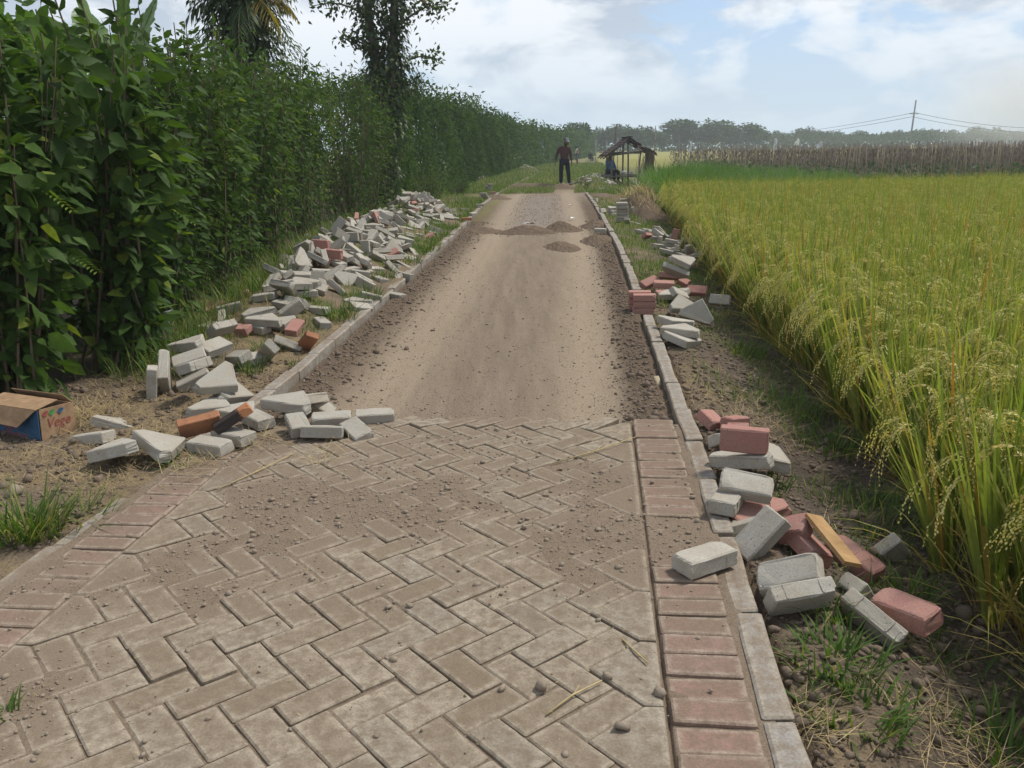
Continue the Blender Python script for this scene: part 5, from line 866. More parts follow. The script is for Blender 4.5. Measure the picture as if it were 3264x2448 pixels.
for (px, py, n, ln, sp, lab) in ((1730, 1330, 70, .15, .08, 'green grass in front of the pale block on edge at the right'), (1790, 1365, 60, .16, .07, 'broad-bladed grass left of the long pale block on edge'), (1800, 1480, 120, .14, .13, 'loose grass patch on the right soil beside the kerb'),
        (1850, 1590, 110, .13, .13, 'dark green weed patch near the bottom right'), (1960, 1250, 90, .16, .1, 'grass around the sunk small block piece'), (2180, 1580, 80, .2, .1, 'grass tuft at the lower right corner'),
        (1655, 1085, 90, .12, .1, 'low grass behind the cracked upright block'), (1780, 930, 200, .2, .22, 'dark green grass at the foot of the rice behind the upright red block'), (1700, 860, 150, .2, .25, 'dark grass strip below the rice beyond the near blocks'), (1900, 1080, 180, .2, .25, 'dark weedy grass at the foot of the rice opposite the leaning blocks'),
        (1590, 745, 140, .2, .25, 'weedy growth beside the fanned wedge slabs'), (1545, 570, 160, .25, .35, 'dark green weeds right of the two stacked wedge slabs'), (1500, 500, 150, .25, .4, 'green weeds at the rice edge beside the scattered slabs')):
    p = at(px, py, -.12); tuft('grass_tuft', lab, p.x, p.y, n, ln, sp, M_GRASS, 'grass tufts on the right verge', wd=.009)
# short ground-cover grass: nobody could count it
A = Acc()
def cover(x, y, ln, dry=.2, wd=.006, keep=None):
    n = len(x); z = surf(x, y)-.006; rn = np.where(RNG.random(n) < dry, RNG.uniform(.8, 1, n), RNG.uniform(0, .75, n)); blades(A, np.stack([x, y, z], 1), RNG.uniform(0, 6.28, n), ln*RNG.uniform(.4, 1.2, n), wd, RNG.uniform(.1, .8, n), RNG.uniform(0, .4, n), rn, 2)
n = 26000; y = 5.5+30*RNG.random(n)**1.3; kl = np.interp(y, KLY, KLX); x = kl-.08-RNG.random(n)**1.5*1.9; k = fbm(x*1.7, y*1.7, 4, 21)+.10*sst(6, 14, y) > .54; cover(x[k], y[k], .10+.05*(y[k] > 12), .25, .005+.0003*y[k])
n = 16000; y = 8+26*RNG.random(n)**1.2; kr = np.interp(y, KRY, KRX); re = np.interp(y, REY, REX); x = kr+.13+RNG.random(n)*(re-kr); k = fbm(x*1.7, y*1.7, 4, 21)+.10*sst(6, 14, y) > .52; cover(x[k], y[k], .12, .35, .005+.0003*y[k])
n = 9000; y = 2+8*RNG.random(n); kr = np.interp(y, KRY, KRX); re = np.interp(y, REY, REX); x = kr+.13+(re+.3-kr)*RNG.random(n)**.6; k = fbm(x*2.6, y*2.6, 3, 87) > .56; cover(x[k], y[k], .11, .3)
n = 42000; y = 30+60*RNG.random(n)**1.6; kl = np.interp(y, KLY, KLX); kr = np.interp(y, KRY, KRX); x = kl-2+(kr-kl+4.5)*RNG.random(n); f = (x-kl)/(kr-kl); k = ~((np.abs(f-.75) < .12) & (y < 38)); cover(x[k], y[k], .2, .3, .012+.0006*(y[k]-30))
n = 7000; y = 5.3+17*RNG.random(n); x = HX(y)+.2+RNG.normal(0, .14, n); cover(x, y, .34, .3, .007)
tag(link('grass', A.mesh('grass'), M_GRASS), 'short patchy grass on both verges and the far track', 'grass', kind='stuff')
# dry straw litter
A = Acc()
def litter(x, y, ln):
    n = len(x); z = surf(x, y); az_ = RNG.uniform(0, 6.28, n); blades(A, np.stack([x, y, z+.004+.03*RNG.random(n)**3], 1), az_, ln*RNG.uniform(.25, 1.1, n), .0026, RNG.uniform(.88, 1.0, n), RNG.uniform(-.05, .12, n), RNG.random(n), 3)
n = 5200; y = 3.3+4.5*RNG.random(n)**1.2; kl = np.interp(y, KLY, KLX); x = kl-.12-1.2*RNG.random(n); k = fbm(x*2.3, y*2.3, 3, 33) > .43; litter(x[k], y[k], .085)
n = 4200; y = 2+9*RNG.random(n)**1.2; kr = np.interp(y, KRY, KRX); re = np.interp(y, REY, REX); x = kr+.14+(re+.2-kr)*RNG.random(n)**.9; k = (fbm(x*2, y*2, 3, 35) > .5) & (RNG.random(n) < sst(2.5, 5, y)*.75+.25); litter(x[k], y[k], .09)
for (px, py, n, s) in ((180, 905, 420, .16), (520, 725, 300, .2), (330, 960, 260, .18), (700, 990, 60, .1), (1620, 870, 420, .3), (560, 960, 70, .08), (420, 1010, 160, .12), (2100, 1540, 200, .15), (1750, 1530, 60, .06)):
    p = at(px, py, 0); litter(p.x+RNG.normal(0, s*.6, n), p.y+RNG.normal(0, s, n), .16)
n = 260; a = RNG.uniform(-1.6, .2, n); s_ = RNG.uniform(1.3, 4.4, n); x, y = ns(a, s_); litter(x, y, .022)
n = 350; y = 4.6+14*RNG.random(n)**1.5; kl = np.interp(y, KLY, KLX); kr = np.interp(y, KRY, KRX); x = kl+(kr-kl)*RNG.random(n); litter(x, y, .05)
tag(link('straw_litter', A.mesh('straw'), M_STRAW), 'dry straw strewn over the verges and paving', 'straw', kind='stuff')
for (a, b, lab) in (((470, 1060), (632, 985), 'long straw stalk lying on the paving left of centre'), ((1190, 1005), (1375, 948), 'thin branched straw stalk near the far right edge of the paving'), ((1180, 1548), (1300, 1478), 'bent straw stalk at the lower right of the paving'), ((1345, 1385), (1400, 1440), 'crooked straw stalk beside the dark joint'), ((440, 915), (640, 965), 'pale bundle of straw at the left end of the paving')):
    p, q = at(*a, 0), at(*b, 0); S = Acc(); m_ = (p+q)/2+Vector((RNG.normal(0, .01), RNG.normal(0, .02), .012))
    tube(S, [tuple(p+Vector((0, 0, .006))), tuple(m_), tuple(q+Vector((0, 0, .012)))], [.0032, .003, .002], 5, .9); d = (q-p)*.22
    tube(S, [tuple(m_), tuple(m_+Vector((d.x-d.y*.5, d.y+d.x*.5, -.004)))], [.002, .0012], 4, .9)
    tag(link('straw_stalk', S.mesh('stalk'), M_STRAW), lab, 'straw', 'straw stalks on the paving')

# ------------------------------------------------------------------ pebbles and clods
ico = bmesh.new(); bmesh.ops.create_icosphere(ico, subdivisions=1, radius=1); ico.verts.ensure_lookup_table()
IV = np.array([v.co for v in ico.verts]); IF = np.array([[v.index for v in f.verts] for f in ico.faces]); ico.free()
def stones(x, y, r, zf, sink=.25):
    n = len(x); s = RNG.uniform(.65, 1.25, (n, 1, 3)); V = IV[None]*s*(1+RNG.normal(0, .2, (n, 12, 1)))*r[:, None, None]; a = RNG.uniform(0, 6.28, n); ca, sa = np.cos(a)[:, None], np.sin(a)[:, None]
    V = np.stack([V[..., 0]*ca-V[..., 1]*sa, V[..., 0]*sa+V[..., 1]*ca, V[..., 2]*.75], -1)+np.stack([x, y, zf+r*(.75-sink*2)], -1)[:, None]
    return V.reshape(-1, 3), (np.arange(n)[:, None, None]*12+IF[None]).reshape(-1, 3)
A = Acc()
n = 30000; a = RNG.uniform(-1.95, .43, n); s_ = .9+3.5*RNG.random(n); x, y = ns(a, s_); d = dirtmap(x, y); k = RNG.random(n) < np.clip((d-.42)*1.5, .022, .55); x, y = x[k], y[k]; r = np.clip(RNG.lognormal(math.log(.0034), .55, len(x)), .0016, .015); A.add(*(lambda v, f: (v, [f]))(*stones(x, y, r, surf(x, y))))
n = 5500; y = 4.5+8*RNG.random(n)**1.6; kl = np.interp(y, KLY, KLX); kr = np.interp(y, KRY, KRX); f = RNG.beta(.5, .5, n); x = kl+.05+(kr-kl-.1)*f; r = np.clip(RNG.lognormal(math.log(.0035), .5, n), .002, .014); A.add(*(lambda v, f: (v, [f]))(*stones(x, y, r, road_z(x, y))))
n = 1300; y = 15.5+14*RNG.random(n); kl = np.interp(y, KLY, KLX); kr = np.interp(y, KRY, KRX); x = kl+(kr-kl)*RNG.uniform(.28, .72, n); r = RNG.uniform(.004, .016, n); A.add(*(lambda v, f: (v, [f]))(*stones(x, y, r, road_z(x, y))))
tag(link('gravel', A.mesh('gravel', False), M_STONE), 'loose grit and pebbles on the paving and dirt road', 'gravel', kind='stuff')
A = Acc()
n = 6000; y = 4.5+14*RNG.random(n)**1.4; kl = np.interp(y, KLY, KLX); kr = np.interp(y, KRY, KRX); f = np.where(RNG.random(n) < .5, np.abs(RNG.normal(0, .075, n))+.015, 1-np.abs(RNG.normal(0, .055, n))-.012); x = kl+.03+(kr-kl-.04)*f; r = np.clip(RNG.lognormal(math.log(.0065), .55, n), .0025, .028); A.add(*(lambda v, f: (v, [f]))(*stones(x, y, r, road_z(x, y))))
n = 9000; y = 1.6+9*RNG.random(n)**1.3; kr = np.interp(y, KRY, KRX); re = np.interp(y, REY, REX); x = kr+.12+(re+.25-kr)*RNG.random(n); r = np.clip(RNG.lognormal(math.log(.0075), .55, n), .003, .03); A.add(*(lambda v, f: (v, [f]))(*stones(x, y, r, surf(x, y))))
n = 3500; y = 3.0+3*RNG.random(n); kl = np.interp(y, KLY, KLX); x = kl-.1-1.3*RNG.random(n); r = np.clip(RNG.lognormal(math.log(.006), .6, n), .003, .028); A.add(*(lambda v, f: (v, [f]))(*stones(x, y, r, surf(x, y))))
tag(link('soil_clods', A.mesh('clods', False), M_CLOD), 'dark crumbly soil clods on both verges', 'soil', kind='stuff')
for (px, py, r, lab) in ((1170, 1488, .022, 'round brown stone on the lower right paving'), (1085, 1490, .013, 'grey pebble left of the round brown stone'), (1315, 1465, .016, 'pale flat stone near the bent straw'), (1425, 1500, .017, 'largest of the stones beside the dark joint at the lower right'), (885, 1310, .012, 'dark blue stone in the middle of the paving'), (790, 1130, .012, 'brown lump on the dirty middle of the paving'), (405, 1410, .011, 'dark pebble on the lower left paving'), (1345, 1575, .02, 'brown stone at the bottom right corner of the paving'),
        (1725, 1530, .03, 'brown clod stone in the soil beside the kerb bottom'), (1810, 1290, .02, 'stone under the pale block on edge'), (30, 1065, .04, 'grey stone on the left verge above the large tuft'), (60, 1030, .03, 'flat grey stone beside the box on the left'), (2100, 1200, .05, 'dark earth lump at the foot of the rice')):
    p = at(px, py, 0); z0 = float(surf(p.x, p.y)); v, f = stones(np.array([0.]), np.array([0.]), np.array([r]), np.array([0.]), .15)
    o = link('stone', mesh('stone', v, f, True), M_STONE if py > 1050 and px < 1700 else M_CLOD); o.location = (p.x, p.y, z0); tag(o, lab, 'stone', 'single stones')
# ------------------------------------------------------------------ scattered crops (nobody could count them)
def scatter(name, pts, rot, scl, idx, protos, label, cat):
    col = bpy.data.collections.new(name+' shapes')
    for k, (me, mm) in enumerate(protos):
        for m in mm: me.materials.append(m)
        col.objects.link(bpy.data.objects.new('%s shape %02d' % (name, k), me))
    me = mesh(name, pts, [], False, {'rot': rot, 'scl': scl, 'idx': idx}); o = link(name, me)
    ng = bpy.data.node_groups.new(name, 'GeometryNodeTree'); ng.interface.new_socket('Geometry', in_out='INPUT', socket_type='NodeSocketGeometry'); ng.interface.new_socket('Geometry', in_out='OUTPUT', socket_type='NodeSocketGeometry')
    N = ng.nodes; gi = N.new('NodeGroupInput'); go = N.new('NodeGroupOutput'); ci = N.new('GeometryNodeCollectionInfo'); ip = N.new('GeometryNodeInstanceOnPoints')
    ci.inputs['Collection'].default_value = col; ci.inputs['Separate Children'].default_value = True; ci.inputs['Reset Children'].default_value = True; ip.inputs['Pick Instance'].default_value = True
    def na(k, t):
        a = N.new('GeometryNodeInputNamedAttribute'); a.data_type = t; a.inputs[0].default_value = k; return a.outputs[0]
    L = ng.links; L.new(gi.outputs[0], ip.inputs['Points']); L.new(ci.outputs[0], ip.inputs['Instance']); L.new(na('idx', 'FLOAT'), ip.inputs['Instance Index']); L.new(na('rot', 'FLOAT_VECTOR'), ip.inputs['Rotation']); L.new(na('scl', 'FLOAT_VECTOR'), ip.inputs['Scale']); L.new(ip.outputs[0], go.inputs[0])
    o.modifiers.new('scatter', 'NODES').node_group = ng
    return tag(o, label, cat, kind='stuff')
def split_mesh(parts):
    """one mesh from several (Acc) with one material slot each"""
    B = Acc(); mi = []
    for k, a in enumerate(parts):
        nf = sum(len(f) for fs in a.f.values() for f in fs); B.add(np.concatenate(a.v), [], np.concatenate(a.r))
        off = B.n-a.n
        for d, fs in a.f.items():
            for f in fs: B.f.setdefault(d, []).append((f+off, k))
    v = np.concatenate(B.v); fl = []; 
    for d, l in B.f.items():
        fl.append(np.concatenate([f for f, _ in l])); mi += [np.full(len(f), k) for f, k in l]
    me = mesh('clump', v, fl, False, {'rnd': np.concatenate(B.r)})
    me.polygons.foreach_set('material_index', np.concatenate(mi).astype(np.int32)); return me
def rice_clump():
    Lf = Acc(); Gr = Acc(); n = 30; a = RNG.uniform(0, 6.28, n); b = np.stack([np.cos(a), np.sin(a), a*0], 1)*RNG.uniform(0, .05, (n, 1)); dry = RNG.random(n)
    blades(Lf, b, a, RNG.uniform(.68, 1.08, n), RNG.uniform(.014, .023, n), RNG.uniform(.02, .15, n), RNG.uniform(0, .22, n), np.where(dry < .1, RNG.uniform(.9, 1, n), np.clip(RNG.beta(2, 2, n)*.85, 0, 1)), 5)
    n = 12; a = RNG.uniform(0, 6.28, n); b = np.stack([np.cos(a), np.sin(a), a*0], 1)*.05; blades(Lf, b, a, RNG.uniform(.3, .6, n), .009, RNG.uniform(.15, .5, n), RNG.uniform(.2, .7, n), RNG.uniform(.8, 1, n), 4)
    for k in range(6):
        a = RNG.uniform(0, 6.28); h = np.array([math.cos(a), math.sin(a), 0]); H_ = RNG.uniform(.62, .80); re_ = RNG.uniform(.14, .26); u = np.linspace(0, 1, 12)
        z = H_*np.minimum(u/.6, 1)+.05*np.sin(np.clip((u-.6)/.4, 0, 1)*math.pi*.75)-.13*np.clip((u-.7)/.3, 0, 1)**1.6; r = .07*u+re_*np.clip((u-.5)/.5, 0, 1)**1.6
        cv = h*r[:, None]+np.stack([u*0, u*0, z], 1); tube(Lf, cv, np.linspace(.0028, .001, 12), 3, .45, False)
        tone = RNG.random(); sd = np.array([-h[1], h[0], 0]); T = unit(np.gradient(cv, axis=0))
        for s in range(12):
            w_ = .60+.38*s/11; p0 = np.array([np.interp(w_, u, cv[:, i]) for i in range(3)]); tg = np.array([np.interp(w_, u, T[:, i]) for i in range(3)])
            dr_ = unit(tg*.9+sd*RNG.normal(0, .24)+np.array([0, 0, -.35])); ln = RNG.uniform(.05, .085); m = 9; t = np.linspace(.08, 1, m)[:, None]
            q = p0+dr_*ln*t+np.array([0, 0, -.045])*t*t+RNG.normal(0, .0012, (m, 3)); ax = unit(dr_+np.array([0, 0, -.6])*t+RNG.normal(0, .22, (m, 3)))
            leaves(Gr, q, ax, rdir(m), .0135, .0072, np.full(m, tone)+RNG.normal(0, .08, m), False, 0)
    return split_mesh([Lf, Gr])
sp = .185; gy = np.arange(.4, 22.6, sp); P_ = []
for yy in gy:
    xx = np.arange(np.interp(yy, REY, REX)+.02+.22*fbm(yy*1.3, 4.0, 3, 15), .63*yy+3.2, sp); P_.append(np.stack([xx+RNG.normal(0, .035, len(xx)), np.full(len(xx), yy)+RNG.normal(0, .035, len(xx))], 1))
P_ = np.concatenate(P_); n = len(P_)
k = P_[:, 0]-np.interp(P_[:, 1], REY, REX); lean = np.exp(-np.abs(k)/.18)*.30
hgt = 1.0+.16*(fbm(P_[:, 0]*.5, P_[:, 1]*.5, 3, 91)-.5); scatter('rice_field', np.stack([P_[:, 0], P_[:, 1], gz(P_[:, 0], P_[:, 1])-.02], 1), np.stack([RNG.normal(0, .06, n), -lean+RNG.normal(0, .06, n), RNG.uniform(-.5, .5, n)*.0+RNG.normal(0, .0, n)], 1),
        np.stack([RNG.uniform(.95, 1.2, n), RNG.uniform(.95, 1.2, n), hgt*RNG.uniform(.93, 1.07, n)], 1), RNG.integers(0, 8, n).astype(float), [(rice_clump(), [M_RICE, M_GRAIN]) for _ in range(8)], 'ripening rice standing in the paddy right of the road', 'rice')
def lush_clump():
    A = Acc(); n = 46; a = RNG.uniform(0, 6.28, n); b = np.stack([np.cos(a), np.sin(a), a*0], 1)*RNG.uniform(0, .22, (n, 1)); blades(A, b, a, RNG.uniform(.5, 1.05, n), RNG.uniform(.016, .028, n), RNG.uniform(.05, .4, n), RNG.uniform(.1, .6, n), RNG.beta(2, 2, n), 4); return A.mesh('clump', False)
n = 950; y = RNG.uniform(21.6, 44, n); xl = np.interp(y, [21, 27, 33, 36, 44], [4.1, 4.4, 5.6, 6.6, 9.6]); xr = np.interp(y, [21, 26, 30, 44], [6, 8, 10, 19]); k = RNG.random(n)**1.6; x = xl+(xr-xl)*k
scatter('bank_grass', np.stack([x, y, gz(x, y)-.02], 1), np.stack([RNG.normal(0, .08, n), RNG.normal(0, .08, n), RNG.uniform(0, 6.28, n)], 1), (RNG.uniform(.6, 1.2, n)*(1.35-.75*k))[:, None]*np.ones((1, 3)), RNG.integers(0, 4, n).astype(float), [(lush_clump(), [M_LUSH]) for _ in range(4)], 'bright green tall grass between the paddy and the stake field', 'grass')
# stake field: bean foliage below, hundreds of sticks, the front ones single
M_VINES = leaf_mat('withered_vine', [(0, (.10, .075, .065)), (.6, (.17, .13, .105)), (1, (.26, .2, .15))], .15, .8, .05)
def in_field(x, y): return x > np.interp(y, [38.5, 39.5, 46.5, 66, 83, 100], [24, 18.2, 14.4, 12.2, 14.8, 17])
A = Acc(); n = 5200; y = 39+38*RNG.random(n)**1.25; x = 12+62*RNG.random(n); k = in_field(x, y); x, y = x[k], y[k]; n = len(x)
lx, ly = RNG.normal(0, .05, n), RNG.normal(0, .04, n); h = RNG.uniform(1.45, 1.85, n); r = RNG.uniform(.008, .014, n)*(1+.004*(y-40)); ang = np.array([0, 2.1, 4.2]); V = []
for z in (0, 1): V.append(np.stack([x[:, None]+lx[:, None]*h[:, None]*z+r[:, None]*np.cos(ang), y[:, None]+ly[:, None]*h[:, None]*z+r[:, None]*np.sin(ang), (-.3+z*h)[:, None]+0*ang[None]], -1))
V = np.concatenate(V, 1); b = np.arange(n)[:, None]*6; A.add(V.reshape(-1, 3), [np.concatenate([b+[[0, 1, 4, 3]], b+[[1, 2, 5, 4]], b+[[2, 0, 3, 5]]])], np.repeat(RNG.random(n), 6))
tag(link('bean_stakes', A.mesh('stakes'), M_BAMBOO2), 'hundreds of thin weathered sticks standing in the field beyond the green bank', 'stakes', kind='stuff')
A = Acc(); n = 26000; y = 39.5+36*RNG.random(n)**1.2; x = 11+62*RNG.random(n); k = in_field(x, y); x, y = x[k], y[k]; n = len(x); z = .2+1.05*RNG.random(n)**.9
leaves(A, np.stack([x, y, z], 1), unit(rdir(n)*.4+np.array([0, 0, -1.])), rdir(n), RNG.uniform(.12, .34, n), .07, RNG.random(n), False); tag(link('dry_vines', A.mesh('vines'), M_VINES), 'withered brown vines hanging on the sticks of the stake field', 'vines', kind='stuff')
stake = Acc(); tube(stake, [(0, 0, -.3), (.006, 0, .6), (0, .004, 1.42)], [.012, .011, .009], 6, .5); sme = stake.mesh('bean_stake'); sme.materials.append(M_BAMBOO)
for i in range(120):
    x = RNG.uniform(13, 33); y = float(np.interp(x, [12, 14.4, 18.2, 24, 34], [66, 46.5, 39.6, 38.4, 38.3]))+RNG.uniform(-.2, 3)*(.4 if x > 16 else 1)
    o = bpy.data.objects.new('bean_stake', sme); COL.objects.link(o); o.location = (x, y, float(gz(x, y))+.27); o.rotation_euler = (RNG.normal(0, .06), RNG.normal(0, .07), RNG.uniform(0, 6)); o.scale = (1, 1, RNG.uniform(.85, 1.08))
    tag(o, 'thin pale bamboo stake in the front rows of the stake field', 'stake', 'bamboo stakes in the front rows')
A = Acc(); n = 15000; y = 38+36*RNG.random(n)**1.4; x = 11+62*RNG.random(n); k = in_field(x, y+.6); x, y = x[k], y[k]; n = len(x); z = -.28+RNG.random(n)**1.2*(.55+.25*fbm(x*.4, y*.4, 2, 7)); L_ = RNG.uniform(.14, .3, n)*(1+.01*(y-38))
leaves(A, np.stack([x, y, z], 1), rdir(n), rdir(n, 1.2), L_, L_*.7, RNG.random(n), False); tag(link('bean_plants', A.mesh('beans'), M_BEAN), 'low dark green bean plants between the sticks', 'bean plants', kind='stuff')
# far ripening fields: a raised sheet of crop tops
xs2 = np.concatenate([gx(4, 120, 1.5), grow(120, 420, 2, 1.12)]); ys2 = np.concatenate([gx(80, 150, 1.2), grow(150, 420, 2, 1.1)]); X, Y = np.meshgrid(xs2, ys2); x, y = X.ravel(), Y.ravel(); x = x+np.interp(y, [80, 150, 400], [4, 10, 30])
z = .38+.22*(fbm(x*.8, y*.8, 4, 55)-.5); edge = (X.ravel() < 5) | (Y.ravel() < 81); z[edge] = -.3; nx = len(xs2); ii = np.arange((len(ys2)-1)*nx).reshape(len(ys2)-1, nx)[:, :-1]
M_FIELD = soil('ripe_field', (.27, .25, .085), (.35, .31, .115), (.2, .22, .07), .35, .6)
tag(link('far_rice', mesh('far_rice', np.stack([x, y, z], 1), np.stack([ii, ii+1, ii+nx+1, ii+nx], -1).reshape(-1, 4), True), M_FIELD), 'far yellow-green rice fields reaching to the trees', 'rice', kind='stuff')
# water in the ditch and the flooded strip
for nm, poly in (('water', [(4.4, 38), (6.2, 37.5), (6.8, 44), (5.2, 46)]), ('water', [(10.2, 41.5), (11.6, 41.5), (13.2, 62), (11.0, 64)]), ('water', [(8.0, 45), (9.3, 44), (10.2, 58), (9, 60)])):
    w_ = -.215; o = link(nm, mesh(nm, [(a, b, w_) for a, b in poly], [tuple(range(len(poly)))]), M_WATER); tag(o, kind='structure')

# ------------------------------------------------------------------ far trees
def crown_mesh(k, flat_=False):
    rg_ = np.random.default_rng(k); A = Acc(); S = Acc(); nc = 30
    c = unit(rg_.normal(0, 1, (nc, 3)))*rg_.uniform(.25, 1, (nc, 1))**.6*np.array([3.1, 3.1, 2.5 if not flat_ else 1.0]); c[:, 2] += 6.2 if not flat_ else 7.2; c[:, 2] -= .25*(c[:, 0]**2+c[:, 1]**2)**.5*(rg_.random(nc)-.3)
    n = nc*42; ci = np.repeat(np.arange(nc), 42); R_ = rg_.uniform(.75, 1.45, nc)[ci]
    d = unit(rg_.normal(0, 1, (n, 3))); p = c[ci]+d*R_[:, None]*rg_.uniform(.5, 1, (n, 1))*np.array([1, 1, .75]); leaves(A, p, unit(d+np.array([0, 0, -.2])), unit(d*.4+np.array([0, 0, 1])+rg_.normal(0, .4, (n, 3))), rg_.uniform(.45, .95, n), .45, np.clip(.5+.35*(rg_.random(nc)[ci]-.5)+rg_.normal(0, .2, n), 0, 1), False)
    tube(S, [(0, 0, -.5), (.1, 0, 2), (.05, .1, 4.5), (.3, 0, 6.5)], [.28, .22, .17, .08], 7, .4)
    for j in range(5): tube(S, [(.05, 0, 3+.5*j), tuple(c[j]*np.array([.5, .5, 1])-np.array([0, 0, .6])), tuple(c[j])], [.12, .08, .03], 5, .4)
    return A.mesh('crown'), S.mesh('trunk')
TP = [crown_mesh(100+k) for k in range(5)]+[crown_mesh(200, True)]
for cm, tm in TP: cm.materials.append(M_TREE); tm.materials.append(M_BARK)
rows = [(1248, 268, 150, 5, 1.0, 'small flat-topped tree rising alone above the far end of the hedge'), (1306, 276, 215, 0, 1.3, 'rounded tree between the hedge end and the dark bamboo pole'), (1340, 270, 210, 1, 1.35, 'tree behind the dark bamboo pole'), (1372, 272, 205, 2, 1.3, 'dark tree above the roof of the field hut'), (1404, 276, 212, 3, 1.1, 'tree with a ragged top just right of the hut roof'),
        (1430, 283, 220, 4, 1.1, 'small tree in the dip between the hut and the tallest group'), (1466, 261, 225, 5, 1.5, 'broad flat-topped tree, first of the tallest group'), (1480, 272, 230, 1, 1.4, 'tree under the broad flat-topped one'), (1512, 270, 232, 2, 1.3, 'rounded tree in the middle of the tallest group'), (1546, 259, 235, 0, 1.45, 'tallest rounded tree of the far group'), (1578, 273, 240, 3, 1.3, 'tree right of the tallest rounded one'), (1612, 263, 240, 4, 1.45, 'tall tree at the right end of the tallest group'), (1640, 279, 250, 1, 1.3, 'lower tree where the tallest group ends')]
wd_ = ['hazy', 'pale', 'dim', 'bluish']
for j, px in enumerate(range(1670, 2230, 27)): rows.append((px+RNG.normal(0, 6), 284+RNG.normal(0, 4)-(7 if 1930 < px < 2110 else 0), 300+RNG.uniform(-12, 20), int(RNG.integers(0, 5)), 1.25, None))
for px, py, d, k, wsc, lab in rows:
    p = at(px, 330, 0); dr_ = Vector((p.x, p.y, 0)).normalized(); b = dr_*d; q = fw*1.0+rt*((px-1106)/1854)-up*((py-829.5)/1854); top = HC+q.z/math.hypot(q.x, q.y)*d
    s = (top+.3)/(8.9 if k < 5 else 8.4); t = thing('tree', lab or 'hazy bluish tree in the even far tree line around the utility pole', 'tree', (b.x, b.y, -.3), RNG.uniform(0, 6.28), None if lab else 'hazy trees of the far tree line'); t.scale = (s*wsc, s*wsc, s)
    link('crown', TP[k][0], None, t); link('trunk', TP[k][1], None, t)
# undergrowth that closes the far wood
A = Acc(); n = 21000; an = RNG.uniform(-.12, .66, n); d = 238+RNG.uniform(-14, 16, n)+np.interp(an, [-.1, .1, .3, .6], [-30, -15, 40, 75]); x = d*np.sin(an)*1.0; y = d*np.cos(an); hh = 3.0+2.4*fbm(an*40, an*0, 3, 13)+np.interp(an, [0, .1, .28, .33], [1.2, 1.2, .6, .2]); z = RNG.random(n)**.8*hh
leaves(A, np.stack([x, y, z], 1), rdir(n), rdir(n, .8), RNG.uniform(.5, 1.2, n), .55, np.clip(.35+.5*(fbm(an*60, z*.5, 3, 3)-.3), 0, 1), False); tag(link('far_wood', A.mesh('wood'), M_TREE), 'low dark wood edge behind the far fields', 'wood', kind='stuff')

# ------------------------------------------------------------------ utility pole, wires, pole posts
def pole_at(px, pyt, d, name, label, r, m, cat='pole', lean=0.0, base=-.3):
    p = at(px, 340, 0); dr_ = Vector((p.x, p.y, 0)).normalized(); b = dr_*d; q = fw+rt*((px-1106)/1854)-up*((pyt-829.5)/1854); top = HC+q.z/math.hypot(q.x, q.y)*d
    t = thing(name, label, cat, (b.x, b.y, base)); S = Acc(); tube(S, [(0, 0, 0), (lean*.5, 0, (top-base)*.5), (lean, 0, top-base)], [r, r*.85, r*.7], 8, .4); link('post', S.mesh('post', True), m, t); return t, b, top
up_, ub, utop = pole_at(1961, 217, 140, 'utility_pole', 'tall grey utility pole leaning slightly right in the stake field', .15, M_POLE, 'utility pole', .35)
S = Acc(); zt = (utop+.3)*.76; box(S, (.3, 0, zt), (1.3, .09, .09)); link('crossarm', S.mesh('crossarm'), M_POLE, up_)
for sx in (-.5, .5):
    S = Acc(); tube(S, [(.3+sx, 0, zt+.04), (.3+sx, 0, zt+.14), (.3+sx, 0, zt+.2)], [.05, .06, .03], 8); link('insulator', S.mesh('insulator', True), M_WHITE, up_)
fp, fb, ft = pole_at(1425, 287, 262, 'utility_pole', 'second utility pole hidden among the trees right of the hut', .15, M_POLE, 'utility pole')
rp, rb, rtop = pole_at(2520, 222, 165, 'utility_pole', 'utility pole beyond the right picture edge', .15, M_POLE, 'utility pole')
wl = [('upper wire from the tall pole towards the trees on the left', -1, .16), ('lower wire from the tall pole towards the trees on the left', -1, -.35), ('upper wire from the tall pole to the right picture edge', 1, .16), ('lower wire from the tall pole to the right picture edge', 1, -.45)]
for lab, sg_, dz in wl:
    a = Vector((ub.x+.3, ub.y, zt-.3+dz)); b = Vector((fb.x, fb.y, ft-.5+dz)) if sg_ < 0 else Vector((rb.x, rb.y, rtop-2.2+dz)); sag = 2.1 if sg_ < 0 else 1.9
    S = Acc(); tube(S, [tuple(a.lerp(b, u)-Vector((0, 0, sag*4*u*(1-u)))) for u in np.linspace(0, 1, 25)], .028, 5); tag(link('power_wire', S.mesh('wire'), M_METAL), lab, 'wire', 'wires of the utility pole')
pole_at(1287, 299, 92, 'thin_post', 'thin pale post standing beside the hedge end left of the hut', .05, M_POLE, 'post')
pole_at(1310, 303, 96, 'thin_post', 'thin pale post between the pale post by the hedge and the hut', .04, M_POLE, 'post')
pole_at(1334, 296, 60, 'thin_post', 'thin pale post seen through the left half of the hut', .03, M_POLE, 'post')
pole_at(1322, 268, 41.5, 'bamboo_pole', 'tall dark leaning bamboo pole behind the field hut', .032, M_BARK, 'pole', .18)
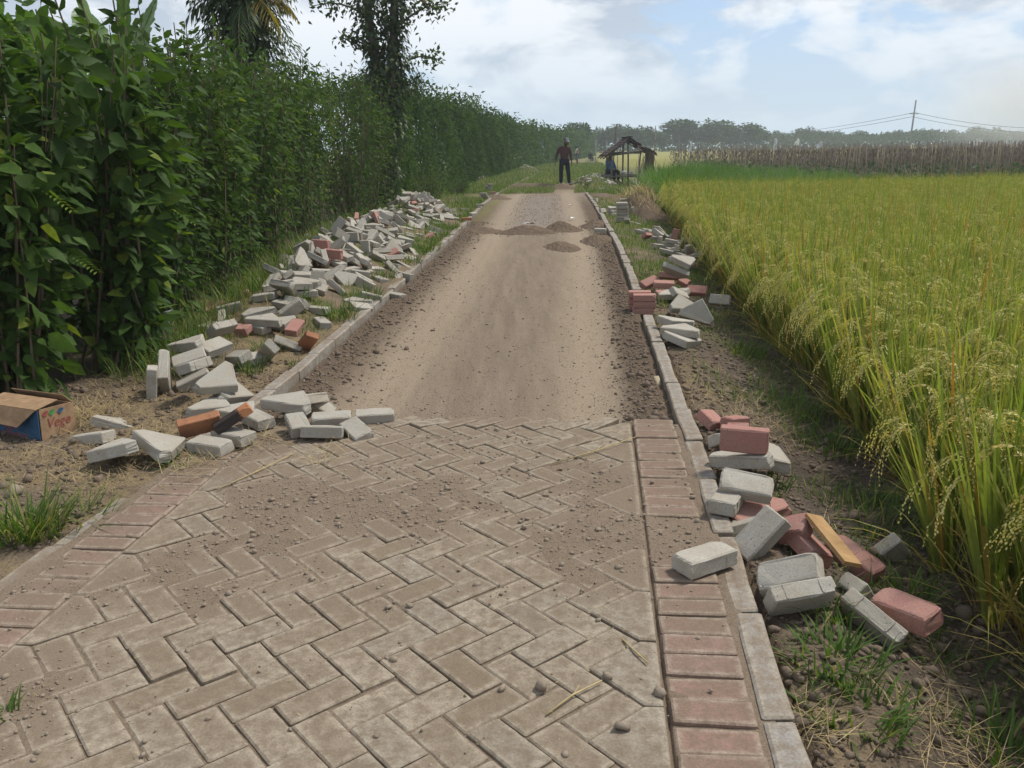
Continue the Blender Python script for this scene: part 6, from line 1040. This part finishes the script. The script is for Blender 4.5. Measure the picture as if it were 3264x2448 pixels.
n = 420; X = 3.3+RNG.normal(0, .3, n); Y = 21.9+RNG.normal(0, .9, n); A = Acc(); blades(A, np.stack([X, Y, .05+.34*np.exp(-((X-3.3)/.45)**2-((Y-22.1)/1.3)**2)], 1), RNG.uniform(0, 6.28, n), RNG.uniform(.15, .5, n), .014, RNG.uniform(.6, 1, n), RNG.uniform(0, .2, n), RNG.random(n), 3); tag(link('dry_weeds', A.mesh('weeds'), M_STRAW), 'dry weeds on the brown earth heap by the rice', 'weeds', kind='stuff')
# white bird scarers on sticks
for (px, pyt, pyb, d, kind, lab) in ((1491, 312, 334, 70, 0, 'narrow white plastic strip on a stick left of the stake field'), (1545, 313, 321, 95, 1, 'white plastic strip blowing to the right near the far rice'), (1673, 305, 330, 62, 0, 'tall white plastic flag, largest in the stake field'), (1719, 304, 318, 95, 2, 'small white pointed plastic flag on the far rice'), (1768, 310, 324, 80, 2, 'wide white plastic bag on a stick right of the tall flag'), (1857, 311, 320, 110, 1, 'tiny white plastic strip left of the utility pole'), (2103, 305, 318, 95, 2, 'white plastic flag beside the smoke'), (2173, 300, 315, 100, 2, 'white pointed plastic flag at the right edge')):
    p = at(px, 345, 0); dr_ = Vector((p.x, p.y, 0)).normalized(); b = dr_*d; hgt_ = lambda py: HC+(lambda q: q.z/math.hypot(q.x, q.y))(fw+rt*((px-1106)/1854)-up*((py-829.5)/1854))*d
    z1, z0 = hgt_(pyt-6), hgt_(pyb-4); t = thing('bird_scarer', lab, 'flag', (b.x, b.y, -.3), 0, 'white bird scarers on sticks'); S = Acc(); tube(S, [(0, 0, 0), (0, 0, z1+.3)], .015, 5, .5); link('stick', S.mesh('stick'), M_BAMBOO, t)
    L_ = max(z1-z0, .3); w_ = {0: .22, 1: .2, 2: .5}[kind]; A = Acc(); u = np.linspace(0, 1, 9); sx = {0: 0, 1: .9, 2: .15}[kind]; rowsv = []
    for s in (-.5, 0, .5):
        ww = w_*(u**.6+.15 if kind == 2 else .9+.2*np.sin(u*9)); rowsv.append(np.stack([sx*L_*(1-u)+s*ww*2*.5+.03*np.sin(u*7), .06*np.sin(u*5+s*3)+.05*s, z1+.3-L_*u], 1))
    V = np.stack(rowsv, 1).reshape(-1, 3); i = np.arange(8)[:, None]*3; j = np.arange(2)[None]; A.add(V, [np.stack([i+j, i+j+1, i+j+4, i+j+3], -1).reshape(-1, 4)]); link('plastic_strip', A.mesh('strip', True), M_WHITE, t)

# ------------------------------------------------------------------ field hut
HB = Vector((5.15, 38.0, -.05)); hut = thing('field_hut', 'small open field hut with a sagging tiled gable roof right of the road', 'hut', HB); hut.scale = (.88, 1, .92)
def part(name, fn, m, parent=hut, sm=False):
    S = Acc(); fn(S); return link(name, S.mesh(name, sm), m, parent)
for (x, y, z1) in ((-.85, 0, 1.3), (-.85, 1.9, 1.3), (0, 0, 1.98), (0, 1.9, 1.98), (.85, 0, 1.35), (.85, 1.9, 1.35)):
    part('post', lambda S: tube(S, [(x, y, -.25), (x+RNG.normal(0, .02), y, z1*.5), (x+RNG.normal(0, .02), y, z1)], .042, 7, .4), M_TIMBER)
part('beam', lambda S: box(S, (-.05, 0, 1.36), (2.0, .06, .09), Matrix.Rotation(R(-5), 3, 'Y')), M_TIMBER); part('beam', lambda S: box(S, (-.05, 1.9, 1.36), (2.0, .06, .09)), M_TIMBER); part('ridge_beam', lambda S: box(S, (0, .95, 1.95), (.07, 2.5, .07)), M_TIMBER)
def roof(S, x0, z0, x1, z1, nrow):
    for r in range(nrow):
        for c in range(11):
            if RNG.random() < (.28 if x1 > x0 and r > 2 else .06): continue
            u = (r+.5)/nrow; x = x0+(x1-x0)*u; z = z0+(z1-z0)*u-.03*math.sin(u*math.pi)+RNG.normal(0, .006); sl = math.atan2(-(z1-z0), (x1-x0)); box(S, (x, -.28+c*.23, z+.05), (abs(x1-x0)/nrow*1.22, .215, .028), np.array((Matrix.Rotation(sl+R(4)*(1 if x1 > x0 else -1), 3, 'Y')))[:3, :3])
part('roof', lambda S: roof(S, 0, 2.0, -1.2, 1.2, 7), M_TILE).name = 'roof_slope'; part('roof_slope', lambda S: roof(S, 0, 2.0, 1.3, 1.3, 7), M_TILE)
for y in (-.2, .95, 2.1):
    part('rafter', lambda S: tube(S, [(0, y, 1.98), (-1.28, y, 1.13)], .035, 5, .5), M_TIMBER); part('rafter', lambda S: tube(S, [(0, y, 1.98), (1.35, y, 1.24)], .035, 5, .5), M_TIMBER)
part('ridge_cap', lambda S: box(S, (.04, .9, 2.09), (.16, 2.6, .04)), M_TILE)
part('bench', lambda S: [box(S, (-.3, .35+k*.16, .36+RNG.normal(0, .004)), (1.5, .14, .035)) for k in range(6)], M_TIMBER).name = 'platform'
part('platform_rail', lambda S: box(S, (-.3, .27, .3), (1.55, .05, .07)), M_TIMBER); part('hanging_board', lambda S: box(S, (-1.0, -.05, .95), (.09, .03, .5), np.array(Matrix.Rotation(R(6), 3, 'Y'))), M_BARK)
def stalks(S, n, x0, x1, y0, h0, h1, sp_):
    for k in range(n):
        x = RNG.uniform(x0, x1); y = y0+RNG.normal(0, .12); tube(S, [(x+RNG.normal(0, sp_), y, -.2), (x+RNG.normal(0, .03), y, RNG.uniform(h0, h1))], [.016, .008], 4, RNG.random(), False)
bund = thing('thatch_bundle', 'dark bundle of dry stalks leaning against the right side of the field hut', 'bundle', HB); S = Acc(); stalks(S, 120, .72, 1.02, -.2, .9, 1.45, .16); link('stalks', S.mesh('stalks'), M_THATCH, bund)
bst = thing('bamboo_bundle', 'pale upright bamboo sticks beside the dark stalk bundle at the hut', 'bundle', HB); S = Acc(); stalks(S, 30, .3, 1.1, -.35, .6, 1.4, .1); tube(S, [(1.0, -.35, -.2), (1.03, -.35, 1.2), (1.06, -.33, 2.35)], [.03, .024, .016], 6, .6); link('sticks', S.mesh('sticks'), M_BAMBOO2, bst)
for (x, y, r, lab) in ((-.12, .5, .15, 'larger pale plastic sack lying on the hut platform'), (.2, .55, .1, 'smaller pale plastic sack at the right end of the hut platform')):
    v, f = stones(np.array([0.]), np.array([0.]), np.array([r]), np.array([0.]), .1); me = mesh('sack', v*np.array([1.25, 1, .8]), f, True); o = link('plastic_sack', me, M_WHITE); s_ = o.modifiers.new('sub', 'SUBSURF'); s_.levels = s_.render_levels = 2; o.location = HB+Vector((x, y, .385)); tag(o, lab, 'sack')

# ------------------------------------------------------------------ people
def skin(name, nodes, edges, m, parent, sub=2):
    """nodes: {key: (xyz, radius or (rx, ry))}"""
    keys = list(nodes); me = bpy.data.meshes.new(name); me.from_pydata([nodes[k][0] for k in keys], [(keys.index(a), keys.index(b)) for a, b in edges], [])
    o = bpy.data.objects.new(name, me); COL.objects.link(o); o.modifiers.new('skin', 'SKIN'); s = o.modifiers.new('sub', 'SUBSURF'); s.levels = s.render_levels = sub
    for i, k in enumerate(keys):
        r = nodes[k][1]; sv = me.skin_vertices[0].data[i]; sv.radius = r if isinstance(r, tuple) else (r, r); sv.use_root = (i == 0)
    dg = bpy.context.evaluated_depsgraph_get(); nm = bpy.data.meshes.new_from_object(o.evaluated_get(dg)); bpy.data.objects.remove(o); nm.name = name; nm.materials.clear(); nm.materials.append(m)
    nm.polygons.foreach_set('use_smooth', np.ones(len(nm.polygons), dtype=bool)); q = bpy.data.objects.new(name, nm); COL.objects.link(q); q.parent = parent; return q
def person(label, loc, rz, J, shirt, trous, capm, sleeve=True, capdir=(0, -1), sc=1.0, shorts=False, hat=True):
    """J: joint positions; figure faces -Y"""
    t = thing('person', label, 'person', loc, rz); t.scale = (sc, sc, sc)
    N = {'pel': (J['pel'], (.135, .10)), 'sp1': (J['sp1'], (.13, .09)), 'chest': (J['chest'], (.165, .105)), 'nb': (J['nb'], (.075, .07)), 'neck': (J['neck'], .05), 'jaw': (J['jaw'], (.06, .07)), 'head': (J['head'], (.077, .095)), 'crown': (J['crown'], (.06, .075))}
    E = [('pel', 'sp1'), ('sp1', 'chest'), ('chest', 'nb'), ('nb', 'neck'), ('neck', 'jaw'), ('jaw', 'head'), ('head', 'crown')]
    hd = Vector(J['head']); fd = Vector((capdir[0], capdir[1], 0)).normalized(); sdv = Vector((-fd.y, fd.x, 0))
    for s in 'lr':
        sg_ = 1 if s == 'l' else -1; sh, el, wr, hnd = (Vector(J[k+s]) for k in ('sh', 'el', 'wr', 'ha')); hp, kn, an, to = (Vector(J[k+s]) for k in ('hip', 'kn', 'an', 'to'))
        N.update({'sh'+s: (sh, .062), 'ua'+s: (sh.lerp(el, .45), .05), 'el'+s: (el, .04), 'fa'+s: (el.lerp(wr, .35), .041), 'wr'+s: (wr, (.028, .024)), 'ha'+s: (hnd, (.036, .018)), 'hip'+s: (hp, .088), 'th'+s: (hp.lerp(kn, .5), .075), 'kn'+s: (kn, .055), 'ca'+s: (kn.lerp(an, .35), .054), 'an'+s: (an, .036), 'to'+s: (to, (.042, .028))})
        E += [('chest', 'sh'+s), ('sh'+s, 'ua'+s), ('ua'+s, 'el'+s), ('el'+s, 'fa'+s), ('fa'+s, 'wr'+s), ('wr'+s, 'ha'+s), ('pel', 'hip'+s), ('hip'+s, 'th'+s), ('th'+s, 'kn'+s), ('kn'+s, 'ca'+s), ('ca'+s, 'an'+s), ('an'+s, 'to'+s)]
        d = (hnd-wr).normalized(); a = Vector((0, 1, 0)) if abs(d.y) < .8 else Vector((1, 0, 0)); a = (a-d*a.dot(d)).normalized(); b = d.cross(a)
        for fi, (off, ln) in enumerate(((-.027, .068), (-.009, .078), (.009, .074), (.026, .058))):
            p0 = hnd+d*.02+a*off; p1 = p0+d*ln*.5-b*.008*sg_; p2 = p1+d*ln*.35-b*.022*sg_; N.update({'f%d%sa' % (fi, s): (p0, .010), 'f%d%sb' % (fi, s): (p1, .0088), 'f%d%sc' % (fi, s): (p2, .0078)}); E += [('ha'+s, 'f%d%sa' % (fi, s)), ('f%d%sa' % (fi, s), 'f%d%sb' % (fi, s)), ('f%d%sb' % (fi, s), 'f%d%sc' % (fi, s))]
        tp = wr.lerp(hnd, .55)-a*.035; tq = tp-a*.02+d*.045; N.update({'t'+s: (tp, .012), 'u'+s: (tq, .010)}); E += [('wr'+s, 't'+s), ('t'+s, 'u'+s)]
        N['ear'+s] = (hd+sdv*sg_*.088+Vector((0, 0, -.01)), (.012, .022)); E.append(('head', 'ear'+s))
    N['nose'] = (hd+fd*.112+Vector((0, 0, -.02)), .014); E.append(('head', 'nose'))
    body = skin('body', N, E, M_SKIN, t)
    A = Acc()
    for sg_ in (-1, 1):
        v = IV*.011+np.array(hd+fd*.088+sdv*sg_*.032+Vector((0, 0, .012))); A.add(v, [IF])
    link('eyes', A.mesh('eyes', True), M_HAIR, t); A = Acc(); box(A, tuple(hd+fd*.092+Vector((0, 0, -.06))), (.045, .02, .009)); link('mouth', A.mesh('mouth'), M_MAROON, t)
    g = lambda k, r: (J[k] if k in J else N[k][0], r)
    sn = {'pel': (Vector(J['pel'])+Vector((0, 0, -.02)), (.168, .125)), 'sp1': g('sp1', (.16, .118)), 'chest': g('chest', (.192, .13)), 'nb': (Vector(J['nb'])+Vector((0, 0, -.02)), (.10, .09))}; se = [('pel', 'sp1'), ('sp1', 'chest'), ('chest', 'nb')]
    for s in 'lr':
        sh, el, wr = (Vector(J[k+s]) for k in ('sh', 'el', 'wr')); sn.update({'sh'+s: (sh, .082), 'ua'+s: (sh.lerp(el, .5), .068)}); se += [('chest', 'sh'+s), ('sh'+s, 'ua'+s)]
        if sleeve: sn.update({'el'+s: (el, .058), 'cf'+s: (el.lerp(wr, .72), .046)}); se += [('ua'+s, 'el'+s), ('el'+s, 'cf'+s)]
    skin('shirt', sn, se, shirt, t)
    tn = {'pel': (Vector(J['pel'])+Vector((0, 0, -.03)), (.158, .12))}; te = []
    for s in 'lr':
        hp, kn, an = (Vector(J[k+s]) for k in ('hip', 'kn', 'an')); tn.update({'hip'+s: (hp, .108), 'th'+s: (hp.lerp(kn, .5), .096), 'kn'+s: (kn, .082)}); te += [('pel', 'hip'+s), ('hip'+s, 'th'+s), ('th'+s, 'kn'+s)]
        if not shorts: tn.update({'ca'+s: (kn.lerp(an, .45), .078), 'cu'+s: (kn.lerp(an, .93), .072)}); te += [('kn'+s, 'ca'+s), ('ca'+s, 'cu'+s)]
    skin('trousers', tn, te, trous, t)
    if hat:
        c = Vector(J['crown']); skin('cap', {'a': (hd+Vector((0, 0, .045)), (.09, .105)), 'b': (c+Vector((0, 0, .015)), (.075, .085)), 'p': (hd+fd*.10+Vector((0, 0, .045)), (.07, .012)), 'q': (hd+fd*.18+Vector((0, 0, .02)), (.06, .009))}, [('a', 'b'), ('a', 'p'), ('p', 'q')], capm, t)
    A = Acc(); n = 260; d = rdir(n, .1); dd = d[(d @ np.array(fd)) < .35]; leaves(A, np.array(hd)+dd*np.array([.082, .09, .09]), unit(dd*.3+np.array([0, 0, -1.])), dd, .05, .03, np.zeros(len(dd)), False); link('hair', A.mesh('hair'), M_HAIR, t)
    return t
base = dict(pel=(0, 0, .93), sp1=(0, 0, 1.08), chest=(0, 0, 1.27), nb=(.01, 0, 1.41), neck=(.02, -.02, 1.47), jaw=(.03, -.05, 1.53), head=(.04, -.05, 1.60), crown=(.04, -.03, 1.67))
J = dict(base); J.update(shl=(.19, 0, 1.36), ell=(.25, .02, 1.09), wrl=(.27, -.05, .86), hal=(.28, -.07, .78), shr=(-.18, 0, 1.36), elr=(-.30, .02, 1.10), wrr=(-.34, -.07, .88), har=(-.345, -.09, .80), hipl=(.10, 0, .88), knl=(.15, -.06, .48), anl=(.19, .02, .08), tol=(.21, -.11, .03), hipr=(-.10, 0, .88), knr=(-.12, .0, .48), anr=(-.12, .1, .08), tor=(-.14, -.04, .03),
         neck=(.03, -.03, 1.46), jaw=(.05, -.07, 1.51), head=(.065, -.08, 1.575), crown=(.06, -.055, 1.65))
wl_ = at(1219, 404, -.03); person('man in a maroon long-sleeved shirt, dark trousers and grey cap walking with a stick', (wl_.x, wl_.y, float(gz(wl_.x, wl_.y))), 0, J, M_MAROON, M_NAVY, M_CAP, capdir=(.55, -.85), sc=1.045)
S = Acc(); h0 = wl_+Vector((-.36, -.11, .80)); tube(S, [tuple(h0+Vector((-.005, .01, .16))), tuple(h0), tuple(h0+Vector((.04, -.02, -.4))), tuple(h0+Vector((.12, -.03, -.84)))], [.014, .014, .013, .012], 7, .6); tag(link('walking_stick', S.mesh('stick', True), M_BAMBOO), 'wooden stick held by the man in the maroon shirt', 'stick')
J2 = dict(base); J2.update(shl=(.02, .17, 1.36), ell=(.05, .2, 1.10), wrl=(-.04, .17, .9), hal=(-.07, .16, .83), shr=(.02, -.17, 1.36), elr=(.06, -.19, 1.10), wrr=(-.06, -.16, .91), har=(-.1, -.15, .84), hipl=(0, .09, .88), knl=(-.04, .1, .48), anl=(.04, .1, .08), tol=(-.1, .1, .03), hipr=(0, -.09, .88), knr=(.03, -.1, .48), anr=(.1, -.1, .08), tor=(-.03, -.1, .03))
for k, v in dict(chest=(.02, 0, 1.27), neck=(-.02, 0, 1.47), jaw=(-.05, 0, 1.53), head=(-.055, 0, 1.60), crown=(-.04, 0, 1.67)).items(): J2[k] = v
p2_ = at(1246, 356.5, -.03); person('man in a sleeveless cream shirt, grey shorts and cap far off on the grassy track', (p2_.x, p2_.y, float(gz(p2_.x, p2_.y))), 0, J2, M_CREAM, M_GREYP, M_CAP, False, (-1, -.1), 1.03, True)
J3 = dict(pel=(0, 0, .12), sp1=(0, .02, .27), chest=(0, -.0, .46), nb=(0, -.02, .6), neck=(0, -.03, .66), jaw=(0, -.06, .72), head=(0, -.06, .79), crown=(0, -.04, .86), shl=(.18, 0, .55), ell=(.24, -.08, .32), wrl=(.13, -.27, .2), hal=(.1, -.33, .18), shr=(-.18, 0, .55), elr=(-.24, -.08, .32), wrr=(-.13, -.27, .2), har=(-.1, -.33, .18), hipl=(.09, -.05, .11), knl=(.13, -.42, .14), anl=(.12, -.46, -.26), tol=(.13, -.58, -.3), hipr=(-.09, -.05, .11), knr=(-.13, -.42, .14), anr=(-.12, -.46, -.26), tor=(-.13, -.58, -.3))
person('person in a blue shirt and dark trousers sitting on the hut platform', HB+Vector((-.72, .75, .36)), R(35), J3, M_BLUESH, M_NAVY, M_CAP, True, sc=.98)
p4 = at(1275, 349, -.03); J4 = dict(J3); person('small crouching person in dark clothes far along the grassy track', (p4.x, p4.y, float(gz(p4.x, p4.y))+.3), R(20), J4, M_NAVY, M_NAVY, M_CAP, True, sc=1.0)

# ------------------------------------------------------------------ mounds of dug earth
def mound(label, x, y, sx, sy, h, name='dirt_mound', m=None, cat='dirt mound'):
    n = 46; g_ = np.linspace(-1.25, 1.25, n); X, Y = np.meshgrid(g_, g_); r = np.sqrt(X**2+Y**2)+.35*(fbm(X*1.6+x*3, Y*1.6+y, 3, 5)-.5); z = h*.8*np.sign(1-r*r*.95)*np.abs(np.clip(1-r*r*.95, -.25, 1))**1.5*(.7+.6*fbm(X*2.2+x, Y*2.2+y, 3, 8))+(.05*(fbm(X*9+x, Y*9, 3, 12)-.5)+.03*(fbm(X*20, Y*20+x, 2, 14)-.5))*min(1, h*8)
    i = np.arange((n-1)*n).reshape(n-1, n)[:, :-1]; q = np.stack([i, i+1, i+n+1, i+n], -1).reshape(-1, 4); z = np.where(r > 1.08, np.minimum(z, -.05), z)
    o = link(name, mesh(name, np.stack([X.ravel()*sx, Y.ravel()*sy, z.ravel()], 1), q, True), m or M_MOUND); o.location = (x, y, float(gz(x, y))-.01); return tag(o, label, cat)
mound('low wide earth mound in the middle of the road, with the white paper on it', .35, 16.2, .55, .45, .15); mound('small pointed earth mound beside the right wheel track', 1.0, 16.6, .38, .4, .2); mound('small dark earth mound in the right wheel track nearest the camera', .80, 13.6, .27, .6, .1)
mound('dark earth heap inside the right kerb under the single grey slab', 1.52, 14.4, .3, .8, .13); mound('earth heap inside the right kerb beyond the single grey slab', 1.75, 17.2, .38, .6, .15); mound('small earth mound at the left kerb level with the middle mound', -.62, 16.6, .45, .5, .1)
mound('long dark earth ridge across the far end of the dug road', .9, 34.5, 1.5, .8, .26); mound('second dark lump of the earth ridge beside the walking man', 2.0, 33.6, .7, .6, .2); mound('low earth mound at the left kerb below the small block stacks', -.45, 27.2, .5, 1.0, .15)
mound('large brown heap of earth and dry weeds between the slab stacks and the rice', 3.3, 22.0, .62, 2.0, .62, 'earth_heap', None, 'earth heap')
mound('flat brown earth heap behind the right kerb in front of the pale rubble', 3.0, 27.5, .7, 1.8, .12, 'earth_heap', None, 'earth heap')
A = Acc(); 
for (px, py, w_, lab) in ((1140, 489, .26, 'crumpled white paper on the low wide earth mound'), (1234, 466, .15, 'pale blue plastic scrap beside the right wheel track'), (1232, 441, .12, 'flat pale scrap on the right wheel track farther off')):
    p = at(px, py, .02); n = 7; X, Y = np.meshgrid(np.linspace(-.5, .5, n), np.linspace(-.5, .5, n)); z = .05*fbm(X*3+px, Y*3, 3, 4); i = np.arange((n-1)*n).reshape(n-1, n)[:, :-1]
    o = link('paper_scrap', mesh('paper', np.stack([X.ravel()*w_, Y.ravel()*w_*.7, z.ravel()], 1), np.stack([i, i+1, i+n+1, i+n], -1).reshape(-1, 4), True), M_WHITE); o.location = (p.x, p.y, float(gz(p.x, p.y))+(.12 if py == 489 else .03)); o.rotation_euler = (.15, .1, RNG.uniform(0, 3)); tag(o, lab, 'paper scrap')
S = Acc(); tube(S, [(0, 0, -.1), (.01, 0, .12), (.0, .01, .24)], [.022, .02, .018], 7); tube(S, [(-.02, 0, .23), (.06, .01, .25)], .016, 6); o = link('wooden_peg', S.mesh('peg', True), M_POLE); p = at(365, 745, 0); o.location = (p.x, p.y, float(gz(p.x, p.y))); tag(o, 'small grey wooden peg with a crosspiece at the hedge foot above the leaning stack', 'peg')
S = Acc(); box(S, (0, 0, 0), (.035, .16, .012)); o = link('wood_splinter', S.mesh('splinter'), M_BAMBOO); p = at(1424, 835, -.06); o.location = (p.x, p.y, -.05); o.rotation_euler = (.5, 0, .15); tag(o, 'pale wood splinter leaning on the inside of the right kerb', 'wood piece')

# ------------------------------------------------------------------ cardboard box with printed sides
b0 = at(89, 955, -.01); b1 = at(-20, 937, -.01); ex = (b1-b0); ex.z = 0; ex.normalize(); ey = Vector((ex.y, -ex.x, 0))
if ey.y < 0: ey = -ey
box_t = thing('cardboard_box', 'open cardboard box with a blue printed side lying in front of the hedge', 'cardboard box', b0); box_t.matrix_world = Matrix(((ex.x, ey.x, 0, b0.x), (ex.y, ey.y, 0, b0.y), (0, 0, 1, b0.z), (0, 0, 0, 1))) @ Matrix.Rotation(R(-3), 4, 'X')
BW, BD, BH = .40, .21, .165
def panel(name, pts, m, th=.004, parent=box_t):
    P = [Vector(p) for p in pts]; nrm = (P[1]-P[0]).cross(P[2]-P[0]).normalized()*th; me = bpy.data.meshes.new(name); n = len(P); me.from_pydata([tuple(p) for p in P]+[tuple(p-nrm) for p in P], [], [tuple(range(n)), tuple(range(n, 2*n))[::-1]]+[(i, i+n, (i+1) % n+n, (i+1) % n) for i in range(n)])
    return link(name, me, m, parent)
fr_ = panel('front_panel', [(0, 0, 0), (BW, 0, 0), (BW, 0, BH), (0, 0, BH)][::-1], M_BLUE); panel('side_panel', [(0, .005, 0), (0, BD, 0), (0, BD, BH), (0, .005, BH)], M_CARD); panel('back_panel', [(0, BD, 0), (BW, BD, 0), (BW, BD, BH), (0, BD, BH)], M_CARD); panel('side_panel', [(BW-.005, 0, 0), (BW-.005, BD, 0), (BW-.005, BD, BH), (BW-.005, 0, BH)], M_CARD); panel('bottom_panel', [(0, 0, .004), (BW, 0, .004), (BW, BD, .004), (0, BD, .004)], M_CARDIN)
panel('flap', [(.01, BD*.62, BH+.03), (BW, BD*.55, BH+.035), (BW, -.012, BH+.008), (.0, -.012, BH+.006)], M_CARD); panel('flap', [(.0, -.012, BH+.006), (BW, -.012, BH+.008), (BW, -.06, BH-.07), (.085, -.06, BH-.082)], M_CARD); panel('flap', [(0, BD, BH+.002), (BW, BD, BH+.002), (BW, BD-.05, BH+.05), (.03, BD-.03, BH+.045)], M_CARD); panel('flap', [(0, .01, BH+.002), (0, BD-.01, BH+.002), (.085, BD-.03, BH-.03), (.085, .03, BH-.035)], M_CARDIN)
def text(body, size, m, M4, parent, shear=.25):
    cu = bpy.data.curves.new('print', 'FONT'); cu.body = body; cu.size = size; cu.extrude = .0006; cu.shear = shear; o = bpy.data.objects.new('print', cu); COL.objects.link(o); dg = bpy.context.evaluated_depsgraph_get(); me = bpy.data.meshes.new_from_object(o.evaluated_get(dg)); bpy.data.objects.remove(o)
    q = link('printed_word', me, m, parent); me.materials.clear(); me.materials.append(m); q.matrix_local = M4; return q
side = box_t.children[1]
text('Vege', .074, M_REDP, Matrix(((0, 0, -1, -.0058), (1, 0, 0, .035), (0, 1, 0, .065), (0, 0, 0, 1))), box_t); text('Vege', .085, M_REDP, Matrix(((-1, 0, 0, .33), (0, 0, -1, -.0058), (0, 1, 0, .055), (0, 0, 0, 1))), box_t)
for (y, z, m, sh) in ((.035, .148, M_REDP, .0), (.075, .145, M_GREENP, .6), (.125, .148, M_BLUE, -.4)):
    A = Acc(); leaves(A, [(-.0062, y-.018, z-.012)], np.array([[0, 1., .5+sh*.3]]), np.array([[-1., 0, 0]]), .045, .026, np.zeros(1), True, 0); o = link('printed_leaf', A.mesh('printed_leaf'), m, box_t)
for z, ln in ((.03, .2), (.02, .24)):
    A = Acc(); box(A, (.2, -.005, z), (ln, .0024, .004)); link('printed_line', A.mesh('line'), M_REDP, box_t)

# ------------------------------------------------------------------ smoke and haze
def vol(name, v, f, dens_b, col):
    me = bpy.data.meshes.new(name); me.from_pydata(v, [], f); m = bpy.data.materials.new(name); m.use_nodes = True; nt = NT(m.node_tree); d = dens_b(nt)
    pv_ = nt.n('ShaderNodeVolumePrincipled', {'Color': col+(1,), 'Density': d, 'Anisotropy': .1}); out = nt.n('ShaderNodeOutputMaterial'); nt.t.links.new(pv_.outputs[0], out.inputs['Volume']); me.materials.append(m)
    o = bpy.data.objects.new(name, me); COL.objects.link(o); return o
def cube(x0, x1, y0, y1, z0, z1): return [(x, y, z) for z in (z0, z1) for y in (y0, y1) for x in (x0, x1)], [(0, 2, 3, 1), (4, 5, 7, 6), (0, 1, 5, 4), (2, 6, 7, 3), (0, 4, 6, 2), (1, 3, 7, 5)]
hz_ = vol('haze', *cube(-160, 330, -12, 350, -1.4, 13), lambda nt: HAZE, (.88, .945, 1.0)); tag(hz_, 'pale blue haze over the fields', 'haze', kind='stuff')
def smoke_d(nt):
    p = pos(nt); q = nt.n('ShaderNodeMapping', {'Vector': p, 'Location': (-112/36, -178/20, -9/16), 'Scale': (1/36, 1/20, 1/16)}).outputs[0]
    r = nt.n('ShaderNodeVectorMath', {0: q}, operation='LENGTH').outputs['Value']; f = nt.ramp(r, [(.1, 1), (.95, 0)], 'EASE')
    return nt.math('MULTIPLY', nt.math('MULTIPLY', f, nt.ramp(nt.noise(p, .06, 3, .5), [(.25, .25), (.65, 1)])), .075)
bm = bmesh.new(); bmesh.ops.create_icosphere(bm, subdivisions=3, radius=1)
for v in bm.verts: v.co = Vector((112+v.co.x*36, 178+v.co.y*20, max(9+v.co.z*13.5, -.1)))
sv = [tuple(v.co) for v in bm.verts]; sf = [tuple(v.index for v in f.verts) for f in bm.faces]; bm.free()
smk = vol('smoke', sv, sf, smoke_d, (1.0, .985, .96)); tag(smk, 'pale smoke drifting over the far fields at the right edge', 'smoke', kind='stuff')
